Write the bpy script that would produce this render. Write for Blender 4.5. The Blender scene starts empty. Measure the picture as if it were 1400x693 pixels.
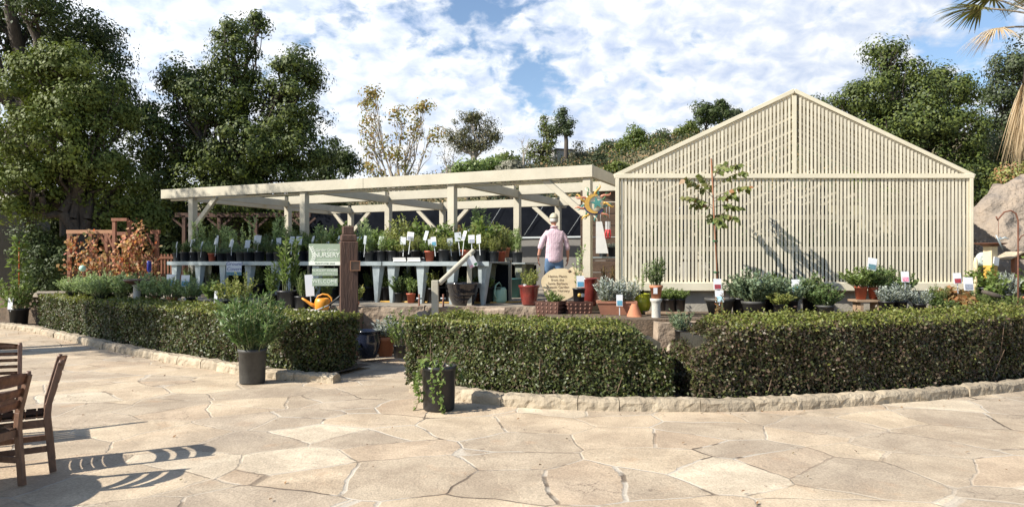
import bpy, bmesh, math, random
import numpy as np
from mathutils import Vector, Matrix, noise as mnoise

# ------------------------------------------------------------------ basics
SC = bpy.context.scene
COL = SC.collection
R = math.radians
random.seed(7)
F, HZ, CAMZ = 950.0, 357.0, 1.7


def at(px, py, d):
    """real-world point seen at photo pixel px,py when it stands d metres ahead"""
    return Vector(((px - 700) / F * d, d, CAMZ - (py - HZ) / F * d))


def gx(px, d):
    return (px - 700) / F * d


def tag(o, label=None, cat=None, group=None, kind=None):
    if label: o['label'] = label
    if cat: o['category'] = cat
    if group: o['group'] = group
    if kind: o['kind'] = kind
    return o


def link(name, me, parent=None):
    o = bpy.data.objects.new(name, me)
    COL.objects.link(o)
    if parent is not None:
        o.parent = parent
    return o


def thing(name, label, cat, loc=(0, 0, 0), rz=0.0, group=None, scale=1.0):
    o = bpy.data.objects.new(name, None)
    COL.objects.link(o)
    o.location = loc
    o.rotation_euler = (0, 0, rz)
    o.scale = (scale,) * 3 if not isinstance(scale, (tuple, list)) else scale
    o.empty_display_size = 0.1
    return tag(o, label, cat, group)


# ------------------------------------------------------------------ materials
def nodes_of(m):
    m.use_nodes = True
    nt = m.node_tree
    for n in list(nt.nodes):
        nt.nodes.remove(n)
    return nt


def N(nt, t, **kw):
    n = nt.nodes.new(t)
    for k, v in kw.items():
        if k.startswith('i_'):
            n.inputs[k[2:]].default_value = v
        else:
            setattr(n, k, v)
    return n


def ramp(nt, stops, interp='LINEAR'):
    n = nt.nodes.new('ShaderNodeValToRGB')
    cr = n.color_ramp
    cr.interpolation = interp
    while len(cr.elements) > 1:
        cr.elements.remove(cr.elements[-1])
    cr.elements[0].position = stops[0][0]
    cr.elements[0].color = (*stops[0][1], 1)
    for p, c in stops[1:]:
        e = cr.elements.new(p)
        e.color = (*c, 1)
    return n


def mat(name, c1, c2=None, scale=6.0, rough=0.7, bump=0.0, bscale=None, stretch=None, spec=0.5, metal=0.0, detail=5.0, coat=0.0, lo=.3, hi=.7, isl=0.0, bdist=.02):
    m = bpy.data.materials.new(name)
    nt = nodes_of(m)
    out = N(nt, 'ShaderNodeOutputMaterial')
    b = N(nt, 'ShaderNodeBsdfPrincipled')
    b.inputs['Roughness'].default_value = rough
    b.inputs['Specular IOR Level'].default_value = spec
    b.inputs['Metallic'].default_value = metal
    b.inputs['Coat Weight'].default_value = coat
    nt.links.new(b.outputs[0], out.inputs[0])
    if c2 is None:
        c2 = tuple(x * 0.82 for x in c1)
    tc = N(nt, 'ShaderNodeTexCoord')
    mp = N(nt, 'ShaderNodeMapping')
    if stretch: mp.inputs['Scale'].default_value = stretch
    nt.links.new(tc.outputs['Object'], mp.inputs[0])
    nz = N(nt, 'ShaderNodeTexNoise')
    nz.inputs['Scale'].default_value = scale
    nz.inputs['Detail'].default_value = detail
    nz.inputs['Roughness'].default_value = 0.65
    nt.links.new(mp.outputs[0], nz.inputs['Vector'])
    rp = ramp(nt, [(lo, c2), (hi, c1)])
    nt.links.new(nz.outputs['Fac'], rp.inputs[0])
    if isl:
        g = N(nt, 'ShaderNodeNewGeometry')
        tr = ramp(nt, [(0, (1 - isl, 1 - isl * 1.05, 1 - isl * 1.1)), (.5, (1, .99, .97)), (1, (1 + isl, 1 + isl * .9, 1 + isl * .75))])
        nt.links.new(g.outputs['Random Per Island'], tr.inputs[0])
        ml = N(nt, 'ShaderNodeMixRGB', blend_type='MULTIPLY')
        ml.inputs[0].default_value = 1
        nt.links.new(rp.outputs[0], ml.inputs[1]); nt.links.new(tr.outputs[0], ml.inputs[2])
        nt.links.new(ml.outputs[0], b.inputs['Base Color'])
    else:
        nt.links.new(rp.outputs[0], b.inputs['Base Color'])
    if bump:
        bp = N(nt, 'ShaderNodeBump')
        bp.inputs['Strength'].default_value = bump
        bp.inputs['Distance'].default_value = bdist
        n2 = N(nt, 'ShaderNodeTexNoise')
        n2.inputs['Scale'].default_value = bscale or scale * 3
        n2.inputs['Detail'].default_value = 6
        nt.links.new(mp.outputs[0], n2.inputs['Vector'])
        nt.links.new(n2.outputs['Fac'], bp.inputs['Height'])
        nt.links.new(bp.outputs[0], b.inputs['Normal'])
    return m


def leafmat(name, cols, rough=0.45, transl=0.25, spec=0.35):
    """leaves: every leaf its own tint"""
    m = bpy.data.materials.new(name)
    nt = nodes_of(m)
    out = N(nt, 'ShaderNodeOutputMaterial')
    b = N(nt, 'ShaderNodeBsdfPrincipled')
    b.inputs['Roughness'].default_value = rough
    b.inputs['Specular IOR Level'].default_value = spec
    g = N(nt, 'ShaderNodeNewGeometry')
    st = [(i / max(1, len(cols) - 1), c) for i, c in enumerate(cols)]
    rp = ramp(nt, st)
    nt.links.new(g.outputs['Random Per Island'], rp.inputs[0])
    nt.links.new(rp.outputs[0], b.inputs['Base Color'])
    tr = N(nt, 'ShaderNodeBsdfTranslucent')
    hs = N(nt, 'ShaderNodeHueSaturation')
    hs.inputs['Value'].default_value = 1.5
    hs.inputs['Saturation'].default_value = 1.1
    nt.links.new(rp.outputs[0], hs.inputs['Color'])
    nt.links.new(hs.outputs[0], tr.inputs[0])
    mx = N(nt, 'ShaderNodeMixShader')
    mx.inputs[0].default_value = transl
    nt.links.new(b.outputs[0], mx.inputs[1])
    nt.links.new(tr.outputs[0], mx.inputs[2])
    nt.links.new(mx.outputs[0], out.inputs[0])
    return m


M = {}
M['creamh'] = mat('cream_house_paint', (.71, .65, .50), (.60, .55, .42), 3, .55, .12, 60, isl=.04)  # same cream as the pergola, brightened for the weaker sun on the house
M['cream'] = mat('cream_paint', (.45, .415, .33), (.365, .335, .262), 2.0, .6, .16, 50, isl=.05)  # same cream as the house, dimmed to offset stronger sun on the pergola
M['lath'] = mat('lath_paint', (.71, .655, .525), (.56, .51, .395), 2.2, .6, .1, 40, stretch=(9, 9, .6), isl=.085)  # lath colour brightened to make up for grazing sun
M['concrete'] = mat('concrete', (.40, .37, .31), (.28, .26, .22), 2.5, .9, .3, 30)
M['galv'] = mat('galvanised_sheet', (.36, .40, .41), (.26, .30, .31), 7, .45, .05, 20, metal=.4)
M['galv_old'] = mat('weathered_sheet', (.30, .31, .25), (.22, .23, .18), 5, .55, .05, 20, metal=.3)  # back legs' sheet, with their shade and backlight put into the colour
M['soil'] = mat('soil', (.07, .05, .035), (.035, .025, .018), 14, .95, .8, 30)
M['mulch'] = mat('mulch', (.16, .11, .07), (.06, .045, .03), 18, .95, 1.0, 40)
M['blackpot'] = mat('black_plastic', (.022, .022, .024), (.014, .014, .016), 8, .42, .03)
M['greypot'] = mat('dusty_black_plastic', (.07, .068, .062), (.035, .034, .032), 5, .6, .05, 12)
M['terra'] = mat('terracotta', (.50, .20, .10), (.40, .15, .08), 6, .8, .15, 30)
M['redpot'] = mat('red_glaze', (.22, .035, .025), (.12, .02, .018), 5, .25, .03, coat=.4)
M['redplastic'] = mat('red_clay_plastic', (.42, .10, .05), (.34, .08, .04), 5, .5, .03)
M['brownpot'] = mat('brown_glaze', (.12, .055, .04), (.06, .03, .024), 9, .35, .2, 20, coat=.3)
M['limepot'] = mat('lime_glaze', (.42, .42, .03), (.30, .32, .02), 5, .25, .03, coat=.4)
M['bluepot'] = mat('dark_blue_glaze', (.016, .020, .038), (.008, .011, .02), 5, .2, .03, coat=.5)
M['jetpot'] = mat('black_glaze', (.012, .012, .014), (.02, .02, .024), 4, .12, .05, 9, coat=.7)
M['paper'] = mat('white_card', (.66, .66, .665), (.60, .61, .63), 4, .5)
M['cardback'] = mat('card_back', (.42, .45, .46), (.35, .38, .40), 6, .6)
M['stake'] = mat('stake_plastic', (.62, .64, .64), (.5, .52, .53), 5, .5)
M['signgreen'] = mat('sage_sign', (.28, .34, .25), (.24, .30, .215), 9, .6, .06, 40)
M['signwhite'] = mat('sign_white', (.74, .76, .68), (.66, .69, .60), 9, .6)
M['timber'] = mat('dark_timber', (.125, .065, .042), (.05, .026, .018), 3.0, .75, .5, 10, stretch=(7, 7, .7))
M['redwood'] = mat('redwood', (.28, .115, .06), (.17, .068, .038), 4, .7, .25, 12, stretch=(5, 5, .8))
M['teak'] = mat('weathered_teak', (.20, .105, .062), (.09, .047, .03), 5, .5, .2, 16, stretch=(6, 6, 2))
M['plank'] = mat('old_plank', (.36, .25, .16), (.24, .16, .10), 3, .8, .3, 14, stretch=(1, 6, 6))
M['bark'] = mat('oak_bark', (.10, .08, .062), (.04, .032, .026), 5, .95, 1.0, 9, stretch=(3, 3, .8))
M['palebark'] = mat('pale_bark', (.40, .35, .29), (.22, .19, .15), 3, .9, .5, 9, stretch=(3, 3, .7))
M['stem'] = mat('green_stem', (.14, .17, .06), (.10, .10, .045), 12, .7)
M['twig'] = mat('brown_twig', (.17, .115, .075), (.09, .06, .04), 12, .85)
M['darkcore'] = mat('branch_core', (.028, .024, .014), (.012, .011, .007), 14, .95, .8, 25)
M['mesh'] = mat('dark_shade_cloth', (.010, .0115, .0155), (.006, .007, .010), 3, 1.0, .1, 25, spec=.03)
M['greypanel'] = mat('grey_panel', (.15, .14, .125), (.115, .11, .10), 1.3, .7, .05)
M['rust'] = mat('rusty_iron', (.20, .075, .04), (.09, .038, .024), 12, .75, .3, 30)
M['straw'] = leafmat('dry_frond', [(.42, .31, .17), (.54, .43, .28), (.32, .22, .12), (.46, .38, .25)], .7, .2)
M['orange'] = mat('orange_plastic', (.72, .30, .03), (.62, .24, .02), 5, .4)
M['orangered'] = mat('orange_red_plastic', (.75, .14, .03), (.62, .11, .02), 5, .4)
M['palegreen'] = mat('pale_green_plastic', (.40, .62, .48), (.36, .56, .43), 5, .45)
M['teal'] = mat('teal_plastic', (.06, .18, .18), (.05, .14, .14), 5, .5)
M['blackiron'] = mat('black_iron', (.02, .02, .02), (.03, .03, .03), 8, .5)
M['yellow'] = mat('yellow_paint', (.55, .34, .07), (.44, .25, .05), 14, .45)
M['turq'] = mat('turquoise_paint', (.07, .26, .22), (.05, .17, .15), 14, .4)
M['dgreen'] = mat('green_paint', (.05, .16, .06), (.03, .10, .04), 14, .4)
M['indigo'] = mat('indigo_paint', (.05, .05, .13), (.03, .03, .08), 14, .4)
M['coral'] = mat('coral_paint', (.52, .23, .15), (.42, .17, .10), 14, .4)
M['ivory'] = mat('ivory_paint', (.74, .68, .54), (.66, .58, .42), 14, .4)
M['woodslice'] = mat('pale_wood_slice', (.66, .54, .34), (.52, .40, .235), 3.5, .7, .2, 14)
M['burnt'] = mat('burnt_lettering', (.22, .145, .085), (.16, .105, .06), 8, .8)
M['photo1'] = mat('printed_flower_pink', (.62, .06, .22), (.75, .55, .55), 40, .5)
M['photo2'] = mat('printed_flower_blue', (.08, .25, .55), (.10, .28, .22), 40, .5)
M['photo3'] = mat('printed_flower_red', (.45, .03, .05), (.10, .05, .05), 40, .5)
M['photo4'] = mat('printed_sky', (.25, .55, .70), (.55, .72, .78), 14, .5)
M['photo5'] = mat('printed_grey', (.35, .37, .42), (.16, .18, .22), 40, .5)
M['photo6'] = mat('printed_landscape', (.04, .13, .17), (.16, .28, .30), 30, .5)
M['ink'] = mat('ink', (.16, .17, .34), (.12, .13, .28), 9, .7)
M['glass'] = mat('frosted_glass', (.62, .70, .68), (.50, .60, .60), 20, .15, .1, 30)
M['whiteplastic'] = mat('white_plastic', (.70, .70, .68), (.62, .62, .6), 5, .45)
M['redplain'] = mat('red_plastic', (.55, .03, .04), (.45, .025, .03), 5, .4)
M['skin'] = mat('skin', (.52, .27, .19), (.44, .21, .145), 12, .5)
M['hair'] = mat('grey_hair', (.52, .50, .47), (.34, .32, .30), 60, .6)
M['capcloth'] = mat('khaki_cap', (.46, .42, .31), (.38, .345, .25), 20, .85, .1, 90)
M['jeans'] = mat('blue_denim', (.11, .19, .31), (.065, .115, .20), 9, .85, .15, 90)
M['leather'] = mat('brown_leather', (.07, .04, .025), (.05, .03, .02), 9, .5)
M['stonewhite'] = mat('cast_stone', (.52, .49, .43), (.38, .36, .31), 8, .85, .3, 40)

# oak and other leaves
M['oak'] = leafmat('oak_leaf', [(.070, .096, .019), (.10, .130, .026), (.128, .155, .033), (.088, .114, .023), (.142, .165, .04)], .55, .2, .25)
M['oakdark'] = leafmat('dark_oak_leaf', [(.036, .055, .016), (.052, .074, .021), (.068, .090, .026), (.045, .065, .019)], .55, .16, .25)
M['oakgrey'] = leafmat('grey_oak_leaf', [(.030, .042, .020), (.052, .068, .030), (.08, .095, .045)], .55, .18)
M['hedge'] = leafmat('hedge_leaf', [(.022, .034, .010), (.058, .076, .020), (.10, .12, .032), (.035, .048, .014), (.105, .068, .042), (.07, .088, .024), (.03, .042, .013)], .46, .18, .35)
M['hedgebrown'] = leafmat('hedge_brownish_leaf', [(.026, .034, .012), (.062, .072, .024), (.10, .11, .034), (.105, .062, .045), (.045, .044, .020), (.13, .09, .062), (.035, .046, .014)], .46, .18, .35)
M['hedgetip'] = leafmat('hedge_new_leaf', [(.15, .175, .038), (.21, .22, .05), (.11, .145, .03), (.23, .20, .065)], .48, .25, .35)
M['syca'] = leafmat('autumn_sycamore_leaf', [(.20, .19, .05), (.30, .24, .06), (.14, .17, .045), (.34, .19, .06), (.22, .23, .08)], .6, .35)
M['euca'] = leafmat('eucalyptus_leaf', [(.075, .085, .035), (.13, .125, .055), (.055, .068, .028), (.15, .12, .05)], .5, .2)
M['pinelf'] = leafmat('pine_needle', [(.035, .058, .024), (.065, .09, .035), (.09, .11, .04)], .6, .15)
M['brightlf'] = leafmat('bright_leaf', [(.09, .13, .025), (.14, .18, .04), (.065, .10, .02)], .5, .3)
M['greyshrub'] = leafmat('greyish_leaf', [(.15, .15, .10), (.20, .19, .14), (.11, .12, .075)], .6, .2)
M['creeper'] = leafmat('red_creeper_leaf', [(.40, .11, .06), (.46, .22, .09), (.48, .34, .13), (.28, .07, .05), (.17, .18, .06), (.50, .30, .18)], .6, .35)
M['green'] = leafmat('green_leaf', [(.11, .165, .04), (.17, .23, .06), (.08, .12, .03), (.21, .26, .075)], .45, .28)
M['yellowgreen'] = leafmat('yellow_green_leaf', [(.20, .235, .055), (.28, .29, .075), (.14, .18, .045), (.32, .29, .10)], .5, .3)
M['darkgreen'] = leafmat('dark_green_leaf', [(.06, .10, .03), (.095, .145, .045), (.12, .165, .05)], .4, .2)
M['silver'] = leafmat('silver_leaf', [(.30, .33, .29), (.40, .42, .38), (.20, .24, .20), (.34, .37, .33)], .65, .15)
M['sage'] = leafmat('sage_leaf', [(.25, .33, .13), (.34, .42, .18), (.18, .25, .09), (.39, .46, .23)], .55, .32)
M['blueg'] = leafmat('blue_green_leaf', [(.13, .19, .11), (.20, .26, .155), (.09, .13, .075), (.17, .21, .10)], .55, .2)
M['bronze'] = leafmat('bronze_leaf', [(.30, .12, .05), (.22, .16, .06), (.36, .17, .08), (.14, .13, .05)], .5, .3)
M['oleander'] = leafmat('oleander_leaf', [(.055, .10, .03), (.09, .15, .045), (.13, .19, .065), (.16, .22, .09)], .42, .25)


# ------------------------------------------------------------------ mesh tools
def np_mesh(name, V, Q, mats, midx=None, smooth=False):
    """mesh of quads/tris from numpy arrays; Q (n,4), a tri repeats -1 at the end"""
    me = bpy.data.meshes.new(name)
    V = np.asarray(V, dtype=np.float32)
    Q = np.asarray(Q, dtype=np.int32)
    me.vertices.add(len(V))
    me.vertices.foreach_set('co', V.ravel())
    me.loops.add(Q.size)
    me.loops.foreach_set('vertex_index', Q.ravel())
    me.polygons.add(len(Q))
    me.polygons.foreach_set('loop_start', np.arange(0, Q.size, Q.shape[1], dtype=np.int32))
    try:
        me.polygons.foreach_set('loop_total', np.full(len(Q), Q.shape[1], dtype=np.int32))
    except Exception:
        pass
    for m in mats:
        me.materials.append(m)
    if midx is not None:
        me.polygons.foreach_set('material_index', np.asarray(midx, dtype=np.int32))
    if smooth:
        me.polygons.foreach_set('use_smooth', np.ones(len(Q), dtype=bool))
    me.update(calc_edges=True)
    me.validate()
    return me


def unit(v):
    return v / np.maximum(np.linalg.norm(v, axis=-1, keepdims=True), 1e-9)


def leaves(P, D, Nn, L, W, fold=0.12):
    """diamond leaves folded along the midrib"""
    P = np.asarray(P, float); n = len(P)
    D = unit(np.asarray(D, float)); Nn = np.asarray(Nn, float)
    S = unit(np.cross(D, Nn)); U = unit(np.cross(S, D))
    L = np.broadcast_to(np.asarray(L, float), (n,))[:, None]
    W = np.broadcast_to(np.asarray(W, float), (n,))[:, None]
    V = np.empty((n, 4, 3))
    V[:, 0] = P
    V[:, 1] = P + D * L * .45 + S * W * .5 + U * W * fold
    V[:, 2] = P + D * L
    V[:, 3] = P + D * L * .45 - S * W * .5 + U * W * fold
    return V.reshape(-1, 3), np.arange(4 * n).reshape(n, 4)


def segs(P0, P1, R0, R1, n=4):
    """tapered prisms between point pairs (open ends)"""
    P0 = np.asarray(P0, float).reshape(-1, 3); P1 = np.asarray(P1, float).reshape(-1, 3)
    k = len(P0)
    R0 = np.broadcast_to(np.asarray(R0, float), (k,)); R1 = np.broadcast_to(np.asarray(R1, float), (k,))
    D = unit(P1 - P0)
    a = np.where(np.abs(D[:, 2:3]) < .9, np.array([[0, 0, 1.]]), np.array([[1., 0, 0]]))
    S = unit(np.cross(D, a)); U = np.cross(S, D)
    V = np.empty((k, 2 * n, 3))
    for i in range(n):
        t = 2 * math.pi * i / n
        o = S * math.cos(t) + U * math.sin(t)
        V[:, i] = P0 + o * R0[:, None]
        V[:, n + i] = P1 + o * R1[:, None]
    q = np.array([[i, (i + 1) % n, n + (i + 1) % n, n + i] for i in range(n)])
    Q = (np.arange(k)[:, None, None] * 2 * n + q[None]).reshape(-1, 4)
    return V.reshape(-1, 3), Q


class Acc:
    """collects several quad soups with material slots"""
    def __init__(s): s.V = []; s.Q = []; s.Mi = []; s.n = 0
    def add(s, VQ, mi=0):
        V, Q = VQ
        s.V.append(V); s.Q.append(Q + s.n); s.Mi.append(np.full(len(Q), mi)); s.n += len(V)
    def mesh(s, name, mats, smooth=False):
        return np_mesh(name, np.concatenate(s.V), np.concatenate(s.Q), mats, np.concatenate(s.Mi), smooth)


class MB:
    """boxes, tubes, lathes and prisms collected into one mesh"""
    def __init__(s): s.bm = bmesh.new()

    def box(s, c, size, rot=None, bev=0.0):
        """c centre, size full extents, rot 3x3/euler"""
        g = bmesh.ops.create_cube(s.bm, size=1.0)
        vs = g['verts']
        m = Matrix.Identity(4)
        if rot is not None:
            m = (rot if isinstance(rot, Matrix) else Matrix.Rotation(rot, 4, 'Z')).to_4x4()
        T = Matrix.Translation(c) @ m @ Matrix.Diagonal((*size, 1))
        bmesh.ops.transform(s.bm, matrix=T, verts=vs)
        if bev:
            es = list({e for v in vs for e in v.link_edges})
            bmesh.ops.bevel(s.bm, geom=es, offset=bev, segments=1, affect='EDGES', profile=.5)
        return s

    def bar(s, a, b, w, h, up=(0, 0, 1), bev=0.0):
        """rectangular bar from a to b; w across, h along up"""
        a, b = Vector(a), Vector(b)
        d = b - a; L = d.length; d.normalize()
        u = Vector(up)
        sd = d.cross(u)
        if sd.length < 1e-4: sd = d.cross(Vector((0, 1, 0)))
        sd.normalize(); u = sd.cross(d)
        rot = Matrix((d, sd, u)).transposed()
        return s.box((a + b) / 2, (L, w, h), rot, bev)

    def lathe(s, prof, n=24, c=(0, 0, 0), ax=None):
        rings = []
        for r, z in prof:
            if r <= 1e-5:
                rings.append([s.bm.verts.new((0, 0, z))])
            else:
                rings.append([s.bm.verts.new((r * math.cos(2 * math.pi * i / n), r * math.sin(2 * math.pi * i / n), z)) for i in range(n)])
        for A, B in zip(rings, rings[1:]):
            for i in range(n):
                j = (i + 1) % n
                if len(A) == 1 and len(B) == 1: continue
                if len(A) == 1: f = (A[0], B[j], B[i])
                elif len(B) == 1: f = (A[i], A[j], B[0])
                else: f = (A[i], A[j], B[j], B[i])
                fc = s.bm.faces.new(f)
                fc.smooth = True
        vs = [v for r in rings for v in r]
        m = Matrix.Translation(c)
        if ax is not None:
            m = m @ Vector((0, 0, 1)).rotation_difference(Vector(ax)).to_matrix().to_4x4()
        bmesh.ops.transform(s.bm, matrix=m, verts=vs)
        return s

    def tube(s, pts, rad, n=8, cap=True):
        pts = [Vector(p) for p in pts]
        k = len(pts)
        rads = rad if isinstance(rad, (list, tuple)) else [rad] * k
        rings = []
        ref = None
        for i, p in enumerate(pts):
            d = (pts[min(i + 1, k - 1)] - pts[max(i - 1, 0)]).normalized()
            if ref is None:
                ref = d.orthogonal().normalized()
            ref = (ref - d * ref.dot(d)).normalized()
            w = d.cross(ref)
            rings.append([s.bm.verts.new(p + (ref * math.cos(2 * math.pi * j / n) + w * math.sin(2 * math.pi * j / n)) * rads[i]) for j in range(n)])
        for A, B in zip(rings, rings[1:]):
            for j in range(n):
                f = s.bm.faces.new((A[j], A[(j + 1) % n], B[(j + 1) % n], B[j]))
                f.smooth = True
        if cap:
            s.bm.faces.new(rings[0][::-1]); s.bm.faces.new(rings[-1])
        return s

    def prism(s, pts, z0, z1):
        """polygon (x,y) extruded from z0 to z1"""
        A = [s.bm.verts.new((p[0], p[1], z0)) for p in pts]
        B = [s.bm.verts.new((p[0], p[1], z1)) for p in pts]
        s.bm.faces.new(A[::-1]); s.bm.faces.new(B)
        n = len(pts)
        for i in range(n):
            s.bm.faces.new((A[i], A[(i + 1) % n], B[(i + 1) % n], B[i]))
        return s

    def grid(s, fn, nu, nv):
        vs = [[s.bm.verts.new(fn(i / nu, j / nv)) for j in range(nv + 1)] for i in range(nu + 1)]
        for i in range(nu):
            for j in range(nv):
                f = s.bm.faces.new((vs[i][j], vs[i + 1][j], vs[i + 1][j + 1], vs[i][j + 1]))
                f.smooth = True
        return s

    def mesh(s, name, m):
        bmesh.ops.recalc_face_normals(s.bm, faces=s.bm.faces)
        me = bpy.data.meshes.new(name)
        s.bm.to_mesh(me); s.bm.free()
        me.materials.append(m)
        return me

    def build(s, name, m, parent=None):
        return link(name, s.mesh(name, m), parent)


def roughen(me, amp, scale, seed=0.0, zlock=None):
    for v in me.vertices:
        p = v.co * scale + Vector((seed, seed * 1.7, 0))
        k = amp
        if zlock is not None and v.co.z < zlock: k *= .2
        v.co += Vector((mnoise.noise(p), mnoise.noise(p + Vector((31, 0, 0))), mnoise.noise(p + Vector((0, 57, 0))))) * k


def rockbox(name, size, m, amp=.05, seed=0.0, cuts=4):
    bm = bmesh.new()
    bmesh.ops.create_cube(bm, size=1)
    bmesh.ops.subdivide_edges(bm, edges=bm.edges, cuts=cuts, use_grid_fill=True)
    for v in bm.verts:
        v.co = Vector((v.co.x * size[0], v.co.y * size[1], (v.co.z + .5) * size[2]))
    me = bpy.data.meshes.new(name)
    bm.to_mesh(me); bm.free()
    roughen(me, amp, 2.2, seed)
    roughen(me, amp * .5, 7, seed + 3)
    me.materials.append(m)
    return me


# ------------------------------------------------------------------ camera, light, sky
cam = bpy.data.cameras.new('camera')
cam.sensor_width = 36
cam.lens = F / 1400 * 36
cam.shift_y = (HZ - 346.5) / 1400
cam.clip_end = 2000
co = bpy.data.objects.new('camera', cam)
COL.objects.link(co)
co.location = (0, 0, CAMZ)
co.rotation_euler = (R(90), 0, 0)
SC.camera = co

SUN_EL, SUN_AZ = 38.5, 25.0       # shadows run to +x and AZ degrees away from the camera
sd = Vector((-math.cos(R(SUN_AZ)) * math.cos(R(SUN_EL)), -math.sin(R(SUN_AZ)) * math.cos(R(SUN_EL)), math.sin(R(SUN_EL))))
sl = bpy.data.lights.new('sun', 'SUN')
sl.energy = 5.0
sl.angle = R(.53)
sl.color = (1, .945, .85)
so = bpy.data.objects.new('sun', sl)
COL.objects.link(so)
so.rotation_euler = sd.to_track_quat('Z', 'Y').to_euler()

w = bpy.data.worlds.new('World')
SC.world = w
w.use_nodes = True
nt = w.node_tree
for n in list(nt.nodes): nt.nodes.remove(n)
out = N(nt, 'ShaderNodeOutputWorld')
bg = N(nt, 'ShaderNodeBackground')
bg.inputs[1].default_value = 0.075
nt.links.new(bg.outputs[0], out.inputs[0])
sky = N(nt, 'ShaderNodeTexSky', sky_type='NISHITA', sun_disc=False)
sky.sun_elevation = R(SUN_EL)
sky.sun_rotation = math.atan2(sd.x, sd.y)
sky.air_density = 1.0
sky.dust_density = .6
tc = N(nt, 'ShaderNodeTexCoord')
sep = N(nt, 'ShaderNodeSeparateXYZ')
nt.links.new(tc.outputs['Generated'], sep.inputs[0])


def math_(op, a, b=None, c=None, clamp=False):
    n = N(nt, 'ShaderNodeMath', operation=op, use_clamp=clamp)
    for i, v in enumerate((a, b, c)):
        if v is None: continue
        if isinstance(v, (int, float)): n.inputs[i].default_value = v
        else: nt.links.new(v, n.inputs[i])
    return n.outputs[0]


den = math_('ADD', math_('MAXIMUM', sep.outputs[2], 0.0), 0.42)
cx_ = math_('DIVIDE', sep.outputs[0], den)
cy_ = math_('DIVIDE', sep.outputs[1], den)
cmb = N(nt, 'ShaderNodeCombineXYZ')
nt.links.new(cx_, cmb.inputs[0]); nt.links.new(cy_, cmb.inputs[1])


def wnoise(scale, detail, rough, dist=0.0, vec=None, off=0.0):
    n = N(nt, 'ShaderNodeTexNoise')
    n.inputs['Scale'].default_value = scale; n.inputs['Detail'].default_value = detail
    n.inputs['Roughness'].default_value = rough; n.inputs['Distortion'].default_value = dist
    mp = N(nt, 'ShaderNodeMapping'); mp.inputs['Location'].default_value = (off, off * .7, off * .3)
    nt.links.new((vec or cmb).outputs[0], mp.inputs[0])
    nt.links.new(mp.outputs[0], n.inputs['Vector'])
    return n.outputs['Fac']


puff = wnoise(19.0, 6, .56, .25)
big = wnoise(2.4, 4, .5, .2, off=3.1)
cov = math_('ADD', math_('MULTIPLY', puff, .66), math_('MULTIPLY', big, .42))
for (px, py, rad, k) in ((650, -8, .085, .34), (732, 112, .038, .28), (1340, 50, .065, .28), (470, 2, .03, .10), (1180, 8, .03, .08), (560, 195, .05, .06)):
    dv = Vector(((px - 700) / F, 1, (HZ - py) / F)).normalized()
    vm = N(nt, 'ShaderNodeVectorMath', operation='DISTANCE')
    nt.links.new(tc.outputs['Generated'], vm.inputs[0])
    # patches are wider than tall: squash height
    vm.inputs[1].default_value = dv
    f = math_('SUBTRACT', 1.0, math_('DIVIDE', vm.outputs['Value'], rad * 1.6), clamp=True)
    cov = math_('SUBTRACT', cov, math_('MULTIPLY', f, k))
# cloud cover cut overhead and behind the viewer to deepen the shadows
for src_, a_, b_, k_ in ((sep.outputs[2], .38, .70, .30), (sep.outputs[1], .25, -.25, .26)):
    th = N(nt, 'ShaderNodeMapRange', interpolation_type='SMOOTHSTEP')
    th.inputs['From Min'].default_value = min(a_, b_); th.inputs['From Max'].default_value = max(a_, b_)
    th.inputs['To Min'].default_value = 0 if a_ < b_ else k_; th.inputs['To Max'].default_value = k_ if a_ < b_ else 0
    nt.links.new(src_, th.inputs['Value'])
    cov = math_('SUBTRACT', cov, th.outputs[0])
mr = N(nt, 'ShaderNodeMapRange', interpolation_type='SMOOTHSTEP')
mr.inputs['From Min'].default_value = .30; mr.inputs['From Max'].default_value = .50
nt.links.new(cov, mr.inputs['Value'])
cloudtone = ramp(nt, [(.32, (.62, .71, .90)), (.50, (.86, .91, 1.0)), (.64, (1.12, 1.12, 1.12))])
tone = wnoise(17.0, 5, .55, .3, off=9.0)
nt.links.new(tone, cloudtone.inputs[0])
# clouds are brightest towards the sun
dvs = N(nt, 'ShaderNodeVectorMath', operation='DOT_PRODUCT')
nt.links.new(tc.outputs['Generated'], dvs.inputs[0]); dvs.inputs[1].default_value = sd
glow = N(nt, 'ShaderNodeMapRange')
glow.inputs['From Min'].default_value = -.75; glow.inputs['From Max'].default_value = .45
glow.inputs['To Min'].default_value = 6.6; glow.inputs['To Max'].default_value = 10.5
nt.links.new(dvs.outputs['Value'], glow.inputs['Value'])
cl = N(nt, 'ShaderNodeVectorMath', operation='SCALE')
nt.links.new(cloudtone.outputs[0], cl.inputs[0]); nt.links.new(glow.outputs[0], cl.inputs['Scale'])
mx = N(nt, 'ShaderNodeMixRGB')
mx.inputs[0].default_value = 1
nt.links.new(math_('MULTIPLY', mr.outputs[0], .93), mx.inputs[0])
skyg = N(nt, 'ShaderNodeVectorMath', operation='MULTIPLY')
nt.links.new(sky.outputs[0], skyg.inputs[0]); skyg.inputs[1].default_value = (1.25, 1.3, 1.35)
nt.links.new(skyg.outputs[0], mx.inputs[1]); nt.links.new(cl.outputs[0], mx.inputs[2])
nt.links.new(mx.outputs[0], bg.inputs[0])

SC.view_settings.view_transform = 'Standard'
SC.view_settings.look = 'None'
SC.view_settings.gamma = 1
SC.view_settings.exposure = 0.82
SC.view_settings.use_curve_mapping = False
SC.render.engine = 'CYCLES'
SC.cycles.max_bounces = 6
SC.cycles.transparent_max_bounces = 4
SC.cycles.use_denoising = True


# ------------------------------------------------------------------ the ground
def smooth(t):
    t = max(0.0, min(1.0, t)); return t * t * (3 - 2 * t)


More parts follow.
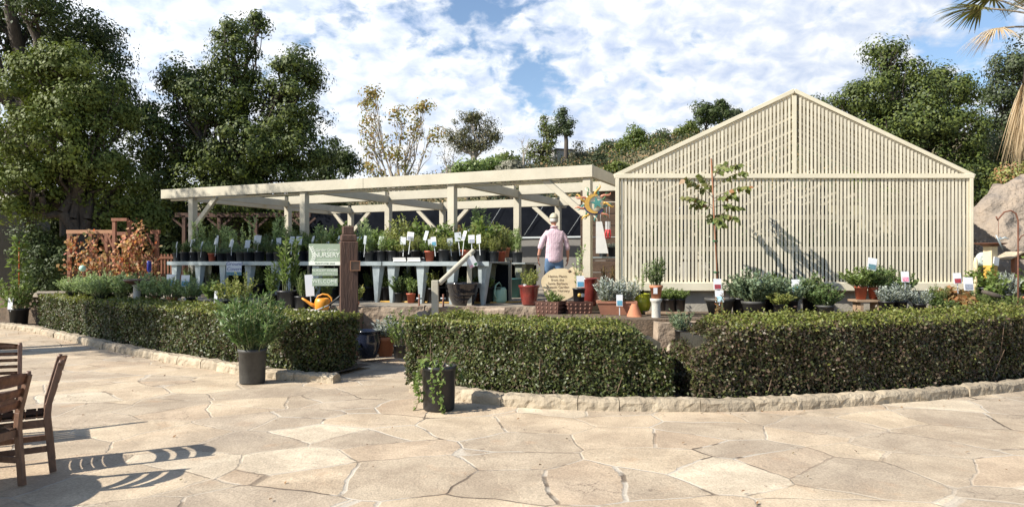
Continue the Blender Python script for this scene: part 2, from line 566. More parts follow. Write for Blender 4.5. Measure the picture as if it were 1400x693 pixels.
HPX = [(-900, 9), (300, 10), (500, 12.5), (700, 15.2), (800, 16.5), (900, 19), (1000, 20.5), (1140, 21), (1500, 20), (2500, 16)]


def hillh(x, y):
    if y <= 26: return -0.02
    px = 700 + F * x / y
    H = HPX[0][1] if px < HPX[0][0] else HPX[-1][1]
    for (a, ha), (b, hb) in zip(HPX, HPX[1:]):
        if a <= px <= b: H = ha + (hb - ha) * smooth((px - a) / (b - a)); break
    z = H * smooth((y - 26) / 80) - .02
    z += .9 * mnoise.noise(Vector((x * .05, y * .05, 0))) * smooth((y - 26) / 40)
    return z


ys = [-30, -12, 0, 6, 12, 18, 24, 27] + [27 + 3.5 * i for i in range(1, 26)] + [130, 170, 260, 420, 800]
xs = np.linspace(-1, 1, 61)
V = []; Q = []
for y in ys:
    hw = max(60, 1.3 * abs(y))
    for x in xs: V.append((x * hw, y, hillh(x * hw, y)))
nx = len(xs)
for i in range(len(ys) - 1):
    for j in range(nx - 1): Q.append((i * nx + j, i * nx + j + 1, (i + 1) * nx + j + 1, (i + 1) * nx + j))
M['hill'] = mat('dry_hillside', (.21, .16, .085), (.085, .085, .035), .35, .95, .6, 3)
tag(link('terrain', np_mesh('terrain', V, Q, [M['hill']], smooth=True)), kind='structure')


def flagstone_material():
    m = bpy.data.materials.new('flagstone')
    nt = nodes_of(m)
    out = N(nt, 'ShaderNodeOutputMaterial')
    b = N(nt, 'ShaderNodeBsdfPrincipled')
    b.inputs['Specular IOR Level'].default_value = .25
    nt.links.new(b.outputs[0], out.inputs[0])
    tc = N(nt, 'ShaderNodeTexCoord')
    L = nt.links.new

    def noise(scale, detail=4, rough=.55, src=None, dist=0.0):
        n = N(nt, 'ShaderNodeTexNoise')
        n.inputs['Scale'].default_value = scale; n.inputs['Detail'].default_value = detail
        n.inputs['Roughness'].default_value = rough; n.inputs['Distortion'].default_value = dist
        L(src or tc.outputs['Object'], n.inputs['Vector'])
        return n

    def vm(op, a, b_):
        n = N(nt, 'ShaderNodeVectorMath', operation=op)
        for i, v in enumerate((a, b_)):
            if isinstance(v, (tuple, float, int)):
                n.inputs[i].default_value = v if isinstance(v, tuple) else (v, v, v)
            else: L(v, n.inputs[i])
        return n.outputs[0]

    def mth(op, a, b_=None, clamp=False):
        n = N(nt, 'ShaderNodeMath', operation=op, use_clamp=clamp)
        for i, v in enumerate((a, b_)):
            if v is None: continue
            if isinstance(v, (int, float)): n.inputs[i].default_value = v
            else: L(v, n.inputs[i])
        return n.outputs[0]

    def mapr(v, a, b_, c=0.0, d=1.0):
        n = N(nt, 'ShaderNodeMapRange', interpolation_type='SMOOTHSTEP')
        n.inputs['From Min'].default_value = a; n.inputs['From Max'].default_value = b_
        n.inputs['To Min'].default_value = c; n.inputs['To Max'].default_value = d
        L(v, n.inputs['Value'])
        return n.outputs[0]

    def mix(f, a, b_, mode='MIX'):
        n = N(nt, 'ShaderNodeMixRGB', blend_type=mode)
        for i, v in enumerate((f, a, b_)):
            if isinstance(v, (int, float)): n.inputs[i].default_value = v
            elif isinstance(v, tuple): n.inputs[i].default_value = (*v, 1)
            else: L(v, n.inputs[i])
        return n.outputs[0]

    w1 = noise(.9, 2); w2 = noise(5.5, 3)
    warp = vm('ADD', vm('MULTIPLY', vm('SUBTRACT', w1.outputs['Color'], .5), .30), vm('MULTIPLY', vm('SUBTRACT', w2.outputs['Color'], .5), .05))
    pos = vm('MULTIPLY', vm('ADD', tc.outputs['Object'], warp), (1.0, 1.22, 0.0))
    ve = N(nt, 'ShaderNodeTexVoronoi', feature='DISTANCE_TO_EDGE'); vf = N(nt, 'ShaderNodeTexVoronoi', feature='F1')
    for v in (ve, vf):
        v.inputs['Scale'].default_value = 1.14
        v.inputs['Randomness'].default_value = .92
        L(pos, v.inputs['Vector'])
    edge = ve.outputs['Distance']
    sepc = N(nt, 'ShaderNodeSeparateColor'); L(vf.outputs['Color'], sepc.inputs[0])
    stone = ramp(nt, [(0, (.43, .352, .258)), (.2, (.50, .402, .286)), (.36, (.41, .338, .252)), (.5, (.515, .42, .30)), (.66, (.46, .362, .258)), (.8, (.44, .362, .27)), (.92, (.58, .495, .37))], 'CONSTANT')
    L(sepc.outputs[0], stone.inputs[0])
    st = noise(1.6, 6, .65, dist=.4)
    c = mix(mapr(st.outputs['Fac'], .35, .7), mix(1.0, stone.outputs[0], (.80, .77, .75), 'MULTIPLY'), mix(1.0, stone.outputs[0], (1.13, 1.12, 1.10), 'MULTIPLY'))
    ir = noise(2.4, 5, .6)
    c = mix(mth('MULTIPLY', mapr(ir.outputs['Fac'], .58, .74), .26), c, (.44, .25, .13))
    gr = noise(.55, 3, .5)
    c = mix(mth('MULTIPLY', mapr(gr.outputs['Fac'], .5, .66), .24), c, (.32, .275, .22))
    fine = noise(55, 6, .75)
    c = mix(.8, c, mix(1.0, c, fine.outputs['Fac'], 'OVERLAY'))
    speck = noise(75, 2, .5)
    c = mix(mapr(speck.outputs['Fac'], .70, .76, 0, .55), c, (.13, .10, .075))
    # layered splits inside stones
    cr = N(nt, 'ShaderNodeTexVoronoi', feature='DISTANCE_TO_EDGE'); cr.inputs['Scale'].default_value = 1.7
    w3 = noise(2.6, 5, .7)
    L(vm('ADD', vm('MULTIPLY', tc.outputs['Object'], (1.0, 1.5, 0.0)), vm('MULTIPLY', vm('SUBTRACT', w3.outputs['Color'], .5), .5)), cr.inputs['Vector'])
    crm = noise(1.1, 2)
    crack = mth('MULTIPLY', mapr(cr.outputs['Distance'], .004, .011, 1.0, 0.0), mapr(crm.outputs['Fac'], .56, .62))
    c = mix(mth('MULTIPLY', crack, .6), c, (.15, .11, .08))
    # joints: pale mortar, here and there open and dark, worn away or dusted over
    jw = noise(11, 6, .7)
    jd = mth('SUBTRACT', edge, mth('MULTIPLY', mth('SUBTRACT', jw.outputs['Fac'], .5), .022))
    joint = mapr(jd, .009, .019, 1.0, 0.0)
    jm = noise(1.3, 3, .6)
    open_ = mapr(jm.outputs['Fac'], .50, .56)
    dusty = noise(.42, 2, .5)
    jc = mix(open_, (.47, .42, .345), (.10, .075, .055))
    lost = mapr(dusty.outputs['Fac'], .42, .56, 1.0, .35)
    c = mix(mth('MULTIPLY', mth('MULTIPLY', joint, .9), lost), c, jc)
    L(c, b.inputs['Base Color'])
    b.inputs['Roughness'].default_value = .82
    h = mth('ADD', mth('MULTIPLY', mapr(jd, .004, .018), .30), mth('MULTIPLY', st.outputs['Fac'], .55))
    h = mth('ADD', h, mth('MULTIPLY', fine.outputs['Fac'], .55))
    lay = noise(1.7, 6, .6, dist=.2)
    h = mth('ADD', h, mth('MULTIPLY', mapr(lay.outputs['Fac'], .46, .54), .22))
    h = mth('ADD', h, mth('MULTIPLY', sepc.outputs[1], .25))
    h = mth('SUBTRACT', h, mth('MULTIPLY', crack, .3))
    bp = N(nt, 'ShaderNodeBump'); bp.inputs['Strength'].default_value = .75; bp.inputs['Distance'].default_value = .022
    L(h, bp.inputs['Height']); L(bp.outputs[0], b.inputs['Normal'])
    return m


M['flag'] = flagstone_material()
patio = []
pm = MB()
pm.grid(lambda u, v: Vector((-26 + 50 * u, -8 + 34 * v, .004 + .012 * mnoise.noise(Vector((u * 40, v * 28, 2))))), 100, 68)
tag(pm.build('patio_paving', M['flag']), kind='structure')


def sandstone(name, c1, c2, s=2.0, bump=.9, isl=0.0, bdist=.02, bs=7):
    return mat(name, c1, c2, s, .9, bump, bs, detail=8, isl=isl, bdist=bdist)


M['kerbstone'] = sandstone('kerb_sandstone', (.42, .355, .26), (.24, .195, .14), 5, 1.0, .22, .03, 14)
M['wallstone'] = sandstone('wall_sandstone', (.45, .355, .26), (.22, .165, .12), 3.2, 1.0, .2, .05, 9)
M['boulder'] = sandstone('boulder_sandstone', (.35, .275, .205), (.15, .135, .12), 1.2, 1.0, 0, .3, 2.6)
M['deckstone'] = sandstone('terrace_floor', (.30, .26, .205), (.19, .16, .12), 1.2, .4)

KR = [(559, 536), (620, 546), (683, 555), (790, 561), (920, 563), (1050, 562), (1150, 557), (1250, 550), (1330, 542), (1400, 534), (1500, 519), (1620, 500)]
KL = [(-60, 442), (31, 453), (109, 470), (204, 491), (325, 512), (400, 521), (455, 525)]


def ground_pts(pp):
    o = []
    for px, py in pp:
        d = CAMZ * F / (py - HZ)
        o.append(Vector((gx(px, d), d)))
    return o


def resample(pts, step):
    L = [0.0]
    for a, b in zip(pts, pts[1:]): L.append(L[-1] + (b - a).length)
    n = max(2, int(L[-1] / step) + 1)
    o = []
    for i in range(n):
        t = L[-1] * i / (n - 1)
        k = max(j for j in range(len(L) - 1) if L[j] <= t + 1e-9)
        f = (t - L[k]) / (L[k + 1] - L[k])
        # catmull-rom for a smooth line
        p0 = pts[max(0, k - 1)]; p1 = pts[k]; p2 = pts[k + 1]; p3 = pts[min(len(pts) - 1, k + 2)]
        o.append(.5 * ((2 * p1) + (p2 - p0) * f + (2 * p0 - 5 * p1 + 4 * p2 - p3) * f * f + (3 * p1 - p0 - 3 * p2 + p3) * f ** 3))
    return o


def offset(pts, d):
    """shift a left-to-right line away from the camera side by d"""
    o = []
    for i, p in enumerate(pts):
        t = (pts[min(i + 1, len(pts) - 1)] - pts[max(i - 1, 0)]).normalized()
        o.append(p + Vector((-t.y, t.x)) * d)
    return o


def kerb(name, pts, seed):
    bm = bmesh.new()
    rng = random.Random(seed)
    fine = resample(pts, .06)
    i = 0
    while i < len(fine) - 3:
        j = min(len(fine) - 1, i + rng.randint(8, 15))
        if len(fine) - 1 - j < 5: j = len(fine) - 1
        seg = fine[i:j + 1]
        hgt = .132 + rng.uniform(-.012, .012); dep = .20; off = rng.uniform(-.015, .015)
        rows = []
        for k, p in enumerate(seg):
            t = (seg[min(k + 1, len(seg) - 1)] - seg[max(k - 1, 0)]).normalized()
            nn = Vector((-t.y, t.x))
            e = .93 if k in (0, len(seg) - 1) else 1.0
            q = p + t * (.004 if k == 0 else -.004 if k == len(seg) - 1 else 0)
            sec = [(0.0, -.03), (0.0, .05), (.004, .10), (.03, hgt * e), (.10, hgt * e + .004), (.17, hgt * e), (dep, .10), (dep, -.03)]
            row = []
            for a, z in sec:
                w3 = Vector((q.x + nn.x * (a + off), q.y + nn.y * (a + off), z))
                nzv = mnoise.noise(w3 * 9 + Vector((seed, 0, 0))) * .022 + mnoise.noise(w3 * 25) * .013
                w3 += Vector((nn.x * nzv, nn.y * nzv, nzv if z > .03 else 0))
                row.append(bm.verts.new(w3))
            rows.append(row)
        for A, B in zip(rows, rows[1:]):
            for q in range(len(A) - 1): bm.faces.new((A[q], B[q], B[q + 1], A[q + 1]))
        bm.faces.new(rows[0]); bm.faces.new(rows[-1][::-1])
        i = j
    bmesh.ops.recalc_face_normals(bm, faces=bm.faces)
    me = bpy.data.meshes.new(name)
    bm.to_mesh(me); bm.free()
    me.materials.append(M['kerbstone'])
    tag(link(name, me), kind='structure')


kl, kr = ground_pts(KL), ground_pts(KR)
kerb('kerb', kl, 3)
kerb('kerb', kr, 9)

# planting soil behind the kerbs
def strip(name, line, w0, w1, z, m):
    a, b = offset(line, w0), offset(line, w1)
    V = [(p.x, p.y, z) for p in a] + [(p.x, p.y, z) for p in b]
    n = len(a)
    tag(link(name, np_mesh(name, V, [(i, i + 1, n + i + 1, n + i) for i in range(n - 1)], [m])), kind='structure')


strip('bed_soil', [p for p in resample(kl, .4) if p.x < -2.75], .17, 1.45, .06, M['mulch'])
strip('bed_soil', [p for p in resample(kr, .4) if p.x > -1.1], .17, 3.3, .062, M['mulch'])

# raised terrace: deck of the nursery and the planting ledges before it
DZ, TZ = .85, .75
U = Vector((-.9154, .4025)); Vv = Vector((.4025, .9154)); C0 = Vector((1.53, 13.5))


def pg(u, v, z=0.0):
    p = C0 + U * u + Vv * v
    return Vector((p.x, p.y, z))


dk = MB().prism([(-3.3, 13.18), (1.15, 13.18), (1.5, 13.3), (2.0, 14.4), (2.05, 15.2), (13, 16.0), (13, 24), (-6, 27), (-14, 25), (-13.5, 19.0), (-8.9, 16.1)], -.2, DZ)
tag(dk.build('nursery_terrace', M['deckstone']), kind='structure')
tl = MB().prism([(-2.75, 12.5), (-2.75, 13.17), (-3.3, 13.17), (-8.95, 16.05), (-13.6, 18.95), (-16, 21), (-15.2, 19.8), (-11.3, 18.3), (-8.2, 15.85), (-5.5, 13.6), (-3.7, 12.3)], -.2, TZ)
tag(tl.build('planting_terrace', M['mulch']), kind='structure')
tr = MB().prism([(.6, 11.7), (2.2, 11.35), (6, 11.3), (9.5, 11.9), (16, 13.5), (16, 16), (9.8, 15.0), (9.8, 14.7), (2.1, 14.7), (2.05, 14.42), (1.52, 13.28), (1.16, 13.16), (.6, 13.16)], -.2, TZ)
tag(tr.build('planting_terrace', M['mulch']), kind='structure')


# rough block walls along the terrace edges
def block_wall(name, a, b, z0, z1, label, depth=.3, seed=1, course=.42, blk=.95):
    a, b = Vector(a), Vector(b)
    L = (b - a).length; t = (b - a) / L
    ang = math.atan2(t.y, t.x)
    o = thing(name, label, 'wall', (a.x, a.y, 0), ang)
    rng = random.Random(seed)
    bm = bmesh.new()
    z = z0
    while z < z1 - .05:
        h = min(course * rng.uniform(.85, 1.15), z1 - z)
        if z1 - (z + h) < .15: h = z1 - z
        x = 0
        while x < L - .02:
            l = min(blk * rng.uniform(.6, 1.3), L - x)
            if L - (x + l) < .25: l = L - x
            me = rockbox('b', (l - .012, depth, h - .01), M['wallstone'], .035, rng.random() * 90, 6)
            dz = z; dx = x + l / 2
            for v in me.vertices: v.co = Vector((v.co.x + dx, v.co.y - depth / 2 + rng.uniform(-.001, .001), v.co.z + dz))
            bm.from_mesh(me)
            bpy.data.meshes.remove(me)
            x += l
        z += h
    me = bpy.data.meshes.new('blocks')
    bm.to_mesh(me); bm.free()
    me.materials.append(M['wallstone'])
    link('stone_blocks', me, o)
    return o


block_wall('retaining_wall', (-3.4, 13.16), (.55, 13.16), -.05, DZ + .01, 'rough sandstone block wall under the nursery floor, behind the middle hedge', seed=4)
block_wall('retaining_wall', (2.3, 11.33), (8.6, 11.75), -.05, TZ - .02, 'low sandstone wall behind the hedges below the big slatted house', seed=8)
lw = thing('timber_ledge', 'pale grey timber ledge behind the long hedge, carrying the orange watering can', 'ledge', (0, 0, 0))
MB().bar((-4.6, 12.86, TZ + .03), (-2.8, 12.44, TZ + .03), .30, .075, bev=.006).build('plank', mat('pale_ledge', (.5, .47, .41), (.38, .35, .3), 4, .8, .2, 20), lw)
MB().bar((-4.6, 12.84, .36), (-2.8, 12.42, .36), .10, .62).build('riser', M['timber'], lw)

# ------------------------------------------------------------------ hedges
def nz3(P, s, seed=0.0):
    return np.array([mnoise.noise(Vector((p[0] * s + seed, p[1] * s, p[2] * s))) for p in P])


def hedge(label, pts, w, h, leaf, n, seed, tipshare=.85, dip0=0.0, dip1=0.0, leafm='hedge'):
    """clipped hedge along a front line"""
    rng = np.random.default_rng(seed)
    fine = resample(pts, .12)
    P = np.array([(p.x, p.y) for p in fine])
    T = np.gradient(P, axis=0); T = T / np.linalg.norm(T, axis=1, keepdims=True)
    Nn = np.stack([-T[:, 1], T[:, 0]], 1)
    Ls = np.concatenate([[0], np.cumsum(np.linalg.norm(np.diff(P, axis=0), axis=1))])
    Ltot = Ls[-1]
    per = np.array([h * 1.15, w, h * .5, 0, 0])
    area = np.array([h * Ltot * 1.15, w * Ltot * 1.1, h * .4 * Ltot, w * h * 1.2, w * h * 1.2])
    cnt = (n * area / area.sum()).astype(int)
    pos = []; nor = []
    for k, c in enumerate(cnt):
        s = rng.uniform(0, Ltot, c)
        if k == 0: t = np.zeros(c); z = h * rng.uniform(.02, 1, c) ** .85; loc = np.stack([np.zeros(c), -np.ones(c), np.zeros(c)], 1)
        elif k == 1: t = rng.uniform(0, w, c); z = np.full(c, h); loc = np.stack([np.zeros(c), np.zeros(c), np.ones(c)], 1)
        elif k == 2: t = np.full(c, w); z = h * rng.uniform(.4, 1, c); loc = np.stack([np.zeros(c), np.ones(c), np.zeros(c)], 1)
        else:
            s = np.full(c, 0.0 if k == 3 else Ltot); t = rng.uniform(0, w, c); z = h * rng.uniform(.02, 1, c)
            loc = np.stack([np.full(c, -1.0 if k == 3 else 1.0), np.zeros(c), np.zeros(c)], 1)
        # round the shoulders
        e = .16
        if k == 1:
            dz = np.where(t < e, (e - t) ** 2 / e * .75, 0) + np.where(t > w - e, (t - w + e) * .7, 0)
            z = z - dz
        x = np.interp(s, Ls, P[:, 0]); y = np.interp(s, Ls, P[:, 1])
        tx = np.interp(s, Ls, T[:, 0]); ty = np.interp(s, Ls, T[:, 1])
        nx_, ny_ = -ty, tx
        dep = -np.abs(rng.normal(0, .085, c)) + (rng.random(c) < .10) * rng.uniform(0, .09, c)
        drop = 1 - dip0 * np.exp(-(s / .32) ** 2) - dip1 * np.exp(-((Ltot - s) / .32) ** 2)
        sink = np.clip(1 - np.minimum(s if dip0 else 9.0, (Ltot - s) if dip1 else 9.0) / .16, 0, 1)
        z = np.where(sink > 0, z * drop, z * drop)
        base = np.stack([x + nx_ * t, y + ny_ * t, z], 1)
        lump = nz3(base, 1.6, seed) * .085 + nz3(base, 5.0, seed + 7) * .05
        wn = np.stack([tx * loc[:, 0] + nx_ * loc[:, 1], ty * loc[:, 0] + ny_ * loc[:, 1], loc[:, 2]], 1)
        base = base + wn * (dep + lump)[:, None]
        # ragged thin places low on the faces
        keep = np.ones(c, bool)
        if k in (0, 3, 4):
            keep = rng.random(c) < np.clip(.55 + z * 1.2 + nz3(base, 3.2, seed + 20) * .7, .12, 1)
        pos.append(base[keep]); nor.append(wn[keep])
    pos = np.concatenate(pos); nor = np.concatenate(nor)
    c = len(pos)
    nrm = unit(nor * .9 + rng.normal(0, .55, (c, 3)) + np.array([0, 0, .25]))
    D = unit(np.cross(nrm, rng.normal(0, 1, (c, 3))))
    D = unit(D + np.array([0, 0, .25]))
    sz = leaf * rng.uniform(.65, 1.3, c)
    pos[:, 2] = np.maximum(pos[:, 2], .05)
    A = Acc()
    A.add(leaves(pos, D, nrm, sz, sz * .6))
    topness = np.clip((pos[:, 2] - h * .90) / .10, 0, 1)  # paler top, darker front: new growth plus fall of light put into colour
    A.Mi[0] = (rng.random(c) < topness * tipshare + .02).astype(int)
    root = thing('hedge', label, 'hedge', (0, 0, 0), 0, 'clipped hedges along the paving')
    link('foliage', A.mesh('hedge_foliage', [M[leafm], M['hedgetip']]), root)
    # twigs at the clipped face
    k = int(Ltot * 150)
    i = rng.integers(0, c, k)
    p1 = pos[i] + nor[i] * .015
    p0 = p1 - nor[i] * rng.uniform(.05, .14, (k, 1)) + rng.normal(0, .05, (k, 3))
    B = Acc(); B.add(segs(p0, p1, .003, .0015, 3))
    # stems near the ground
    k2 = int(Ltot * 16)
    s = rng.uniform(0, Ltot, k2); t = rng.uniform(.04, w * .6, k2)
    x = np.interp(s, Ls, P[:, 0] + 0) + np.interp(s, Ls, Nn[:, 0]) * t
    y = np.interp(s, Ls, P[:, 1]) + np.interp(s, Ls, Nn[:, 1]) * t
    b0 = np.stack([x, y, np.full(k2, .05)], 1); b1 = b0 + np.stack([rng.normal(0, .1, k2), rng.normal(0, .1, k2), rng.uniform(.3, h * .9, k2)], 1)
    B.add(segs(b0, b1, .009, .004, 4))
    link('twigs', B.mesh('hedge_twigs', [M['twig']]), root)
    # added dark core keeps the hedge opaque, its inner shade in the colour
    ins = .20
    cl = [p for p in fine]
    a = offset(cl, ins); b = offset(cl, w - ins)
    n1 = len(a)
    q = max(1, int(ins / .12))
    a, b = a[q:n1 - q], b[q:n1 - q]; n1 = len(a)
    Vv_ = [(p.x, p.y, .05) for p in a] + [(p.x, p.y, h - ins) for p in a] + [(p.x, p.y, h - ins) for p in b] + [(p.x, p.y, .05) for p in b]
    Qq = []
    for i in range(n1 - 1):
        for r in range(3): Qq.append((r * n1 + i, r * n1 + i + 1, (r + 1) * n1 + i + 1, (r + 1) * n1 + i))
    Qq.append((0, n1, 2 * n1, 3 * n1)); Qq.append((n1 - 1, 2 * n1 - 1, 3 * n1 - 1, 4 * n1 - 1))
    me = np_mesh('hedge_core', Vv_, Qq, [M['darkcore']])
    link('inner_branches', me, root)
    return root


HFL = offset(resample(kl, .25), .24)
HFL = [p for p in HFL if p.x > -11.55 and p.x < -2.62]
hedge('long clipped hedge curving away behind the potted green shrub, its end beside the path', HFL, 1.02, .88, .050, 135000, 11)
HFR = offset(resample(kr, .25), .22)
hA = [p for p in HFR if -1.44 < p.x < 1.98]
hB = [p for p in HFR if p.x > 2.10 and p.x < 8.2]
hA = [hA[0] + (hA[0] - hA[1]).normalized() * .26] + hA
hedge('short clipped hedge between the path and the gap, behind the pot of trailing ivy', hA, 1.22, .93, .040, 110000, 12, dip1=.38)
hedge('clipped hedge running from the gap out past the boulder end of the paving', hB, 1.25, .97, .041, 165000, 13, dip0=.36, leafm='hedgebrown')


# ------------------------------------------------------------------ trees
def bendline(p0, p1, k, amp, rng, sag=0.0):
    pts = []
    for i in range(k + 1):
        f = i / k
        p = p0 + (p1 - p0) * f
        j = math.sin(math.pi * f)
        p = p + np.array([rng.normal(0, amp), rng.normal(0, amp), rng.normal(0, amp) + sag]) * j
        pts.append(p)
    return pts


def add_limb(A, pts, r0, r1, n=7):
    pts = np.array(pts)
    r = np.linspace(r0, r1, len(pts))
    A.add(segs(pts[:-1], pts[1:], r[:-1], r[1:], n))


def crown_pts(rng, blobs, spacing, per, spread, fill=.25, lowcut=None):
    """leaf positions in clumps over the shells of several uneven masses"""
    P = []; O = []
    for (cx, cy, cz, rx, ry, rz) in blobs:
        c = np.array([cx, cy, cz]); r = np.array([rx, ry, rz])
        area = 4 * math.pi * ((rx * ry) ** 1.6 / 3 + (rx * rz) ** 1.6 / 3 + (ry * rz) ** 1.6 / 3) ** (1 / 1.6)
        k = max(6, int(area / spacing ** 2))
        d = unit(rng.normal(0, 1, (k, 3)))
        rad = rng.uniform(.55, 1.08, (k, 1))
        cc = c + d * r * rad
        m = rng.poisson(per, k) + 3
        idx = np.repeat(np.arange(k), m)
        s = spread * rng.uniform(.55, 1.3, k)[idx][:, None]
        q = cc[idx] + unit(rng.normal(0, 1, (len(idx), 3))) * rng.random((len(idx), 1)) ** .42 * 1.75 * s * np.array([1, 1, .75])
        P.append(q); O.append(unit(q - cc[idx]) * .8 + unit(q - c) * .6)
        f = int(len(idx) * fill)
        dd = unit(rng.normal(0, 1, (f, 3))) * rng.random((f, 1)) ** .45
        q2 = c + dd * r * .85
        P.append(q2); O.append(dd)
    return np.concatenate(P), np.concatenate(O)


def crown_mesh(name, rng, blobs, leaf, spacing, per, spread, mats, fill=.25, asp=.65, mixf=None):
    P, O = crown_pts(rng, blobs, spacing * 1.4, per * 3.2, spread * 1.22, fill * .5)
    leaf = leaf * .80
    P = P[P[:, 2] > .25]
    O = O[:len(P)] if len(O) == len(P) else O[np.arange(len(P)) % len(O)]
    n = len(P)
    nrm = unit(O * 1.2 + np.array([0, 0, .25]) + rng.normal(0, .24, (n, 3)))
    D = unit(np.cross(nrm, rng.normal(0, 1, (n, 3))))
    sz = leaf * rng.uniform(.55, 1.3, n)
    A = Acc(); A.add(leaves(P, D, nrm, sz, sz * asp))
    if mixf is not None: A.Mi[0] = (rng.random(n) < mixf).astype(int)
    return A.mesh(name, mats)


def tree(name, label, base, blobs, leaf, spacing, per, spread, mats, seed, bark='bark', tr=.35, fork=.35, group=None, cat='tree', fill=.25, limbs=True, mixf=None, asp=.65, lean=(0, 0), twigs=True):
    """base: foot of the trunk; blobs relative to it"""
    rng = np.random.default_rng(seed)
    o = thing(name, label, cat, base, 0, group)
    A = Acc()
    top = max(b[2] + b[5] * .2 for b in blobs)
    fk = np.array([lean[0], lean[1], top * fork])
    add_limb(A, bendline(np.array([0, 0, -.4]), fk, 5, tr * .25, rng), tr * 1.25, tr * .8, 9)
    for (cx, cy, cz, rx, ry, rz) in blobs:
        c = np.array([cx, cy, cz])
        l = bendline(fk - np.array([0, 0, rng.uniform(0, .25) * top * fork]), c, 6, tr * .5, rng, tr * .4)
        r0 = tr * (.35 + .3 * min(1, rx / 2.5))
        add_limb(A, l, r0, r0 * .25, 6)
        if twigs:
            for j in range(7):
                e = c + unit(rng.normal(0, 1, 3)) * np.array([rx, ry, rz]) * .9
                add_limb(A, bendline(np.array(l[rng.integers(3, 6)]), e, 4, tr * .3, rng), r0 * .3, r0 * .05, 4)
    link('trunk', A.mesh('trunk', [M[bark]]), o)
    link('crown', crown_mesh('crown', rng, blobs, leaf, spacing, per, spread, mats, fill, asp, mixf), o)
    return o


def pxblobs(base, L, d):
    """(px, py, depth shift, radius px x, radius px y) -> masses relative to base"""
    o = []
    for px, py, dy, rx, ry in L:
        D = d + dy
        p = at(px, py, D) - Vector(base)
        k = D / F
        o.append((p.x, p.y, p.z, rx * k, (rx + ry) * .5 * k, ry * k))
    return o


OAK = [M['oak']]
# the big oak at the edge, its limbs bare at the top
b = (gx(20, 25), 25.0, 0)
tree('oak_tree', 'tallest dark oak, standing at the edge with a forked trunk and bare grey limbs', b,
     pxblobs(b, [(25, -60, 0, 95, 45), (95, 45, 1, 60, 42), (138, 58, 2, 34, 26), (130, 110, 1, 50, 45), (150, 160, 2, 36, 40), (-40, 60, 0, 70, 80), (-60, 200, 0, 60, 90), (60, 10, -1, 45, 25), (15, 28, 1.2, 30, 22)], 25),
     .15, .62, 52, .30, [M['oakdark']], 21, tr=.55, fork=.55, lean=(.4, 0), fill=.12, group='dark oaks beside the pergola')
b = (gx(120, 21.5), 21.5, 0)
tree('oak_tree', 'sunlit yellowish green oak with low hanging boughs over the clipped hedge', b,
     pxblobs(b, [(60, 115, 0, 60, 42), (100, 90, 0, 45, 30), (140, 150, .5, 48, 40), (60, 190, -.5, 66, 46), (25, 250, -.5, 42, 45), (125, 215, 0, 50, 42), (75, 268, .3, 50, 30), (165, 255, 1, 40, 40), (150, 300, 1.5, 60, 20), (95, 150, -.5, 40, 30), (190, 300, 1.5, 40, 20)], 21.5),
     .135, .50, 52, .24, [M['oak']], 22, tr=.38, fork=.3, lean=(-.5, .3), group='dark oaks beside the pergola')
b = (gx(315, 27), 27.0, 0)
tree('oak_tree', 'broad double topped oak rising over the end of the pergola', b,
     pxblobs(b, [(318, 45, 0, 22, 22), (322, 85, 0, 36, 34), (405, 95, 0, 36, 30), (425, 110, .5, 20, 22), (245, 108, 0, 36, 20), (270, 120, 0, 42, 26), (300, 140, 0, 60, 40), (390, 150, 0, 52, 44), (235, 185, 0, 50, 50), (330, 205, -.5, 70, 48), (405, 205, 0, 45, 45), (215, 245, 0, 45, 50), (290, 265, 0, 70, 40), (370, 265, 0, 60, 40), (350, 30, 1, 10, 10), (200, 165, 0, 26, 22), (330, 310, 2, 120, 32)], 27),
     .15, .55, 50, .26, [M['oak'], M['oakdark']], 23, tr=.45, fork=.35, group='dark oaks beside the pergola', mixf=.55)
b = (gx(455, 33), 33.0, 0.6)
tree('oak_tree', 'small round dark oak behind the pergola, next to the autumn sycamore', b,
     pxblobs(b, [(455, 215, 0, 28, 26), (440, 235, 0, 22, 20), (475, 225, 0, 12, 20), (450, 270, 0, 40, 30)], 33),
     .17, .6, 45, .26, [M['oakdark']], 24, tr=.22, group='dark oaks beside the pergola')
b = (-18.6, 8.4, 0)
tree('oak_tree', 'oak just beyond the view that dapples the end of the plant tables', b,
     [(5.0, 2.4, 9.7, 1.6, 1.5, .9), (4.5, 4.1, 9.1, 1.5, 1.4, .9), (3.8, 5.4, 8.6, 1.5, 1.3, .9), (5.3, 3.3, 9.8, 1.5, 1.5, .8), (1.0, .6, 9.9, 2.0, 1.8, 1.0), (2.6, 2.2, 10.3, 1.8, 1.6, .9)], .16, .6, 42, .3, [M['oak']], 25, tr=.35, fork=.6, group='dark oaks beside the pergola', twigs=False)
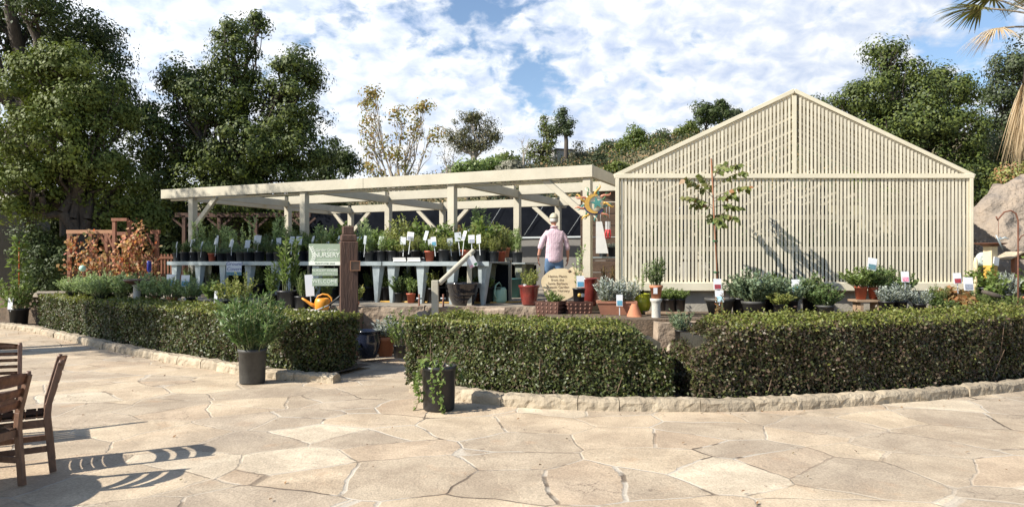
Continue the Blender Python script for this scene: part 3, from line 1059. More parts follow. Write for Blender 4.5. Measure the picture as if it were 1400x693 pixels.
# oaks behind the lath house
b = (gx(1235, 27), 27.0, 0)
tree('oak_tree', 'dark green oak behind the slatted gable, with a narrow raised top', b,
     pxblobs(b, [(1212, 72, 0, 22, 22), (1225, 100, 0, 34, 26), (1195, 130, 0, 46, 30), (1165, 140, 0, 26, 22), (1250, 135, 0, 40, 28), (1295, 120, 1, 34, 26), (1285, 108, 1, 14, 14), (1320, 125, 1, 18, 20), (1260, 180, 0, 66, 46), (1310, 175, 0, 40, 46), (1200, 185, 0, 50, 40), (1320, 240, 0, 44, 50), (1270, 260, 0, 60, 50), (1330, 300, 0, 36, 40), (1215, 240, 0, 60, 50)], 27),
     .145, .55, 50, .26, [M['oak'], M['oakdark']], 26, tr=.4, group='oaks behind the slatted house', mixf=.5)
b = (gx(1410, 30), 30.0, 1.2)
tree('oak_tree', 'grey green oak behind the boulder and the palm', b,
     pxblobs(b, [(1385, 95, 0, 34, 30), (1420, 80, 0, 40, 34), (1365, 130, 0, 26, 24), (1400, 160, 0, 50, 46), (1360, 200, 0, 34, 40), (1410, 240, 0, 50, 50), (1352, 245, 0, 24, 36)], 30),
     .15, .58, 46, .27, [M['oakgrey'], M['oakdark']], 27, tr=.4, group='oaks behind the slatted house', mixf=.3)
b = (gx(60, 20.5), 20.5, 0)
tree('rounded_shrub', 'rounded dark evergreen shrub under the oak boughs beside the red creeper', b,
     pxblobs(b, [(62, 350, 0, 34, 42), (45, 335, 0, 22, 26), (85, 365, 0, 22, 30), (70, 385, 0, 40, 30)], 20.5), .10, .4, 42, .18, [M['oakdark']], 28, tr=.1, cat='shrub')  # dark leaf colour stands in for shade on this shrub
for i, (px, py, rx, ry, d, lab) in enumerate([(140, 345, 60, 40, 27, 'dark hedge bush behind the red creeper trellis'), (240, 340, 60, 45, 28, 'dark bush behind the corner post of the pergola'), (350, 335, 60, 40, 31, 'dark bush in shade behind the seedling table, under the brown arbor'), (20, 360, 60, 60, 31, 'dark bush in deep shade beside the grey shed'), (45, 300, 55, 50, 28, 'tall dark bush under the yellowish green oak, nearest the edge'), (125, 292, 60, 46, 28.5, 'tall dark bush under the yellowish green oak, over the red trellis beam'), (205, 300, 55, 44, 29, 'tall dark bush between the red trellis and the double topped oak')]):  # last three bushes are added fill that darkens the space under the oaks
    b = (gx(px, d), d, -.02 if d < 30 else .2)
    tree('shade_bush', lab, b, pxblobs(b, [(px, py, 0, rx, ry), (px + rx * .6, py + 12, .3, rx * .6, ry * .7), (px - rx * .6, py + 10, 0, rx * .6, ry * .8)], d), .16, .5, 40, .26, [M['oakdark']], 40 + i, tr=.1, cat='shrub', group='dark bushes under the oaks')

# far trees on the hillside
def hz(px, d): return hillh(gx(px, d), d)


b = (gx(545, 50), 50.0, hz(545, 50))
tree('sycamore_tree', 'sparse autumn sycamore with yellowing leaves and open crown above the pergola roof', b,
     pxblobs(b, [(508, 140, 0, 14, 14), (502, 165, 0, 12, 16), (505, 195, 0, 16, 14), (548, 160, 0, 15, 14), (570, 165, 0, 14, 20), (560, 190, 0, 20, 14), (590, 185, 0, 12, 12), (530, 205, 0, 26, 18), (555, 215, 0, 30, 18), (500, 220, 0, 18, 16), (512, 130, 0, 7, 8), (580, 145, 0, 8, 9), (540, 235, 0, 40, 14)], 50),
     .27, 1.15, 9, .36, [M['syca']], 51, bark='palebark', tr=.22, fork=.25, fill=.10)
b = (gx(613, 60), 60.0, hz(613, 60))
tree('bare_tree', 'thin nearly leafless grey tree between the sycamore and the eucalyptus', b,
     pxblobs(b, [(608, 205, 0, 12, 12), (620, 208, 0, 12, 10), (614, 222, 0, 9, 8)], 60), .16, 1.0, 4, .5, [M['greyshrub']], 52, bark='palebark', tr=.17, fork=.5, fill=.1)
b = (gx(648, 92), 92.0, hz(648, 92))
tree('eucalyptus_tree', 'tall domed eucalyptus with pale forked trunk alone on the hilltop', b,
     pxblobs(b, [(645, 165, 0, 20, 13), (628, 178, 0, 16, 13), (665, 175, 0, 15, 14), (616, 190, 0, 10, 10), (640, 188, 0, 22, 14), (668, 190, 0, 13, 12), (630, 203, 0, 15, 8), (655, 202, 0, 14, 8), (676, 186, 0, 6, 7), (650, 158, 0, 12, 7)], 92),
     .34, 1.15, 26, .50, [M['euca']], 53, bark='palebark', tr=.42, fork=.32, asp=.5)
b = (gx(741, 88), 88.0, hz(741, 88))
tree('eucalyptus_tree', 'loose green tree leaning beside the tall pine on the ridge', b,
     pxblobs(b, [(745, 172, 0, 10, 12), (752, 185, 0, 8, 10), (738, 200, 0, 16, 10), (752, 205, 0, 13, 14), (730, 212, 0, 14, 10), (745, 220, 0, 18, 8)], 88), .36, 1.2, 22, .5, [M['euca'], M['oak']], 54, tr=.3, fork=.4, mixf=.6)
b = (gx(773, 84), 84.0, hz(773, 84))
tree('pine_tree', 'tall slim pine with a bare trunk on the ridge', b,
     pxblobs(b, [(770, 155, 0, 6, 7), (768, 166, 0, 10, 7), (777, 168, 0, 8, 7), (762, 178, 0, 9, 6), (775, 180, 0, 9, 6), (770, 172, 0, 10, 9)], 84), .30, .95, 24, .4, [M['pinelf']], 55, tr=.25, fork=.82)
b = (gx(716, 80), 80.0, hz(716, 80))
o = tree('bare_tree', 'thin bare dead tree standing above the pergola roof', b, pxblobs(b, [(712, 190, 0, 8, 10), (722, 195, 0, 7, 10), (717, 210, 0, 10, 8)], 80), .1, 1.4, 1, .5, [M['greyshrub']], 56, bark='palebark', tr=.16, fork=.5, fill=.0)
b = (gx(790, 86), 86.0, hz(790, 86))
tree('olive_tree', 'rounded grey leaved tree to one side of the tall pine', b, pxblobs(b, [(788, 207, 0, 13, 14), (796, 215, 0, 9, 10), (785, 220, 0, 13, 8)], 86), .3, 1.0, 24, .4, [M['greyshrub'], M['euca']], 57, tr=.2, mixf=.4)
hb = [(690, 222, 22, 12, 70, 'oak', 'rounded green bush on the ridge just past the domed eucalyptus'), (672, 228, 40, 8, 66, 'green', 'low trimmed green shrub mass along the ridge top'), (640, 232, 25, 8, 64, 'green', 'bright green low bush under the domed eucalyptus'), (828, 205, 16, 12, 95, 'oakdark', 'dark rounded tree on the hill above the corner of the pergola'),
      (868, 192, 20, 16, 88, 'brightlf', 'brightest yellow green tree on the slope above the gable edge'), (850, 212, 18, 14, 84, 'oak', 'mid green tree below the yellow green one on the slope'), (905, 192, 18, 13, 92, 'oakdark', 'dark oak on the slope next to the yellow green tree'), (893, 205, 24, 12, 84, 'oak', 'low oak on the slope directly over the gable rake'),
      (940, 180, 20, 14, 96, 'oak', 'mid slope oak below the feathery tall tree'), (965, 155, 22, 18, 90, 'oakdark', 'feathery tall dark tree high on the slope'), (985, 150, 16, 12, 92, 'oakdark', 'dark tree crown touching the feathery tall tree'), (1006, 160, 16, 11, 98, 'oakgrey', 'small grey green tree near the peak of the gable'), (1040, 165, 24, 18, 98, 'oakdark', 'dark oak on the slope behind the gable peak'), (1110, 150, 30, 20, 90, 'oakdark', 'dark oak showing just past the gable peak'),
      (818, 222, 12, 8, 80, 'oakgrey', 'small grey bush on the bare slope above the pergola corner'), (700, 232, 14, 7, 60, 'greyshrub', 'brownish dry bush above the pergola roof'), (840, 232, 20, 10, 70, 'oak', 'dark green bush touching the pergola roof corner')]
for i, (px, py, rx, ry, d, mt, lab) in enumerate(hb):
    b = (gx(px, d), d, min(hz(px, d), at(px, py + ry, d).z - .3))
    tree('hill_tree', lab, b, pxblobs(b, [(px, py, 0, rx * .8, ry * .8), (px - rx * .5, py + ry * .4, 0, rx * .6, ry * .6), (px + rx * .5, py + ry * .3, 0, rx * .55, ry * .65), (px + rx * .1, py - ry * .45, 0, rx * .45, ry * .5)], d), .36, 1.1, 30, .42, [M[mt]], 70 + i, tr=.2, group='trees along the hillside')
# scattered dry brush, uncountable
rng = np.random.default_rng(5)
BP = []
while len(BP) < 1500:
    px = rng.uniform(420, 1200); d = rng.uniform(55, 112)
    BP.append((gx(px, d), d, hz(px, d)))
BP = np.array(BP)
idx = np.repeat(np.arange(len(BP)), 40)
P = BP[idx] + rng.normal(0, 1, (len(idx), 3)) * np.array([.8, .8, .35]) + np.array([0, 0, .35])
nr = unit(rng.normal(0, 1, P.shape) + np.array([0, 0, .6]))
A = Acc(); A.add(leaves(P, unit(np.cross(nr, rng.normal(0, 1, P.shape))), nr, .30, .18)); A.Mi[0] = (rng.random(len(P)) < .22).astype(int)
tag(link('hillside_brush', A.mesh('brush', [M['oakgrey'], leafmat('dry_brush_leaf', [(.22, .14, .07), (.30, .20, .10), (.15, .12, .05)], .8, .1)])), 'dry brown and grey brush scattered over the hillside', 'brush', kind='stuff')

hs = thing('hill_house', 'small pale house with dark flat roof beside the pine on the ridge', 'house', (gx(770, 90), 90, at(770, 226, 90).z - .2), R(20), scale=.62)
MB().box((0, 0, 1.4), (4.2, 3.5, 3.6)).build('wall', mat('far_wall', (.45, .44, .42)), hs)
MB().box((0, 0, 3.3), (4.8, 4.1, .25)).build('roof', mat('far_roof', (.12, .10, .09)), hs)
wf = MB().box((.5, -1.78, 1.9), (1.2, .06, 1.0)).build('window', mat('far_glass', (.05, .06, .08), rough=.2), hs)

# boulder behind the lath house
def rock(name, label, loc, size, m, seed, sub=5, cat='boulder'):
    bm = bmesh.new()
    bmesh.ops.create_icosphere(bm, subdivisions=sub, radius=1)
    for v in bm.verts:
        p = v.co.copy()
        k = 1 + .24 * mnoise.noise(p * 1.3 + Vector((seed, 0, 0))) + .11 * mnoise.noise(p * 3.1 + Vector((0, seed, 0))) - .06 * abs(mnoise.noise(p * 4.3 + Vector((seed, 5, 0)))) + .045 * mnoise.noise(p * 8) + .022 * mnoise.noise(p * 19)
        v.co = Vector((p.x * size[0] * k, p.y * size[1] * k, p.z * size[2] * k))
        v.co.z = max(v.co.z, -size[2] * .3)
    for f in bm.faces: f.smooth = True
    me = bpy.data.meshes.new(name)
    bm.to_mesh(me); bm.free()
    me.materials.append(m)
    o = link(name, me); o.location = loc
    return tag(o, label, cat)


rock('boulder', 'huge tan sandstone boulder beyond the end wall of the slatted house', (12.0, 15.8, .75), (1.95, 1.1, 2.85), M['boulder'], 4)
rock('rock', 'pale wedge shaped rock lying at the foot of the handrail post', (gx(578, 12.85), 12.8, .42), (.26, .2, .34), M['wallstone'], 8, 4, 'rock')
rock('rock', 'rough tan rock against the wall behind the silvery potted shrub', (gx(548, 12.8), 12.85, .18), (.38, .25, .42), M['wallstone'], 15, 4, 'rock')
rock('rock', 'flat topped tan rock seen through the gap between the hedges', (gx(945, 10.75), 10.75, .12), (.5, .32, .33), M['kerbstone'], 19, 4, 'rock')
b = (gx(1385, 17.2), 17.2, 2.0)
tree('rock_shrub', 'yellowish dry shrub growing over the top of the boulder', b, pxblobs(b, [(1375, 240, 0, 14, 9), (1395, 235, 0, 14, 10), (1385, 248, 0, 18, 7)], 17.2), .09, .35, 30, .16, [M['yellowgreen'], M['bronze']], 90, tr=.05, cat='shrub', mixf=.4)

# ------------------------------------------------------------------ fan palm at the edge
pb = Vector((gx(1422, 13.6), 13.6, TZ))
pt = 5.75
palm = thing('fan_palm', 'fan palm with green fronds above and dead straw fronds hanging beside the slatted house', 'palm', pb)
A = Acc()
zz = np.linspace(-.3, pt, 26)
pp = np.stack([.06 * np.sin(zz), np.zeros(26), zz], 1)
rr = .21 + .02 * np.sin(zz * 21) + .05 * np.exp(-zz * 2)
A.add(segs(pp[:-1], pp[1:], rr[:-1], rr[1:], 12))
link('trunk', A.mesh('palm_trunk', [M['bark']]), palm)
M['palmleaf'] = leafmat('palm_leaf', [(.10, .115, .03), (.15, .15, .045), (.075, .09, .022), (.24, .19, .07)], .5, .3)


def frond(rng, az, el, plen, blen, droop, nb=34, spread=R(118)):
    """fan leaf: stalk, then blades radiating and drooping at the tips"""
    A = []
    d = np.array([math.cos(az) * math.cos(el), math.sin(az) * math.cos(el), math.sin(el)])
    p0 = np.zeros(3)
    pts = [p0]
    for i in range(5):
        dd = unit(d + np.array([0, 0, -droop * .35 * i / 5]))
        pts.append(pts[-1] + dd * plen / 5)
    V, Q = segs(np.array(pts[:-1]), np.array(pts[1:]), .022, .016, 4)
    parts = [(V, Q, 1)]
    hub = pts[-1]; d = unit(pts[-1] - pts[-2])
    side = unit(np.cross(d, np.array([0, 0, 1.0]))); up = np.cross(side, d)
    for i in range(nb):
        a = (i / (nb - 1) - .5) * 2 * spread
        bd = unit(d * math.cos(a) + side * math.sin(a) + up * (.25 * math.cos(a) - .12) + rng.normal(0, .04, 3))
        L = blen * (.72 + .28 * math.cos(a)) * rng.uniform(.85, 1.08)
        k = 5
        prev = hub; W = .030 if nb < 50 else .016
        vs = []
        for j in range(k + 1):
            f = j / k
            q = hub + bd * L * f + np.array([0, 0, -1.0]) * droop * L * .55 * f ** 2.2
            sdir = unit(np.cross(bd, up) + 1e-6)
            wv = W * (.35 + .9 * f) if f < .5 else W * (.8) * (1 - (f - .5) * 1.9)
            vs += [q - sdir * max(wv, .002), q + sdir * max(wv, .002)]
        vs = np.array(vs)
        q4 = np.array([[2 * j, 2 * j + 1, 2 * j + 3, 2 * j + 2] for j in range(k)])
        parts.append((vs, q4, 0))
    return parts


rng = np.random.default_rng(61)
FR = [(R(190), R(28), 1.0, .95, .5, 0), (R(215), R(45), .9, .95, .5, 0), (R(160), R(20), 1.0, .9, .6, 0), (R(240), R(20), .9, .9, .7, 0), (R(120), R(40), 1.0, .9, .5, 0), (R(60), R(35), 1.0, .9, .5, 0), (R(0), R(30), 1.0, .95, .5, 0), (R(300), R(35), 1.0, .9, .5, 0), (R(270), R(60), .8, .9, .4, 0), (R(90), R(65), .8, .9, .4, 0), (R(178), R(52), .95, .95, .45, 0),
      (R(184), R(6), .85, .72, 1.0, 1), (R(178), R(-80), .9, .80, 2.0, 1), (R(200), R(-78), .8, .75, 2.0, 1), (R(250), R(-74), .8, .8, 2.0, 1), (R(300), R(-74), .8, .8, 2.0, 1), (R(10), R(-74), .9, .9, 2.0, 1), (R(80), R(-74), .9, .9, 2.0, 1), (R(130), R(-76), .8, .8, 2.0, 1)]
for az, el, pl, bl, dr, dead in FR:
    A = Acc()
    for V_, Q_, mi in frond(rng, az, el, pl, bl, dr, nb=64 if dead else 44, spread=R(40) if el < R(-40) else R(100)):
        A.add((V_, Q_), mi)
    o = link('frond', A.mesh('palm_frond', [M['straw'] if dead else M['palmleaf'], M['palebark']]), palm)
    o.location = (.06 * math.sin(pt), 0, pt - (.25 if dead else 0))
    if dead: o['label'] = 'dry straw coloured hanging frond'

# ------------------------------------------------------------------ pergola
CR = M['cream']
UP = Vector((0, 0, 1))
pgl = thing('pergola', 'long cream painted timber pergola over the plant tables', 'pergola', pg(0, 0, DZ), 0)
inv = Matrix.Translation(-pg(0, 0, DZ))


def pbar(name, a, b, w_, h_, up=(0, 0, 1), m=CR, parent=pgl, bev=.006):
    mb = MB()
    o0 = pg(0, 0, DZ)
    mb.bar(a - o0, b - o0, w_, h_, up, bev)
    return mb.build(name, m, parent)


ZB = 3.325                      # underside of the front beam
rows = {0: 0.09, 1: 3.6, 2: 6.7}
us = [.09, 3.1, 7.07, 10.68]
for r_, v_ in rows.items():
    for u_ in us:
        ztop = ZB if r_ == 0 else 3.44 if r_ == 1 else 3.40
        pbar('post', pg(u_, v_, DZ - .02), pg(u_, v_, ztop), .16, .16, (U.x, U.y, 0))
# front fascia in two scarfed lengths, end fascias, beams behind
pbar('beam', pg(-.045, .0, ZB + .12), pg(5.3, .0, ZB + .12), .09, .235)
pbar('beam', pg(5.303, .0, ZB + .12), pg(11.68, .0, ZB + .12), .09, .235)
pbar('beam', pg(-.0, .048, ZB + .121), pg(-.0, 7.3, ZB + .121), .09, .233)
pbar('beam', pg(11.63, .048, ZB + .121), pg(11.63, 7.3, ZB + .121), .09, .233)
for u_ in us[1:]:
    pbar('beam', pg(u_, .05, ZB + .11), pg(u_, 7.28, ZB + .11), .13, .20)
for k, v_ in ((1, 3.6), (2, 6.7)):
    z_ = 3.555 if k == 1 else 3.50
    for a_, b_ in zip([.05] + [x + .068 for x in us[1:]], [x - .068 for x in us[1:]] + [11.58]):
        pbar('beam', pg(a_, v_ + (0 if k == 1 else 0), z_ - .02), pg(b_, v_, z_ - .02), .13, .24)
pbar('header', pg(.05, .12, ZB - .03), pg(11.5, .12, ZB - .03), .04, .05)


def brace(u0, v, z0, u1, z1, w_=.09, h_=.12):
    pbar('brace', pg(u0, v, z0), pg(u1, v, z1), w_, h_)


brace(.16, .09, 2.62, .98, ZB)
brace(10.60, .09, 2.60, 9.86, ZB)
brace(3.17, 6.7, 2.72, 3.9, 3.37)
brace(10.6, 6.7, 2.72, 9.9, 3.37)
brace(10.76, 6.7, 2.72, 11.4, 3.37)
brace(7.15, 6.7, 2.55, 8.0, 3.37)
brace(6.99, 6.7, 2.55, 6.15, 3.37)

# shade-cloth fence behind the pergola
sc = thing('shade_fence', 'dark shade cloth fence with a grey lower panel behind the pergola', 'fence', pg(0, 8.1, DZ))
o0 = pg(0, 8.1, DZ)
for k in range(8):
    u_ = -4.2 + k * 2.6
    MB().bar(pg(u_, 8.16, DZ) - o0, pg(u_, 8.16, 3.75) - o0, .09, .09, (U.x, U.y, 0)).build('post', M['blackiron'], sc)
mb = MB()
mb.grid(lambda a, b: pg(-4.3 + 18.4 * a, 8.08 + .03 * math.sin(a * 60) * math.sin(b * 3) + .04 * mnoise.noise(Vector((a * 22, b * 4, 0))), 2.50 + 1.2 * b) - o0, 90, 10)
mm = mb.build('cloth', M['mesh'], sc)
MB().bar(pg(-4.3, 8.06, 2.47) - o0, pg(14.0, 8.06, 2.47) - o0, .05, .05).build('rail', M['cardback'], sc)
mb = MB()
mb.grid(lambda a, b: pg(-4.3 + 9.6 * a, 8.09 + .015 * mnoise.noise(Vector((a * 30, b * 4, 4))), DZ + 1.60 * b) - o0, 60, 6)
mb.build('lower_panel', M['greypanel'], sc)
MB().grid(lambda a, b: pg(5.3 + 8.8 * a, 8.09 + .02 * mnoise.noise(Vector((a * 30, b * 4, 4))), DZ + 1.60 * b) - o0, 60, 6).build('lower_cloth', M['mesh'], sc)
mb = MB()
for k in range(7):
    u_ = -3.5 + k * 1.5
    mb.tube([pg(u_, 8.0, 3.6) - o0, pg(u_ + .75, 8.0, 2.55) - o0], .007, 5)
mb.build('guy_wires', M['cardback'], sc)
# raised timber bed and hoop door behind the man
rbed = thing('raised_bed', 'low weathered timber planting bed behind the walking man', 'planter', pg(.8, 6.2, DZ))
MB().bar((-1.6, .5, .12), (3.0, -1.5, .12), .08, .24).build('front_board', M['plank'], rbed)
MB().bar((-1.55, .9, .12), (3.1, -1.1, .12), .55, .16).build('soil', M['soil'], rbed)
MB().bar((-1.6, .48, .31), (3.0, -1.52, .31), .22, .05).build('cap_board', M['plank'], rbed)
hoop = thing('hoop_tunnel', 'pale translucent hoop tunnel panel standing behind the walking man', 'tunnel', pg(-.55, 7.6, DZ))
n = 22
arch = [(-1.0, 0)] + [(-1.0 * math.cos(math.pi * i / n), .75 + 1.0 * math.sin(math.pi * i / n)) for i in range(n + 1)] + [(1.0, 0)]
bm = bmesh.new()
fv = [bm.verts.new((x, .0, z)) for x, z in arch]; bv = [bm.verts.new((x, .8, z)) for x, z in arch]
bm.faces.new(fv)
for i in range(len(arch) - 1): bm.faces.new((fv[i], fv[i + 1], bv[i + 1], bv[i]))
me = bpy.data.meshes.new('tunnel_skin'); bm.to_mesh(me); bm.free(); me.materials.append(mat('greyed_film', (.27, .255, .23), (.22, .21, .19), .8, .5))
link('film', me, hoop)
MB().tube([(x, -.02, z) for x, z in arch], .025, 6).build('hoop', M['cardback'], hoop)
hoop.rotation_euler = (0, 0, math.atan2(-U.y, -U.x))

# ------------------------------------------------------------------ lath house
HX, HY = 5.326, 13.1
HW, HD = 6.73, 5.6
BZ, RZ, AZ = 1.194, 3.30, 4.90
lh = thing('lath_house', 'big cream slatted garden house with a pointed gable front', 'lath house', (HX, HY, TZ))
LT = M['lath']
z0 = -TZ


def hb_(name, a, b, w_, h_, up=(0, 0, 1), m=M['creamh'], bev=.004):
    return MB().bar((a[0], a[1], a[2] + z0), (b[0], b[1], b[2] + z0), w_, h_, up, bev).build(name, m, lh)


def roofz(x): return RZ + (AZ - RZ) * (1 - abs(x) / (HW / 2))


rng = random.Random(3)
half = HW / 2
NSL = 94
pitch = (HW - .15) / NSL
mb = MB(); mg = MB()
for i in range(NSL):
    x = -half + .08 + pitch * (i + .5)
    sw = .0425 + rng.uniform(-.002, .002)
    dx = rng.uniform(-.0025, .0025)
    if abs(x) > .055 or True:
        mb.box((x + dx, .0 + rng.uniform(0, .003), (BZ + .115 + RZ - .045) / 2 + z0), (sw, .022, RZ - BZ - .16), Matrix.Rotation(rng.uniform(-.0022, .0022), 3, 'Y'))
    if abs(x) > .06:
        zt = roofz(abs(x) + pitch / 2) - .055
        if zt > RZ + .06:
            mg.box((x + dx, .0, (RZ + .05 + zt) / 2 + z0), (sw, .022, zt - RZ - .05), Matrix.Rotation(rng.uniform(-.002, .002), 3, 'Y'))
mb.build('front_slats', LT, lh)
mg.build('gable_slats', LT, lh)
for s in (-1, 1):
    hb_('corner_post', (s * (half - .035), .0, BZ + .11), (s * (half - .035), .0, RZ - .045), .09, .07, (1, 0, 0))
    hb_('corner_post', (s * (half - .05), HD, BZ + .1), (s * (half - .05), HD, RZ - .05), .10, .10, (1, 0, 0))
    # rake board and the roof edge above it
    hb_('rake_board', (s * (half + .03), -.012, RZ - .005), (0, -.012, AZ + .008), .05, .075, (0, 0, 1))
    # rafters and roof laths running along the depth
    for k in range(1, 6):
        y = HD * k / 6
        hb_('rafter', (s * (half - .02), y, RZ - .04), (s * .01, y, AZ - .07), .05, .12, (0, 0, 1), LT)
    mr_ = MB()
    nl = 62
    for k in range(nl):
        y = .06 + (HD - .12) * k / (nl - 1)
        a_ = Vector((s * (half - .01), y, RZ + .045 + z0)); b_ = Vector((s * .012, y, AZ - .01 + z0))
        mr_.bar(a_, b_, .062, .02)
    mr_.build('roof_slats', LT, lh)
    ms = MB()
    ny = int(HD / .085)
    for k in range(ny):
        y = .12 + (HD - .2) * k / (ny - 1)
        ms.box((s * (half - .01), y, (BZ + RZ) / 2 + z0), (.022, .047, RZ - BZ))
    ms.build('side_slats', LT, lh)
    hb_('side_plate', (s * (half - .05), .05, RZ - .01), (s * (half - .05), HD - .05, RZ - .01), .09, .10)
    hb_('side_sill', (s * (half - .05), .05, BZ), (s * (half - .05), HD - .05, BZ), .12, .14)
hb_('centre_post', (0, -.004, RZ + .05), (0, -.004, AZ - .09), .05, .085, (1, 0, 0))
hb_('ridge', (0, .05, AZ - .06), (0, HD, AZ - .06), .05, .16)
hb_('front_rail', (-half - .02, -.016, RZ), (half + .02, -.016, RZ), .055, .085)
for z in (2.53, 1.93):
    hb_('inner_rail', (-half + .1, .045, z), (half - .1, .045, z), .04, .09, m=LT)
hb_('base_beam', (-half - .07, -.035, BZ + .03), (half + .07, -.035, BZ + .03), .16, .165, bev=.012)
mb = MB()
for i in range(58):
    x = -half + .1 + (HW - .2) * i / 57
    zt = roofz(x) - .1
    mb.box((x, HD, (BZ + zt) / 2 + z0), (.05, .022, zt - BZ))
mb.build('back_slats', LT, lh)
hb_('back_rail', (-half, HD - .04, 2.4), (half, HD - .04, 2.4), .05, .1, m=LT)
hb_('back_rail', (-half, HD - .04, RZ - .05), (half, HD - .04, RZ - .05), .05, .1, m=LT)
for x in (-1.9, 1.9):
    hb_('inner_post', (x, HD * .5, TZ + .05), (x, HD * .5, roofz(x) - .1), .1, .1, (1, 0, 0), LT)
hb_('tie_beam', (-half + .1, HD * .5, RZ - .1), (half - .1, HD * .5, RZ - .1), .08, .14, m=LT)
mb = MB()
mb.box((0, .12, (BZ - .06 + TZ - .3) / 2 + z0), (HW - .1, .2, BZ - .06 - TZ + .3))
mb.box((0, HD - .1, (BZ - .06 + TZ - .3) / 2 + z0), (HW - .1, .2, BZ - .06 - TZ + .3))
for s in (-1, 1): mb.box((s * (half - .15), HD / 2, (BZ - .062 + TZ - .3) / 2 + z0), (.2, HD - .45, BZ - .062 - TZ + .3))
mb.build('foundation', M['concrete'], lh)
MB().box((0, HD / 2, TZ + .22 + z0), (HW - .55, HD - .45, .04)).build('floor', M['mulch'], lh)
SHEAR = .405   # the side walls run away from the viewer, parallel to the walk beside them
for o_ in list(lh.children):
    for v in o_.data.vertices: v.co.x += SHEAR * v.co.y
# benches added inside to darken what shows between the slats
for k, (x, y) in enumerate([(-2.2, 1.7), (.2, 1.9), (2.5, 1.7), (-1.2, 4.4), (1.9, 4.4)]):
    t = thing('slat_bench', ['grey plant bench inside the slatted house, behind the small staked tree', 'grey plant bench inside the slatted house, behind its middle slats', 'grey plant bench inside the slatted house, nearest its boulder end', 'grey plant bench deep inside the slatted house on the pergola side', 'grey plant bench deep inside the slatted house on the boulder side'][k], 'bench', (HX + x + SHEAR * y, HY + y, TZ + .24), 0, 'benches inside the slatted house')
    MB().box((0, 0, .72), (1.9, .8, .05)).build('bench_top', M['plank'], t)
    for sx in (-.85, .85):
        for sy in (-.33, .33): MB().box((sx, sy, .345), (.07, .07, .69)).build('leg', M['plank'], t)

# ------------------------------------------------------------------ potted plants
PM = {}


def pot_mesh(kind):
    """unit-height pot meshes, wall thickness included"""
    if ('pot', kind) in PM: return PM['pot', kind]
    P_ = {
        'nursery': (.40, .47, [(0, 0), (.38, 0), (.40, .02), (.465, .90), (.50, .90), (.505, 1.0), (.475, 1.0), (.45, .88), (.44, .86), (.0, .86)], M['blackpot']),
        'tall': (.40, .47, [(0, 0), (.345, 0), (.36, .03), (.385, .9), (.41, .91), (.41, 1.0), (.38, 1.0), (.365, .9), (0, .9)], M['greypot']),
        'terra': (.4, .5, [(0, 0), (.33, 0), (.45, .78), (.50, .78), (.515, 1.0), (.46, 1.0), (.43, .86), (0, .86)], M['terra']),
        'redclay': (.4, .5, [(0, 0), (.34, 0), (.45, .85), (.49, .85), (.50, 1.0), (.46, 1.0), (.44, .86), (0, .86)], M['redplastic']),
        'glazed': (.4, .5, [(0, 0), (.34, 0), (.36, .03), (.44, .45), (.49, .86), (.54, .90), (.545, .98), (.52, 1.0), (.47, .98), (.44, .85), (0, .84)], M['redpot']),
        'belly': (.4, .5, [(0, 0), (.33, 0), (.36, .04), (.50, .40), (.535, .62), (.47, .88), (.49, .95), (.50, 1.0), (.45, 1.0), (.43, .9), (0, .86)], M['limepot']),
        'bigblack': (.5, .7, [(0, 0), (.42, 0), (.46, .05), (.60, .55), (.64, .80), (.645, .86), (.69, .90), (.70, .97), (.67, 1.0), (.62, .97), (.58, .8), (0, .78)], M['jetpot']),
        'wide': (.6, .8, [(0, 0), (.55, 0), (.72, .8), (.78, .82), (.80, 1.0), (.74, 1.0), (.70, .85), (0, .82)], M['greypot']),
    }
    prof = P_[kind][2]
    mb = MB().lathe(prof[:-1], 22)
    me = mb.mesh(kind + '_pot', P_[kind][3])
    rin, zin = prof[-1][0] or prof[-2][0], prof[-1][1]
    ms = MB().lathe([(prof[-2][0] - .004, zin), (prof[-2][0] * .5, zin + .02), (0, zin + .015)], 16)
    soil = ms.mesh('soil', M['soil'])
    PM['pot', kind] = (me, soil, prof[-2][0], zin)
    return PM['pot', kind]


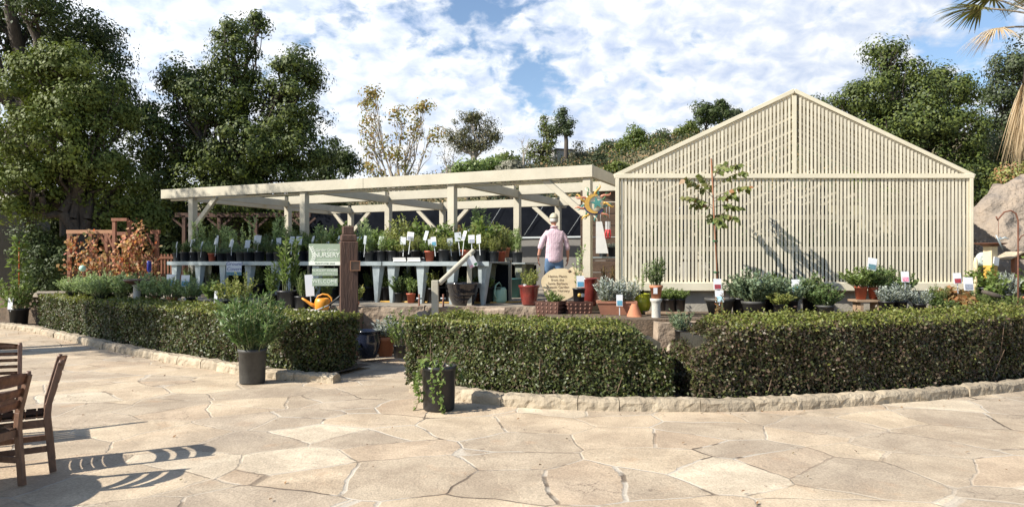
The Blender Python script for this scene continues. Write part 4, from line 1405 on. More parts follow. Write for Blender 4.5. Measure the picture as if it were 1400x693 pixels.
def plant_mesh(kind, var=0):
    """foliage of about unit height, several habits"""
    key = ('plant', kind, var)
    if key in PM: return PM[key]
    rng = np.random.default_rng(abs(hash(kind)) % 1000 + var * 77 if False else sum(map(ord, kind)) * 13 + var * 77)
    spec = {  # stems, leaves per stem, height, spread, leaf length, width, tilt, mats
        'bushy': (44, 26, .9, .48, .11, .055, .9, 'green'),
        'feathery': (52, 30, 1.0, .36, .08, .024, .65, 'yellowgreen'),
        'silvery': (40, 20, .8, .42, .13, .035, .8, 'silver'),
        'spiky': (34, 32, 1.0, .30, .09, .022, .5, 'green'),
        'leafy': (22, 16, 1.0, .44, .17, .10, .75, 'green'),
        'loose': (26, 22, 1.1, .50, .11, .05, .75, 'yellowgreen'),
        'bluish': (34, 20, .7, .5, .13, .02, .9, 'blueg'),
        'mounding': (60, 26, .85, .5, .085, .036, .85, 'sage'),
        'tallstem': (13, 38, 1.2, .28, .13, .04, .4, 'sage'),
        'bronzed': (22, 8, .7, .45, .20, .16, .85, 'bronze'),
        'olive': (32, 26, 1.0, .40, .10, .032, .55, 'darkgreen'),
        'dense': (60, 26, .95, .5, .11, .05, .9, 'darkgreen'),
        'rustspike': (14, 40, 1.2, .24, .06, .03, .3, 'bronze'),
        'oleander': (64, 46, 1.0, .56, .115, .030, .85, 'oleander'),
        'thin': (5, 20, 1.25, .25, .09, .05, .35, 'sage'),
    }[kind]
    ns, nl, h, sp, ll, lw_, tilt, mt = spec
    A = Acc()
    P = []; D = []; Nn = []; S = []
    s0 = []; s1 = []
    for i in range(ns):
        az = rng.uniform(0, 2 * math.pi)
        rad = sp * .35 * math.sqrt(rng.random())
        tl = tilt * rng.random() ** .7
        hh = h * rng.uniform(.55, 1.05) * (1 - .35 * tl)
        b0 = np.array([math.cos(az) * rad, math.sin(az) * rad, 0])
        tip = b0 + np.array([math.cos(az) * sp * tl * 1.0, math.sin(az) * sp * tl * 1.0, hh])
        tip += np.array([rng.normal(0, .04), rng.normal(0, .04), 0])
        mid = (b0 + tip) / 2 + np.array([0, 0, hh * .08]) + rng.normal(0, .03, 3) * np.array([1, 1, .3])
        pts = [b0, mid, tip]
        s0 += pts[:-1]; s1 += pts[1:]
        for j in range(nl):
            f = .18 + .82 * (j + rng.random()) / nl
            q = (1 - f) ** 2 * b0 + 2 * f * (1 - f) * mid + f * f * tip
            a2 = rng.uniform(0, 2 * math.pi)
            ax = unit(tip - b0)
            out_ = np.array([math.cos(a2), math.sin(a2), rng.uniform(-.2, .5)])
            d = unit(out_ + ax * rng.uniform(.3, 1.0))
            P.append(q); D.append(d); S.append(ll * rng.uniform(.6, 1.2))
            Nn.append(np.array([math.cos(az) * .5 + rng.normal(0, .55), math.sin(az) * .5 + rng.normal(0, .55), .75]))
    S = np.array(S)
    A.add(leaves(np.array(P), np.array(D), np.array(Nn), S, S * lw_ / ll), 0)
    A.add(segs(np.array(s0), np.array(s1), .010, .006, 3), 1)
    me = A.mesh(kind + '_foliage', [M[mt], M['stem']])
    PM[key] = me
    return me


def potted(label, loc, pot='nursery', ph=.20, kind='bushy', hgt=.35, spread=None, var=0, rz=None, group=None, potmat=None, leaf=None, name='potted_plant'):
    o = thing(name, label, 'potted plant', loc, rz if rz is not None else random.uniform(0, 6.28), group)
    me, soil, rin, zin = pot_mesh(pot)
    if potmat:
        key = ('potm', pot, potmat)
        if key not in PM:
            c = me.copy(); c.materials.clear(); c.materials.append(M[potmat]); PM[key] = c
        me = PM[key]
    p = link('pot', me, o); p.scale = (ph, ph, ph)
    s = link('soil', soil, o); s.scale = (ph, ph, ph)
    if kind:
        fm = plant_mesh(kind, var)
        if leaf:
            key = ('leafm', kind, var, leaf)
            if key not in PM:
                c = fm.copy(); c.materials[0] = M[leaf]; PM[key] = c
            fm = PM[key]
        f = link('foliage', fm, o)
        sp = spread if spread else hgt
        f.scale = (sp, sp, hgt); f.location = (0, 0, zin * ph)
    return o


def sign_card(label, loc, h=.35, w_=.13, ch=.17, face=0.0, tilt=-.15, pic=None, front=True, group=None, lean=0.0, cat='plant card'):
    """card on a stake pushed into a pot or the ground"""
    o = thing('plant_card', label, cat, loc, face, group)
    o.rotation_euler = (tilt * .4, lean, face)
    MB().box((0, 0, h / 2), (.016, .006, h)).build('stake', M['stake'], o)
    c = MB().box((0, -.008, h + ch / 2 - .04), (w_, .006, ch), Matrix.Rotation(tilt, 3, 'X')).build('card', M['paper'] if front else M['cardback'], o)
    if pic:
        pm_ = MB().box((0, -.0125 + (-.0), h + ch * .28 - .04), (w_ * .78, .004, ch * .40), Matrix.Rotation(tilt, 3, 'X'))
        me = pm_.mesh('picture', M[pic])
        for v in me.vertices: v.co.y += (v.co.z - (h + ch / 2 - .04)) * math.tan(-tilt) * 0 - .002 + (h + ch * .5 - .04 - (h + ch * .28 - .04)) * math.sin(tilt)
        link('picture', me, c)
    return o


# ------------------------------------------------------------------ seedling tables
def tpt(s, v, z):
    p = Vector((-.7, 13.4)) + U * s + Vv * v
    return Vector((p.x, p.y, z))


TTOP = 1.69
TANG = math.atan2(-U.y, -U.x)      # local +x runs towards the house end


def metal_leg(parent, x, y, m, h, wt=.30, wb=.09, flip=1):
    """folded sheet leg: wide at the top, narrow at the foot"""
    bm = bmesh.new()
    t = .10
    def ring(wd, dp, z): return [bm.verts.new((x - wd / 2, y + flip * dp, z)), bm.verts.new((x - wd * .30, y, z)), bm.verts.new((x + wd * .30, y, z)), bm.verts.new((x + wd / 2, y + flip * dp, z))]
    a = ring(wb, .04, 0); b = ring(wt, .10, h)
    for i in range(3): bm.faces.new((a[i], a[i + 1], b[i + 1], b[i]))
    bmesh.ops.recalc_face_normals(bm, faces=bm.faces)
    bmesh.ops.solidify(bm, geom=bm.faces[:], thickness=.006)
    me = bpy.data.meshes.new('leg'); bm.to_mesh(me); bm.free(); me.materials.append(m)
    return link('leg', me, parent)


tables = [(-.28, 2.14, 'grey sheet metal plant table nearest the handrail, on tapered legs'), (2.17, 4.85, 'middle grey sheet metal plant table, behind the brown sign post'), (4.88, 8.32, 'longest grey sheet metal plant table, farthest from the handrail, bearing a paper sign')]
for s0_, s1_, lab in tables:
    c = tpt((s0_ + s1_) / 2, .5, DZ)
    o = thing('metal_table', lab, 'plant table', c, TANG, 'metal plant tables')
    L = s1_ - s0_; hh = TTOP - DZ
    mb = MB().box((0, 0, hh - .012), (L, 1.0, .024))
    mb.box((0, -.4985, hh - .04), (L, .006, .085)); mb.box((0, .4985, hh - .04), (L, .006, .085))
    mb.build('tabletop', M['galv'], o)
    nleg = max(2, int(round(L / .95)) + 1)
    for k in range(nleg):
        x = -L / 2 + .17 + (L - .34) * k / (nleg - 1)
        metal_leg(o, x, -.44, M['galv'], hh - .03, .32, .10, 1)
        metal_leg(o, x + .22 * (1 if k < nleg - 1 else -1), .44, M['galv_old'], hh - .03, .32, .10, -1)
    MB().bar((-L / 2 + .1, .25, .30), (L / 2 - .1, .25, .30), .03, .03).build('cross_bar', M['blackiron'], o)
    MB().grid(lambda a, b_: Vector((-L / 2 + .03 + (L - .06) * a, .482 + .012 * math.sin(a * 40 + b_), .02 + (hh - .08) * b_)), 60, 4).build('shade_skirt', M['mesh'], o)  # added dark sheet stands in for the shade under the table

DESC = {'bushy': 'bushy green', 'feathery': 'feathery yellowish', 'silvery': 'silvery', 'spiky': 'dark spiky', 'leafy': 'broad leaved', 'loose': 'loose yellowish', 'bluish': 'trailing bluish', 'mounding': 'pale mounding', 'tallstem': 'tall stemmed', 'rustspike': 'rust spiked', 'olive': 'fine dark', 'bronzed': 'bronze leaved'}
ORD = ['first', 'second', 'third', 'fourth', 'fifth', 'sixth', 'seventh', 'eighth', 'ninth', 'tenth', 'eleventh', 'twelfth', 'thirteenth', 'fourteenth', 'fifteenth', 'sixteenth', 'seventeenth', 'eighteenth', 'nineteenth', 'twentieth']
rng = random.Random(17)
TNAME = ['short', 'middle', 'long']
for ti, (s0_, s1_, lab) in enumerate(tables):
    kinds_front = [['leafy', 'loose', 'feathery', 'bushy', 'loose', 'feathery'], ['spiky', 'bushy', 'loose', 'leafy', 'tallstem', 'feathery'], ['olive', 'spiky', 'mounding', 'bluish', 'bluish', 'olive']][ti]
    kinds_back = [['leafy', 'rustspike', 'loose', 'leafy', 'feathery'], ['feathery', 'tallstem', 'leafy', 'tallstem', 'loose'], ['tallstem', 'spiky', 'tallstem', 'thin', 'olive']][ti]
    for row, (v_, kinds) in enumerate(((.16, kinds_front), (.50, kinds_front), (.82, kinds_back))):
        n_ = int((s1_ - s0_ - .1) / .275)
        for k in range(n_):
            s = s1_ - .12 - (s1_ - s0_ - .24) * k / (n_ - 1)
            if row == 0 and ti == 0 and s < .55: continue
            kd = kinds[(k // 2 + (k * 7 + row) % 2) % len(kinds)] if ti else kinds[(k + row) % len(kinds)]
            hh = {0: rng.uniform(.20, .33), 1: rng.uniform(.28, .45), 2: rng.uniform(.38, .74)}[row]
            if kd == 'bluish': hh *= .6
            d_ = DESC.get(kd, 'thin stemmed')
            red = (k * 5 + ti * 3 + row) % 11 == 4
            lb = '%s plant in %s pot, %s in %s row of %s metal table' % (d_, 'red' if red else 'black', ORD[k], ['front', 'middle', 'back'][row], TNAME[ti])
            p = tpt(s + rng.uniform(-.02, .02), v_ + rng.uniform(-.04, .04), TTOP + .001)
            potted(lb, p, 'redclay' if red else 'nursery', rng.uniform(.19, .235), kd, hh * 1.1, max(.42, hh * rng.uniform(1.0, 1.3)), k % 3, group='pots on the metal tables', potmat='greypot' if (k * 3 + row) % 4 == 1 and not red else None)
    # plant cards pushed in among the pots
    nc = [11, 9, 13][ti]
    for k in range(nc):
        s = s1_ - .25 - (s1_ - s0_ - .45) * k / (nc - 1) + rng.uniform(-.05, .05)
        p = tpt(s, rng.choice((.05, .09, .06, .28, .33)), TTOP + rng.uniform(.08, .17))
        lit = ti == 0 and k in (2, 5, 8, 9)  # unlit cards take the grey sheet, their shade put into its colour
        sign_card('%s plant card, %s from the far end of the %s metal table' % ('white' if lit else 'pale grey', ORD[k], TNAME[ti]), p, rng.uniform(.22, .34), rng.uniform(.10, .14), rng.uniform(.15, .20), TANG + rng.uniform(-.5, .5) - .1, rng.uniform(-.25, -.02), rng.choice(['photo5', 'photo2']) if lit else None, lit, 'cards on the metal tables', rng.uniform(-.16, .16))
# two wooden flats on the front edge of the short table
for k, s in enumerate((1.72, 1.38)):
    o = thing('seed_tray', ['pale wooden seed tray at the table edge nearer the brown post', 'pale wooden seed tray at the table edge nearer the handrail'][k], 'tray', tpt(s, .06, TTOP + .001), TANG)
    MB().box((0, 0, .012), (.30, .16, .02)).build('tray_base', M['whiteplastic'], o)
    for a, b_, c_ in ((-.075, 0, .30), (.075, 0, .30)): MB().box((0, a, .05), (c_, .012, .06), Matrix.Rotation(.35 if a < 0 else 0, 3, 'X')).build('tray_side', M['whiteplastic'], o)
    MB().box((0, 0, .06), (.28, .13, .03)).build('soil', M['soil'], o)

# paper sign hung on the long table


def text_mesh(txt, size, m, depth=.002, align='CENTER', spacing=1.0, line=1.0, shear=0.0):
    c = bpy.data.curves.new('lettering', 'FONT')
    c.body = txt; c.size = size; c.align_x = align; c.align_y = 'CENTER'; c.extrude = depth; c.space_character = spacing; c.space_line = line; c.shear = shear; c.resolution_u = 3
    o = bpy.data.objects.new('lettering', c)
    COL.objects.link(o)
    dg = bpy.context.evaluated_depsgraph_get()
    me = bpy.data.meshes.new_from_object(o.evaluated_get(dg))
    bpy.data.objects.remove(o); bpy.data.curves.remove(c)
    me.materials.clear(); me.materials.append(m)
    me.transform(Matrix.Rotation(R(90), 4, 'X'))
    return me


def text(txt, size, m, parent, loc, rx=0.0, **kw):
    o = link('lettering', text_mesh(txt, size, m, **kw), parent)
    o.location = loc
    return o


p = at(320, 367, 15.62)
o = thing('paper_sign', 'white paper sign with blue handwriting hung on the front of the long metal table', 'sign', (p.x, p.y, p.z), 0)
MB().box((0, 0, 0), (.34, .006, .31)).build('sheet', M['paper'], o)
text('Ground\nCovers', .115, M['ink'], o, (0, -.006, .045), shear=.25)
MB().box((0, -.005, -.115), (.34, .005, .075)).build('picture', M['photo6'], o)

# ------------------------------------------------------------------ under and around the tables
rng = random.Random(23)
kindsU = ['bushy', 'dense', 'olive', 'loose', 'spiky', 'tallstem']
cnt = 0
for k in range(24):
    s = .1 + 8.1 * k / 23
    lb = '%s plant on floor under the metal tables, %s pot from the %s end' % (DESC.get(kindsU[k % 6], 'dense dark'), ORD[k if k < 12 else 23 - k], 'handrail' if k < 12 else 'far')
    potted(lb, tpt(s + rng.uniform(-.05, .05), rng.uniform(.25, .75), DZ + .001), 'nursery', rng.uniform(.24, .33), kindsU[k % 6], rng.uniform(.32, .5), .42, k % 3, group='pots under the metal tables', potmat=None)

# second table line added inside the pergola for darkness behind, with taller stock
o = thing('metal_table', 'grey sheet metal table standing behind the others, deep under the pergola', 'plant table', pg(5.4, 2.4, DZ), TANG, 'metal plant tables')
MB().box((0, 0, .80), (6.4, .9, .03)).build('tabletop', M['galv'], o)
for k in range(5):
    for sy in (-.36, .36): metal_leg(o, -3.0 + 1.5 * k, sy, M['galv_old'], .78, .3, .1, 1 if sy < 0 else -1)
MB().grid(lambda a, b_: Vector((-3.15 + 6.3 * a, .41 + .012 * math.sin(a * 60 + b_), .02 + .74 * b_)), 60, 4).build('shade_skirt', M['mesh'], o)  # dark sheet added here too as under-table shade
rng = random.Random(31)
kk = ['tallstem', 'leafy', 'rustspike', 'bushy', 'loose', 'olive', 'feathery']
for k in range(20):
    p = pg(2.5 + 5.9 * k / 19, 2.4 + (.18 if k % 2 else -.18), DZ + .817)
    kd = kk[(k * 3) % 7]
    potted('%s plant on the table deep under the pergola, %s from its house end' % (DESC[kd], ORD[k]), p, 'nursery', .25, kd, rng.uniform(.55, .85), rng.uniform(.5, .7), k % 3, group='tall stock under the pergola')

# ------------------------------------------------------------------ entrance: sign post and signs
sp = at(476.5, 430, 12.1)
post = thing('sign_post', 'massive dark timber post with a notched top at the nursery entrance', 'post', (sp.x, sp.y, 0), R(18))
mb = MB()
mb.box((0, 0, 1.02), (.30, .30, 2.04), bev=.012)
PTOP = 2.04
mb.box((0, 0, PTOP + .06), (.27, .27, .12), bev=.02)
mb.box((-.01, 0, PTOP + .19), (.19, .19, .15), bev=.015)
me = mb.mesh('timber', M['timber']); link('timber', me, post)
pl = MB().box((.10, -.1525, 1.62), (.155, .012, .15)).build('plaque', M['bronze_plaque'] if 'bronze_plaque' in M else mat('brown_plaque', (.13, .075, .05), (.10, .06, .04), 9, .4), post)
mb = MB()
for a_, b_, c_, d_ in ((.10, 1.70, .17, .012), (.10, 1.54, .17, .012), (.02, 1.62, .012, .15), (.18, 1.62, .012, .15)):
    mb.box((a_, -.156, b_), (c_, .016, d_))
mb.build('plaque_frame', mat('copper_edge', (.40, .20, .10), (.32, .15, .08), 9, .4), pl)

sx = at(446, 360, 11.98)
d_ = 11.98
k_ = d_ / F
def sgn(name, lab, x0, x1, y0, y1, dd=11.98):
    a = at((x0 + x1) / 2, (y0 + y1) / 2, dd)
    o = thing(name, lab, 'sign', a)
    w_, h_ = (x1 - x0) * dd / F, (y1 - y0) * dd / F
    return o, w_, h_
o, w_, h_ = sgn('nursery_sign', 'large sage green sign with white lettering and leaf drawing fixed to the dark post', 422.5, 466.5, 333.5, 363)
MB().box((0, 0, 0), (w_, .03, h_), bev=.003).build('board', M['signgreen'], o)
MB().box((0, -.016, -h_ * .40), (w_, .006, h_ * .17)).build('white_band', M['signwhite'], o)
text('Garden Grown', .064, M['signwhite'], o, (.03, -.017, h_ * .22), spacing=.95, shear=.15)
text('NURSERY', .118, M['signwhite'], o, (.035, -.017, -.005), spacing=.86)
text('PLANTS FOR SALE', .042, M['signgreen'], o, (0, -.0205, -h_ * .405))
mb = MB()
mb.box((.04, -.017, -h_ * .235), (.34, .004, .006))
mb.build('rule', M['signwhite'], o)
A = Acc(); rg = np.random.default_rng(3)
stem = [np.array([-.215 + .03 * math.sin(i * .5), -.017, -.12 + .03 * i]) for i in range(9)]
A.add(segs(np.array(stem[:-1]), np.array(stem[1:]), .004, .003, 4))
LP, LD = [], []
for i, q in enumerate(stem):
    for sg in (-1, 1):
        LP.append(q); LD.append(np.array([sg * .9, 0, .55]))
A.add(leaves(np.array(LP), np.array(LD), np.tile([0, -1, 0], (len(LP), 1)), .052, .024, .05))
link('leaf_drawing', A.mesh('leaf_drawing', [M['signwhite']]), o)
o2, w_, h_ = sgn('hours_sign', 'narrow sage green hanging sign with two lines of white lettering, between the other two', 427, 462, 367, 377)
MB().box((0, 0, 0), (w_, .022, h_), bev=.002).build('board', M['signgreen'], o2)
text('NURSERY HOURS', .056, M['signwhite'], o2, (0, -.0125, h_ * .2))
text('10 AM - 4 PM DAILY', .036, M['signwhite'], o2, (0, -.0125, -h_ * .26))
o3, w_, h_ = sgn('welcome_sign', 'lowest sage green hanging sign with one big white word of greeting', 427, 462, 380.5, 391)
MB().box((0, 0, 0), (w_, .022, h_), bev=.002).build('board', M['signgreen'], o3)
text('WELCOME', .085, M['signwhite'], o3, (0, -.0125, .012), spacing=1.08)
text('TO THE GARDEN NURSERY', .026, M['signwhite'], o3, (0, -.0125, -h_ * .36))
for (oo, ya) in ((o2, 364), (o3, 377.5)):
    for s_ in (-.16, .16):
        z1 = at(0, ya, 11.98).z - oo.location.z
        MB().tube([(s_, 0, .03), (s_, 0, z1)], .005, 5).build('hanger', M['blackiron'], oo)
MB().bar((.25, 0, .1), (.37, .06, .1), .02, .04).build('bracket', M['blackiron'], o)

# yellow-orange watering can and the watering wand
wl = at(441, 425, 12.55); wl.z = TZ + .069
wc = thing('watering_can', 'orange plastic watering can with a long spout on the grey timber ledge', 'watering can', wl, 0)
MB().lathe([(0, 0), (.115, 0), (.135, .03), (.14, .14), (.125, .20), (.10, .215), (.09, .21), (.11, .19), (.12, .14), (0, .12)], 24).build('body', M['orange'], wc)
MB().tube([(-.10, 0, .06), (-.20, 0, .10), (-.30, -.01, .17), (-.37, -.015, .215)], [.045, .032, .022, .016], 10).build('spout', M['orange'], wc)
pts = [(.12, 0, .06), (.17, 0, .14), (.16, 0, .22), (.09, 0, .275), (0, 0, .285), (-.08, 0, .25), (-.105, 0, .20)]
MB().tube(pts, .017, 8).build('handle', M['orange'], wc)
wd = thing('watering_wand', 'grey and black watering wand with an orange tip leaning on the dark post', 'hose wand', (0, 0, 0))
a, b_, c_ = at(416, 431, 12.2), at(450, 417, 12.1), at(467, 403, 11.95)
MB().tube([a, b_], .011, 8).build('tube', M['cardback'], wd)
MB().tube([b_, c_], .018, 8).build('grip', M['blackiron'], wd)
MB().tube([a + (a - b_).normalized() * .06, a], [.034, .02], 10).build('tip', M['orangered'], wd)
hz_ = [at(452, 416, 12.15), at(449, 428, 12.15), at(454, 440, 12.2), at(460, 428, 12.2), at(458, 418, 12.2), at(464, 430, 12.2), at(467, 440, 12.2)]
MB().tube(hz_, .014, 8).build('hose', M['blackiron'], wd)

# handrail
hr = thing('handrail', 'cream wooden handrail rising from a short square post to the nursery floor', 'handrail', (0, 0, 0))
p0 = at(595, 383, 12.75); p1 = at(648, 342, 13.35); p2 = at(600, 390, 12.72)
MB().bar((p0.x, p0.y, .0), (p0.x, p0.y, p0.z), .125, .125, (1, 0, 0), .01).build('post', CR, hr)
MB().bar(at(600, 388, 12.74), p1, .085, .085, (0, 0, 1), .02).build('rail', CR, hr)
q = at(642, 345, 13.25)
MB().bar((q.x, q.y, DZ), (q.x, q.y, q.z - .03), .09, .09, (1, 0, 0), .008).build('post', CR, hr)
st_ = thing('stone_steps', 'rough stone steps beside the handrail, behind the middle hedge', 'steps', (-1.0, 12.6, 0))
mb = MB()
for k in range(4):
    mb.box((-.15 + .28 * k, -.12, .105 + .105 * k), (.30 if k < 3 else .35, .6, .21 + .21 * k))
me = mb.mesh('treads', M['wallstone']); link('treads', me, st_)
for k, (px, dd) in enumerate(((573, 12.9), (606, 12.95))):
    a = at(px, 402, dd)
    o = thing('standpipe', ['rusty red brown standpipe between the pale rock and the handrail post', 'thin standpipe with brass taps just past the handrail post'][k], 'water pipe', (a.x, a.y, .0))
    MB().tube([(0, 0, 0), (0, 0, a.z)], .018, 8).build('pipe', M['rust'], o)
    mb = MB()
    mb.tube([(-.05, 0, a.z - .08), (.05, 0, a.z - .08)], .016, 8)
    if k: mb.tube([(-.05, 0, a.z - .28), (.05, 0, a.z - .28)], .016, 8)
    mb.build('tap', M['galv'], o)
# tag hanging on the rail
tg = at(645, 358, 13.2)
o = thing('hanging_tag', 'white hanging tag with small flower pictures under the handrail end', 'tag', tg, R(8))
o.rotation_euler = (0, R(-28), R(8))
MB().box((0, 0, 0), (.17, .004, .20)).build('card', M['paper'], o)
MB().box((-.045, -.004, -.07), (.06, .004, .045)).build('picture', M['photo1'], o)
MB().box((.045, -.004, -.07), (.06, .004, .045)).build('picture', M['dgreen'], o)
MB().tube([(0, 0, .1), (.03, .02, .16)], .003, 4).build('string', M['stake'], o)

# big black glazed pot on the terrace edge
a = at(631, 418, 13.05)
o = thing('glazed_pot', 'large empty black glazed pot with ribbed sides on the terrace edge', 'pot', (a.x, 13.42, DZ))
prof = [(0, 0), (.19, 0), (.215, .03), (.26, .14), (.262, .155), (.275, .16), (.283, .24), (.285, .252), (.297, .258), (.302, .33), (.318, .345), (.322, .40), (.335, .41), (.335, .435), (.315, .44), (.30, .42), (.29, .3), (.2, .06), (0, .05)]
MB().lathe(prof, 36).build('body', M['jetpot'], o)

# wooden frame bench at the end of the metal tables
a = pg(.9, 1.1, DZ)
bx = at(668, 352, 15.0)
o = thing('potting_bench', 'cream framed potting bench past the end of the metal tables, herbs on top', 'bench', (bx.x, bx.y, DZ), R(-8))
hb2 = bx.z - DZ
MB().box((0, 0, hb2 - .03), (.95, .62, .05)).build('bench_top', M['galv'], o)
for sx_ in (-.42, .42):
    for sy_ in (-.26, .26): MB().box((sx_, sy_, (hb2 - .06) / 2), (.085, .085, hb2 - .06)).build('leg', CR, o)
MB().box((0, -.315, hb2 - .045), (1.0, .03, .09)).build('apron', CR, o)
MB().box((0, 0, .18), (.8, .5, .03)).build('shelf', M['plank'], o)
for k, (dx, dy, kd, hh, lab, pot) in enumerate([(-.36, -.05, 'bushy', .5, 'bright green herb spilling over the potting bench, nearest the handrail', 'nursery'), (-.1, -.1, 'mounding', .62, 'big mounded green herb in the middle of the potting bench', 'nursery'), (.2, .1, 'leafy', .5, 'leafy green plant in a terracotta pot at the back of the potting bench', 'terra'), (.36, -.1, 'bushy', .42, 'green plant in a terracotta pot at the house end of the potting bench', 'terra'), (-.2, .22, 'tallstem', .8, 'tall stemmed plant at the back of the potting bench', 'nursery')]):
    potted(lab, Vector((bx.x + dx, bx.y + dy, bx.z - .003)), pot, .22, kd, hh, hh * 1.15, k % 3, leaf='green' if kd in ('mounding',) else None, group='pots on the potting bench')
for k, (px, py) in enumerate([(645, 322), (656, 320), (668, 318), (681, 322)]):
    a = at(px, py + 18, 15.1)
    sign_card(['white plant card nearest the front post over the potting bench', 'white plant card second from the front post over the potting bench', 'pale grey plant card over the middle of the potting bench', 'grey plant card at the house end of the potting bench'][k], (a.x, a.y, bx.z + .1), .34, .16, .22, R(8 - 8 * k), -.1, 'photo2' if k < 2 else None, k < 2, 'cards over the potting bench')
# things standing under and near it
a = at(683, 415, 14.0)
o = thing('watering_can', 'pale green plastic watering can on the floor by the potting bench', 'watering can', (a.x, 14.2, DZ + .001), R(60))
MB().lathe([(0, 0), (.13, 0), (.145, .05), (.14, .26), (.11, .32), (.10, .31), (.12, .25), (0, .22)], 24).build('body', M['palegreen'], o)
MB().tube([(.12, 0, .06), (.22, 0, .18), (.30, 0, .36)], [.04, .025, .018], 8).build('spout', M['palegreen'], o)
MB().tube([(-.13, 0, .08), (-.21, 0, .2), (-.16, 0, .36), (-.03, 0, .42), (.08, 0, .33)], .016, 8).build('handle', M['palegreen'], o)
a = at(701, 400, 16.2)
o = thing('storage_bin', 'dark teal plastic bin standing on the floor behind the potting bench', 'bin', (a.x, 16.3, DZ + .001), R(-20))
MB().lathe([(0, 0), (.17, 0), (.21, .42), (.225, .42), (.225, .45), (.2, .45), (.19, .4), (0, .38)], 24).build('body', M['teal'], o)
MB().box((0, -.205, .3), (.09, .01, .07)).build('sticker', M['orangered'], o)
for k, (px, dd, kd, pot, hh, lab) in enumerate([(655, 14.2, 'leafy', 'terra', .35, 'green plant in a terracotta pot on the floor behind the black glazed pot'), (562, 14.1, 'leafy', 'redclay', .34, 'leafy seedling in an orange pot on the floor behind the standpipe'), (545, 14.3, 'dense', 'nursery', .42, 'dense dark plant in a black pot on the floor near the standpipe')]):
    potted(lab, (gx(px, dd), dd, DZ + .001), pot, .2, kd, hh, hh, k % 3, group='pots on the nursery floor')
# yellow hose lying on the floor
o = thing('garden_hose', 'yellow garden hose lying along the nursery floor under the tables', 'hose', (0, 0, 0))
MB().tube([(gx(520, 14.4), 14.4, DZ + .015), (gx(560, 14.2), 14.25, DZ + .015), (gx(600, 14.0), 14.05, DZ + .015), (gx(650, 13.9), 13.95, DZ + .015), (gx(700, 14.2), 14.2, DZ + .015), (gx(726, 14.6), 14.6, DZ + .015)], .016, 8).build('tube', M['yellow'], o)

# ------------------------------------------------------------------ sun ornament on the corner post
sp_ = at(812, 279, 13.28)
so_ = thing('sun_ornament', 'colourful metal sun and moon ornament with curled rays on the corner post', 'wall ornament', sp_, 0)


def flat_poly(pts, y0, y1, m, name, parent, bev=0):
    bm = bmesh.new()
    a = [bm.verts.new((x, y0, z)) for x, z in pts]; b = [bm.verts.new((x, y1, z)) for x, z in pts]
    bm.faces.new(a); bm.faces.new(b[::-1])
    for i in range(len(pts)): bm.faces.new((a[i], b[i], b[(i + 1) % len(pts)], a[(i + 1) % len(pts)]))
    bmesh.ops.recalc_face_normals(bm, faces=bm.faces)
    me = bpy.data.meshes.new(name); bm.to_mesh(me); bm.free(); me.materials.append(m)
    return link(name, me, parent)


disc = MB().lathe([(0, .05), (.11, .045), (.17, .02), (.195, 0), (.17, -.01), (0, -.012)], 32, ax=(0, -1, 0)).build('face_disc', M['ivory'], so_)
cr_ = [(.185 * math.cos(t), .185 * math.sin(t)) for t in np.linspace(R(70), R(290), 26)] + [(.055 + .155 * math.cos(t), .155 * math.sin(t)) for t in np.linspace(R(275), R(85), 22)]
flat_poly(cr_, -.075, -.045, M['yellow'], 'crescent_moon', so_)
star = [(.045 + (.125 if i % 2 == 0 else .05) * math.cos(R(90 + 36 * i + 12)), .01 + (.125 if i % 2 == 0 else .05) * math.sin(R(90 + 36 * i + 12))) for i in range(10)]
flat_poly(star, -.10, -.077, M['turq'], 'star', so_)
band = [(.21 * math.cos(t), .21 * math.sin(t)) for t in np.linspace(R(200), R(330), 20)] + [(.165 * math.cos(t), .165 * math.sin(t)) for t in np.linspace(R(330), R(200), 20)]
flat_poly(band, -.06, -.03, M['indigo'], 'collar', so_)
rc = ['yellow', 'dgreen', 'coral', 'turq', 'yellow', 'ivory', 'dgreen', 'coral', 'yellow', 'turq', 'coral', 'dgreen', 'yellow', 'ivory', 'turq', 'coral', 'dgreen', 'turq']
for i in range(18):
    t = 2 * math.pi * i / 18 + .1
    big = rc[i] in ('yellow', 'coral')
    L = .20 if big else .16
    pts = []; rad = []
    for j in range(8):
        f = j / 7
        rr_ = .185 + L * f
        tt = t + .38 * math.sin(f * 2.6) * (1 if i % 2 else -1) * f
        pts.append((rr_ * math.cos(tt), -.02 - .02 * math.sin(f * 3), rr_ * math.sin(tt)))
        rad.append(max(.004, (.034 if big else .024) * (1 - f) ** .7 * (.7 + .8 * f)))
    MB().tube(pts, rad, 8).build('ray', M[rc[i]], so_)

# shelf with pots between the corner post and the slatted house
a = at(830, 352, 15.6)
sh = thing('wall_shelf', 'grey metal shelf with uprights between the corner post and the slatted house', 'shelf', (a.x, a.y, DZ), 0)
for z_ in (a.z - DZ, a.z - DZ - .75): MB().box((.1, 0, z_), (1.0, .45, .035)).build('board', M['galv'], sh)
for x_ in (-.38, .58):
    for y_ in (-.2, .2): MB().box((x_, y_, .55 + .3), (.035, .035, 1.7)).build('upright', M['blackiron'], sh)
for k, px in enumerate((824.5, 837)):
    potted(['silvery plant in the shelf pot nearer the corner post', 'silvery plant in the shelf pot nearer the slatted house'][k], (gx(px, 15.5), 15.5, a.z + .019), 'nursery', .2, 'silvery', .18, .3, k, group='pots on the shelf')
for k, px in enumerate((826, 838)):
    potted(['rusty spiked plant in a pot on the lower shelf by the corner post', 'rusty spiked plant in a pot on the lower shelf by the slatted house'][k], (gx(px, 15.5), 15.5, a.z - .75 + .019), 'brown_' if False else 'terra', .2, 'rustspike', .34, .4, k, group='pots on the lower shelf', potmat='brownpot')
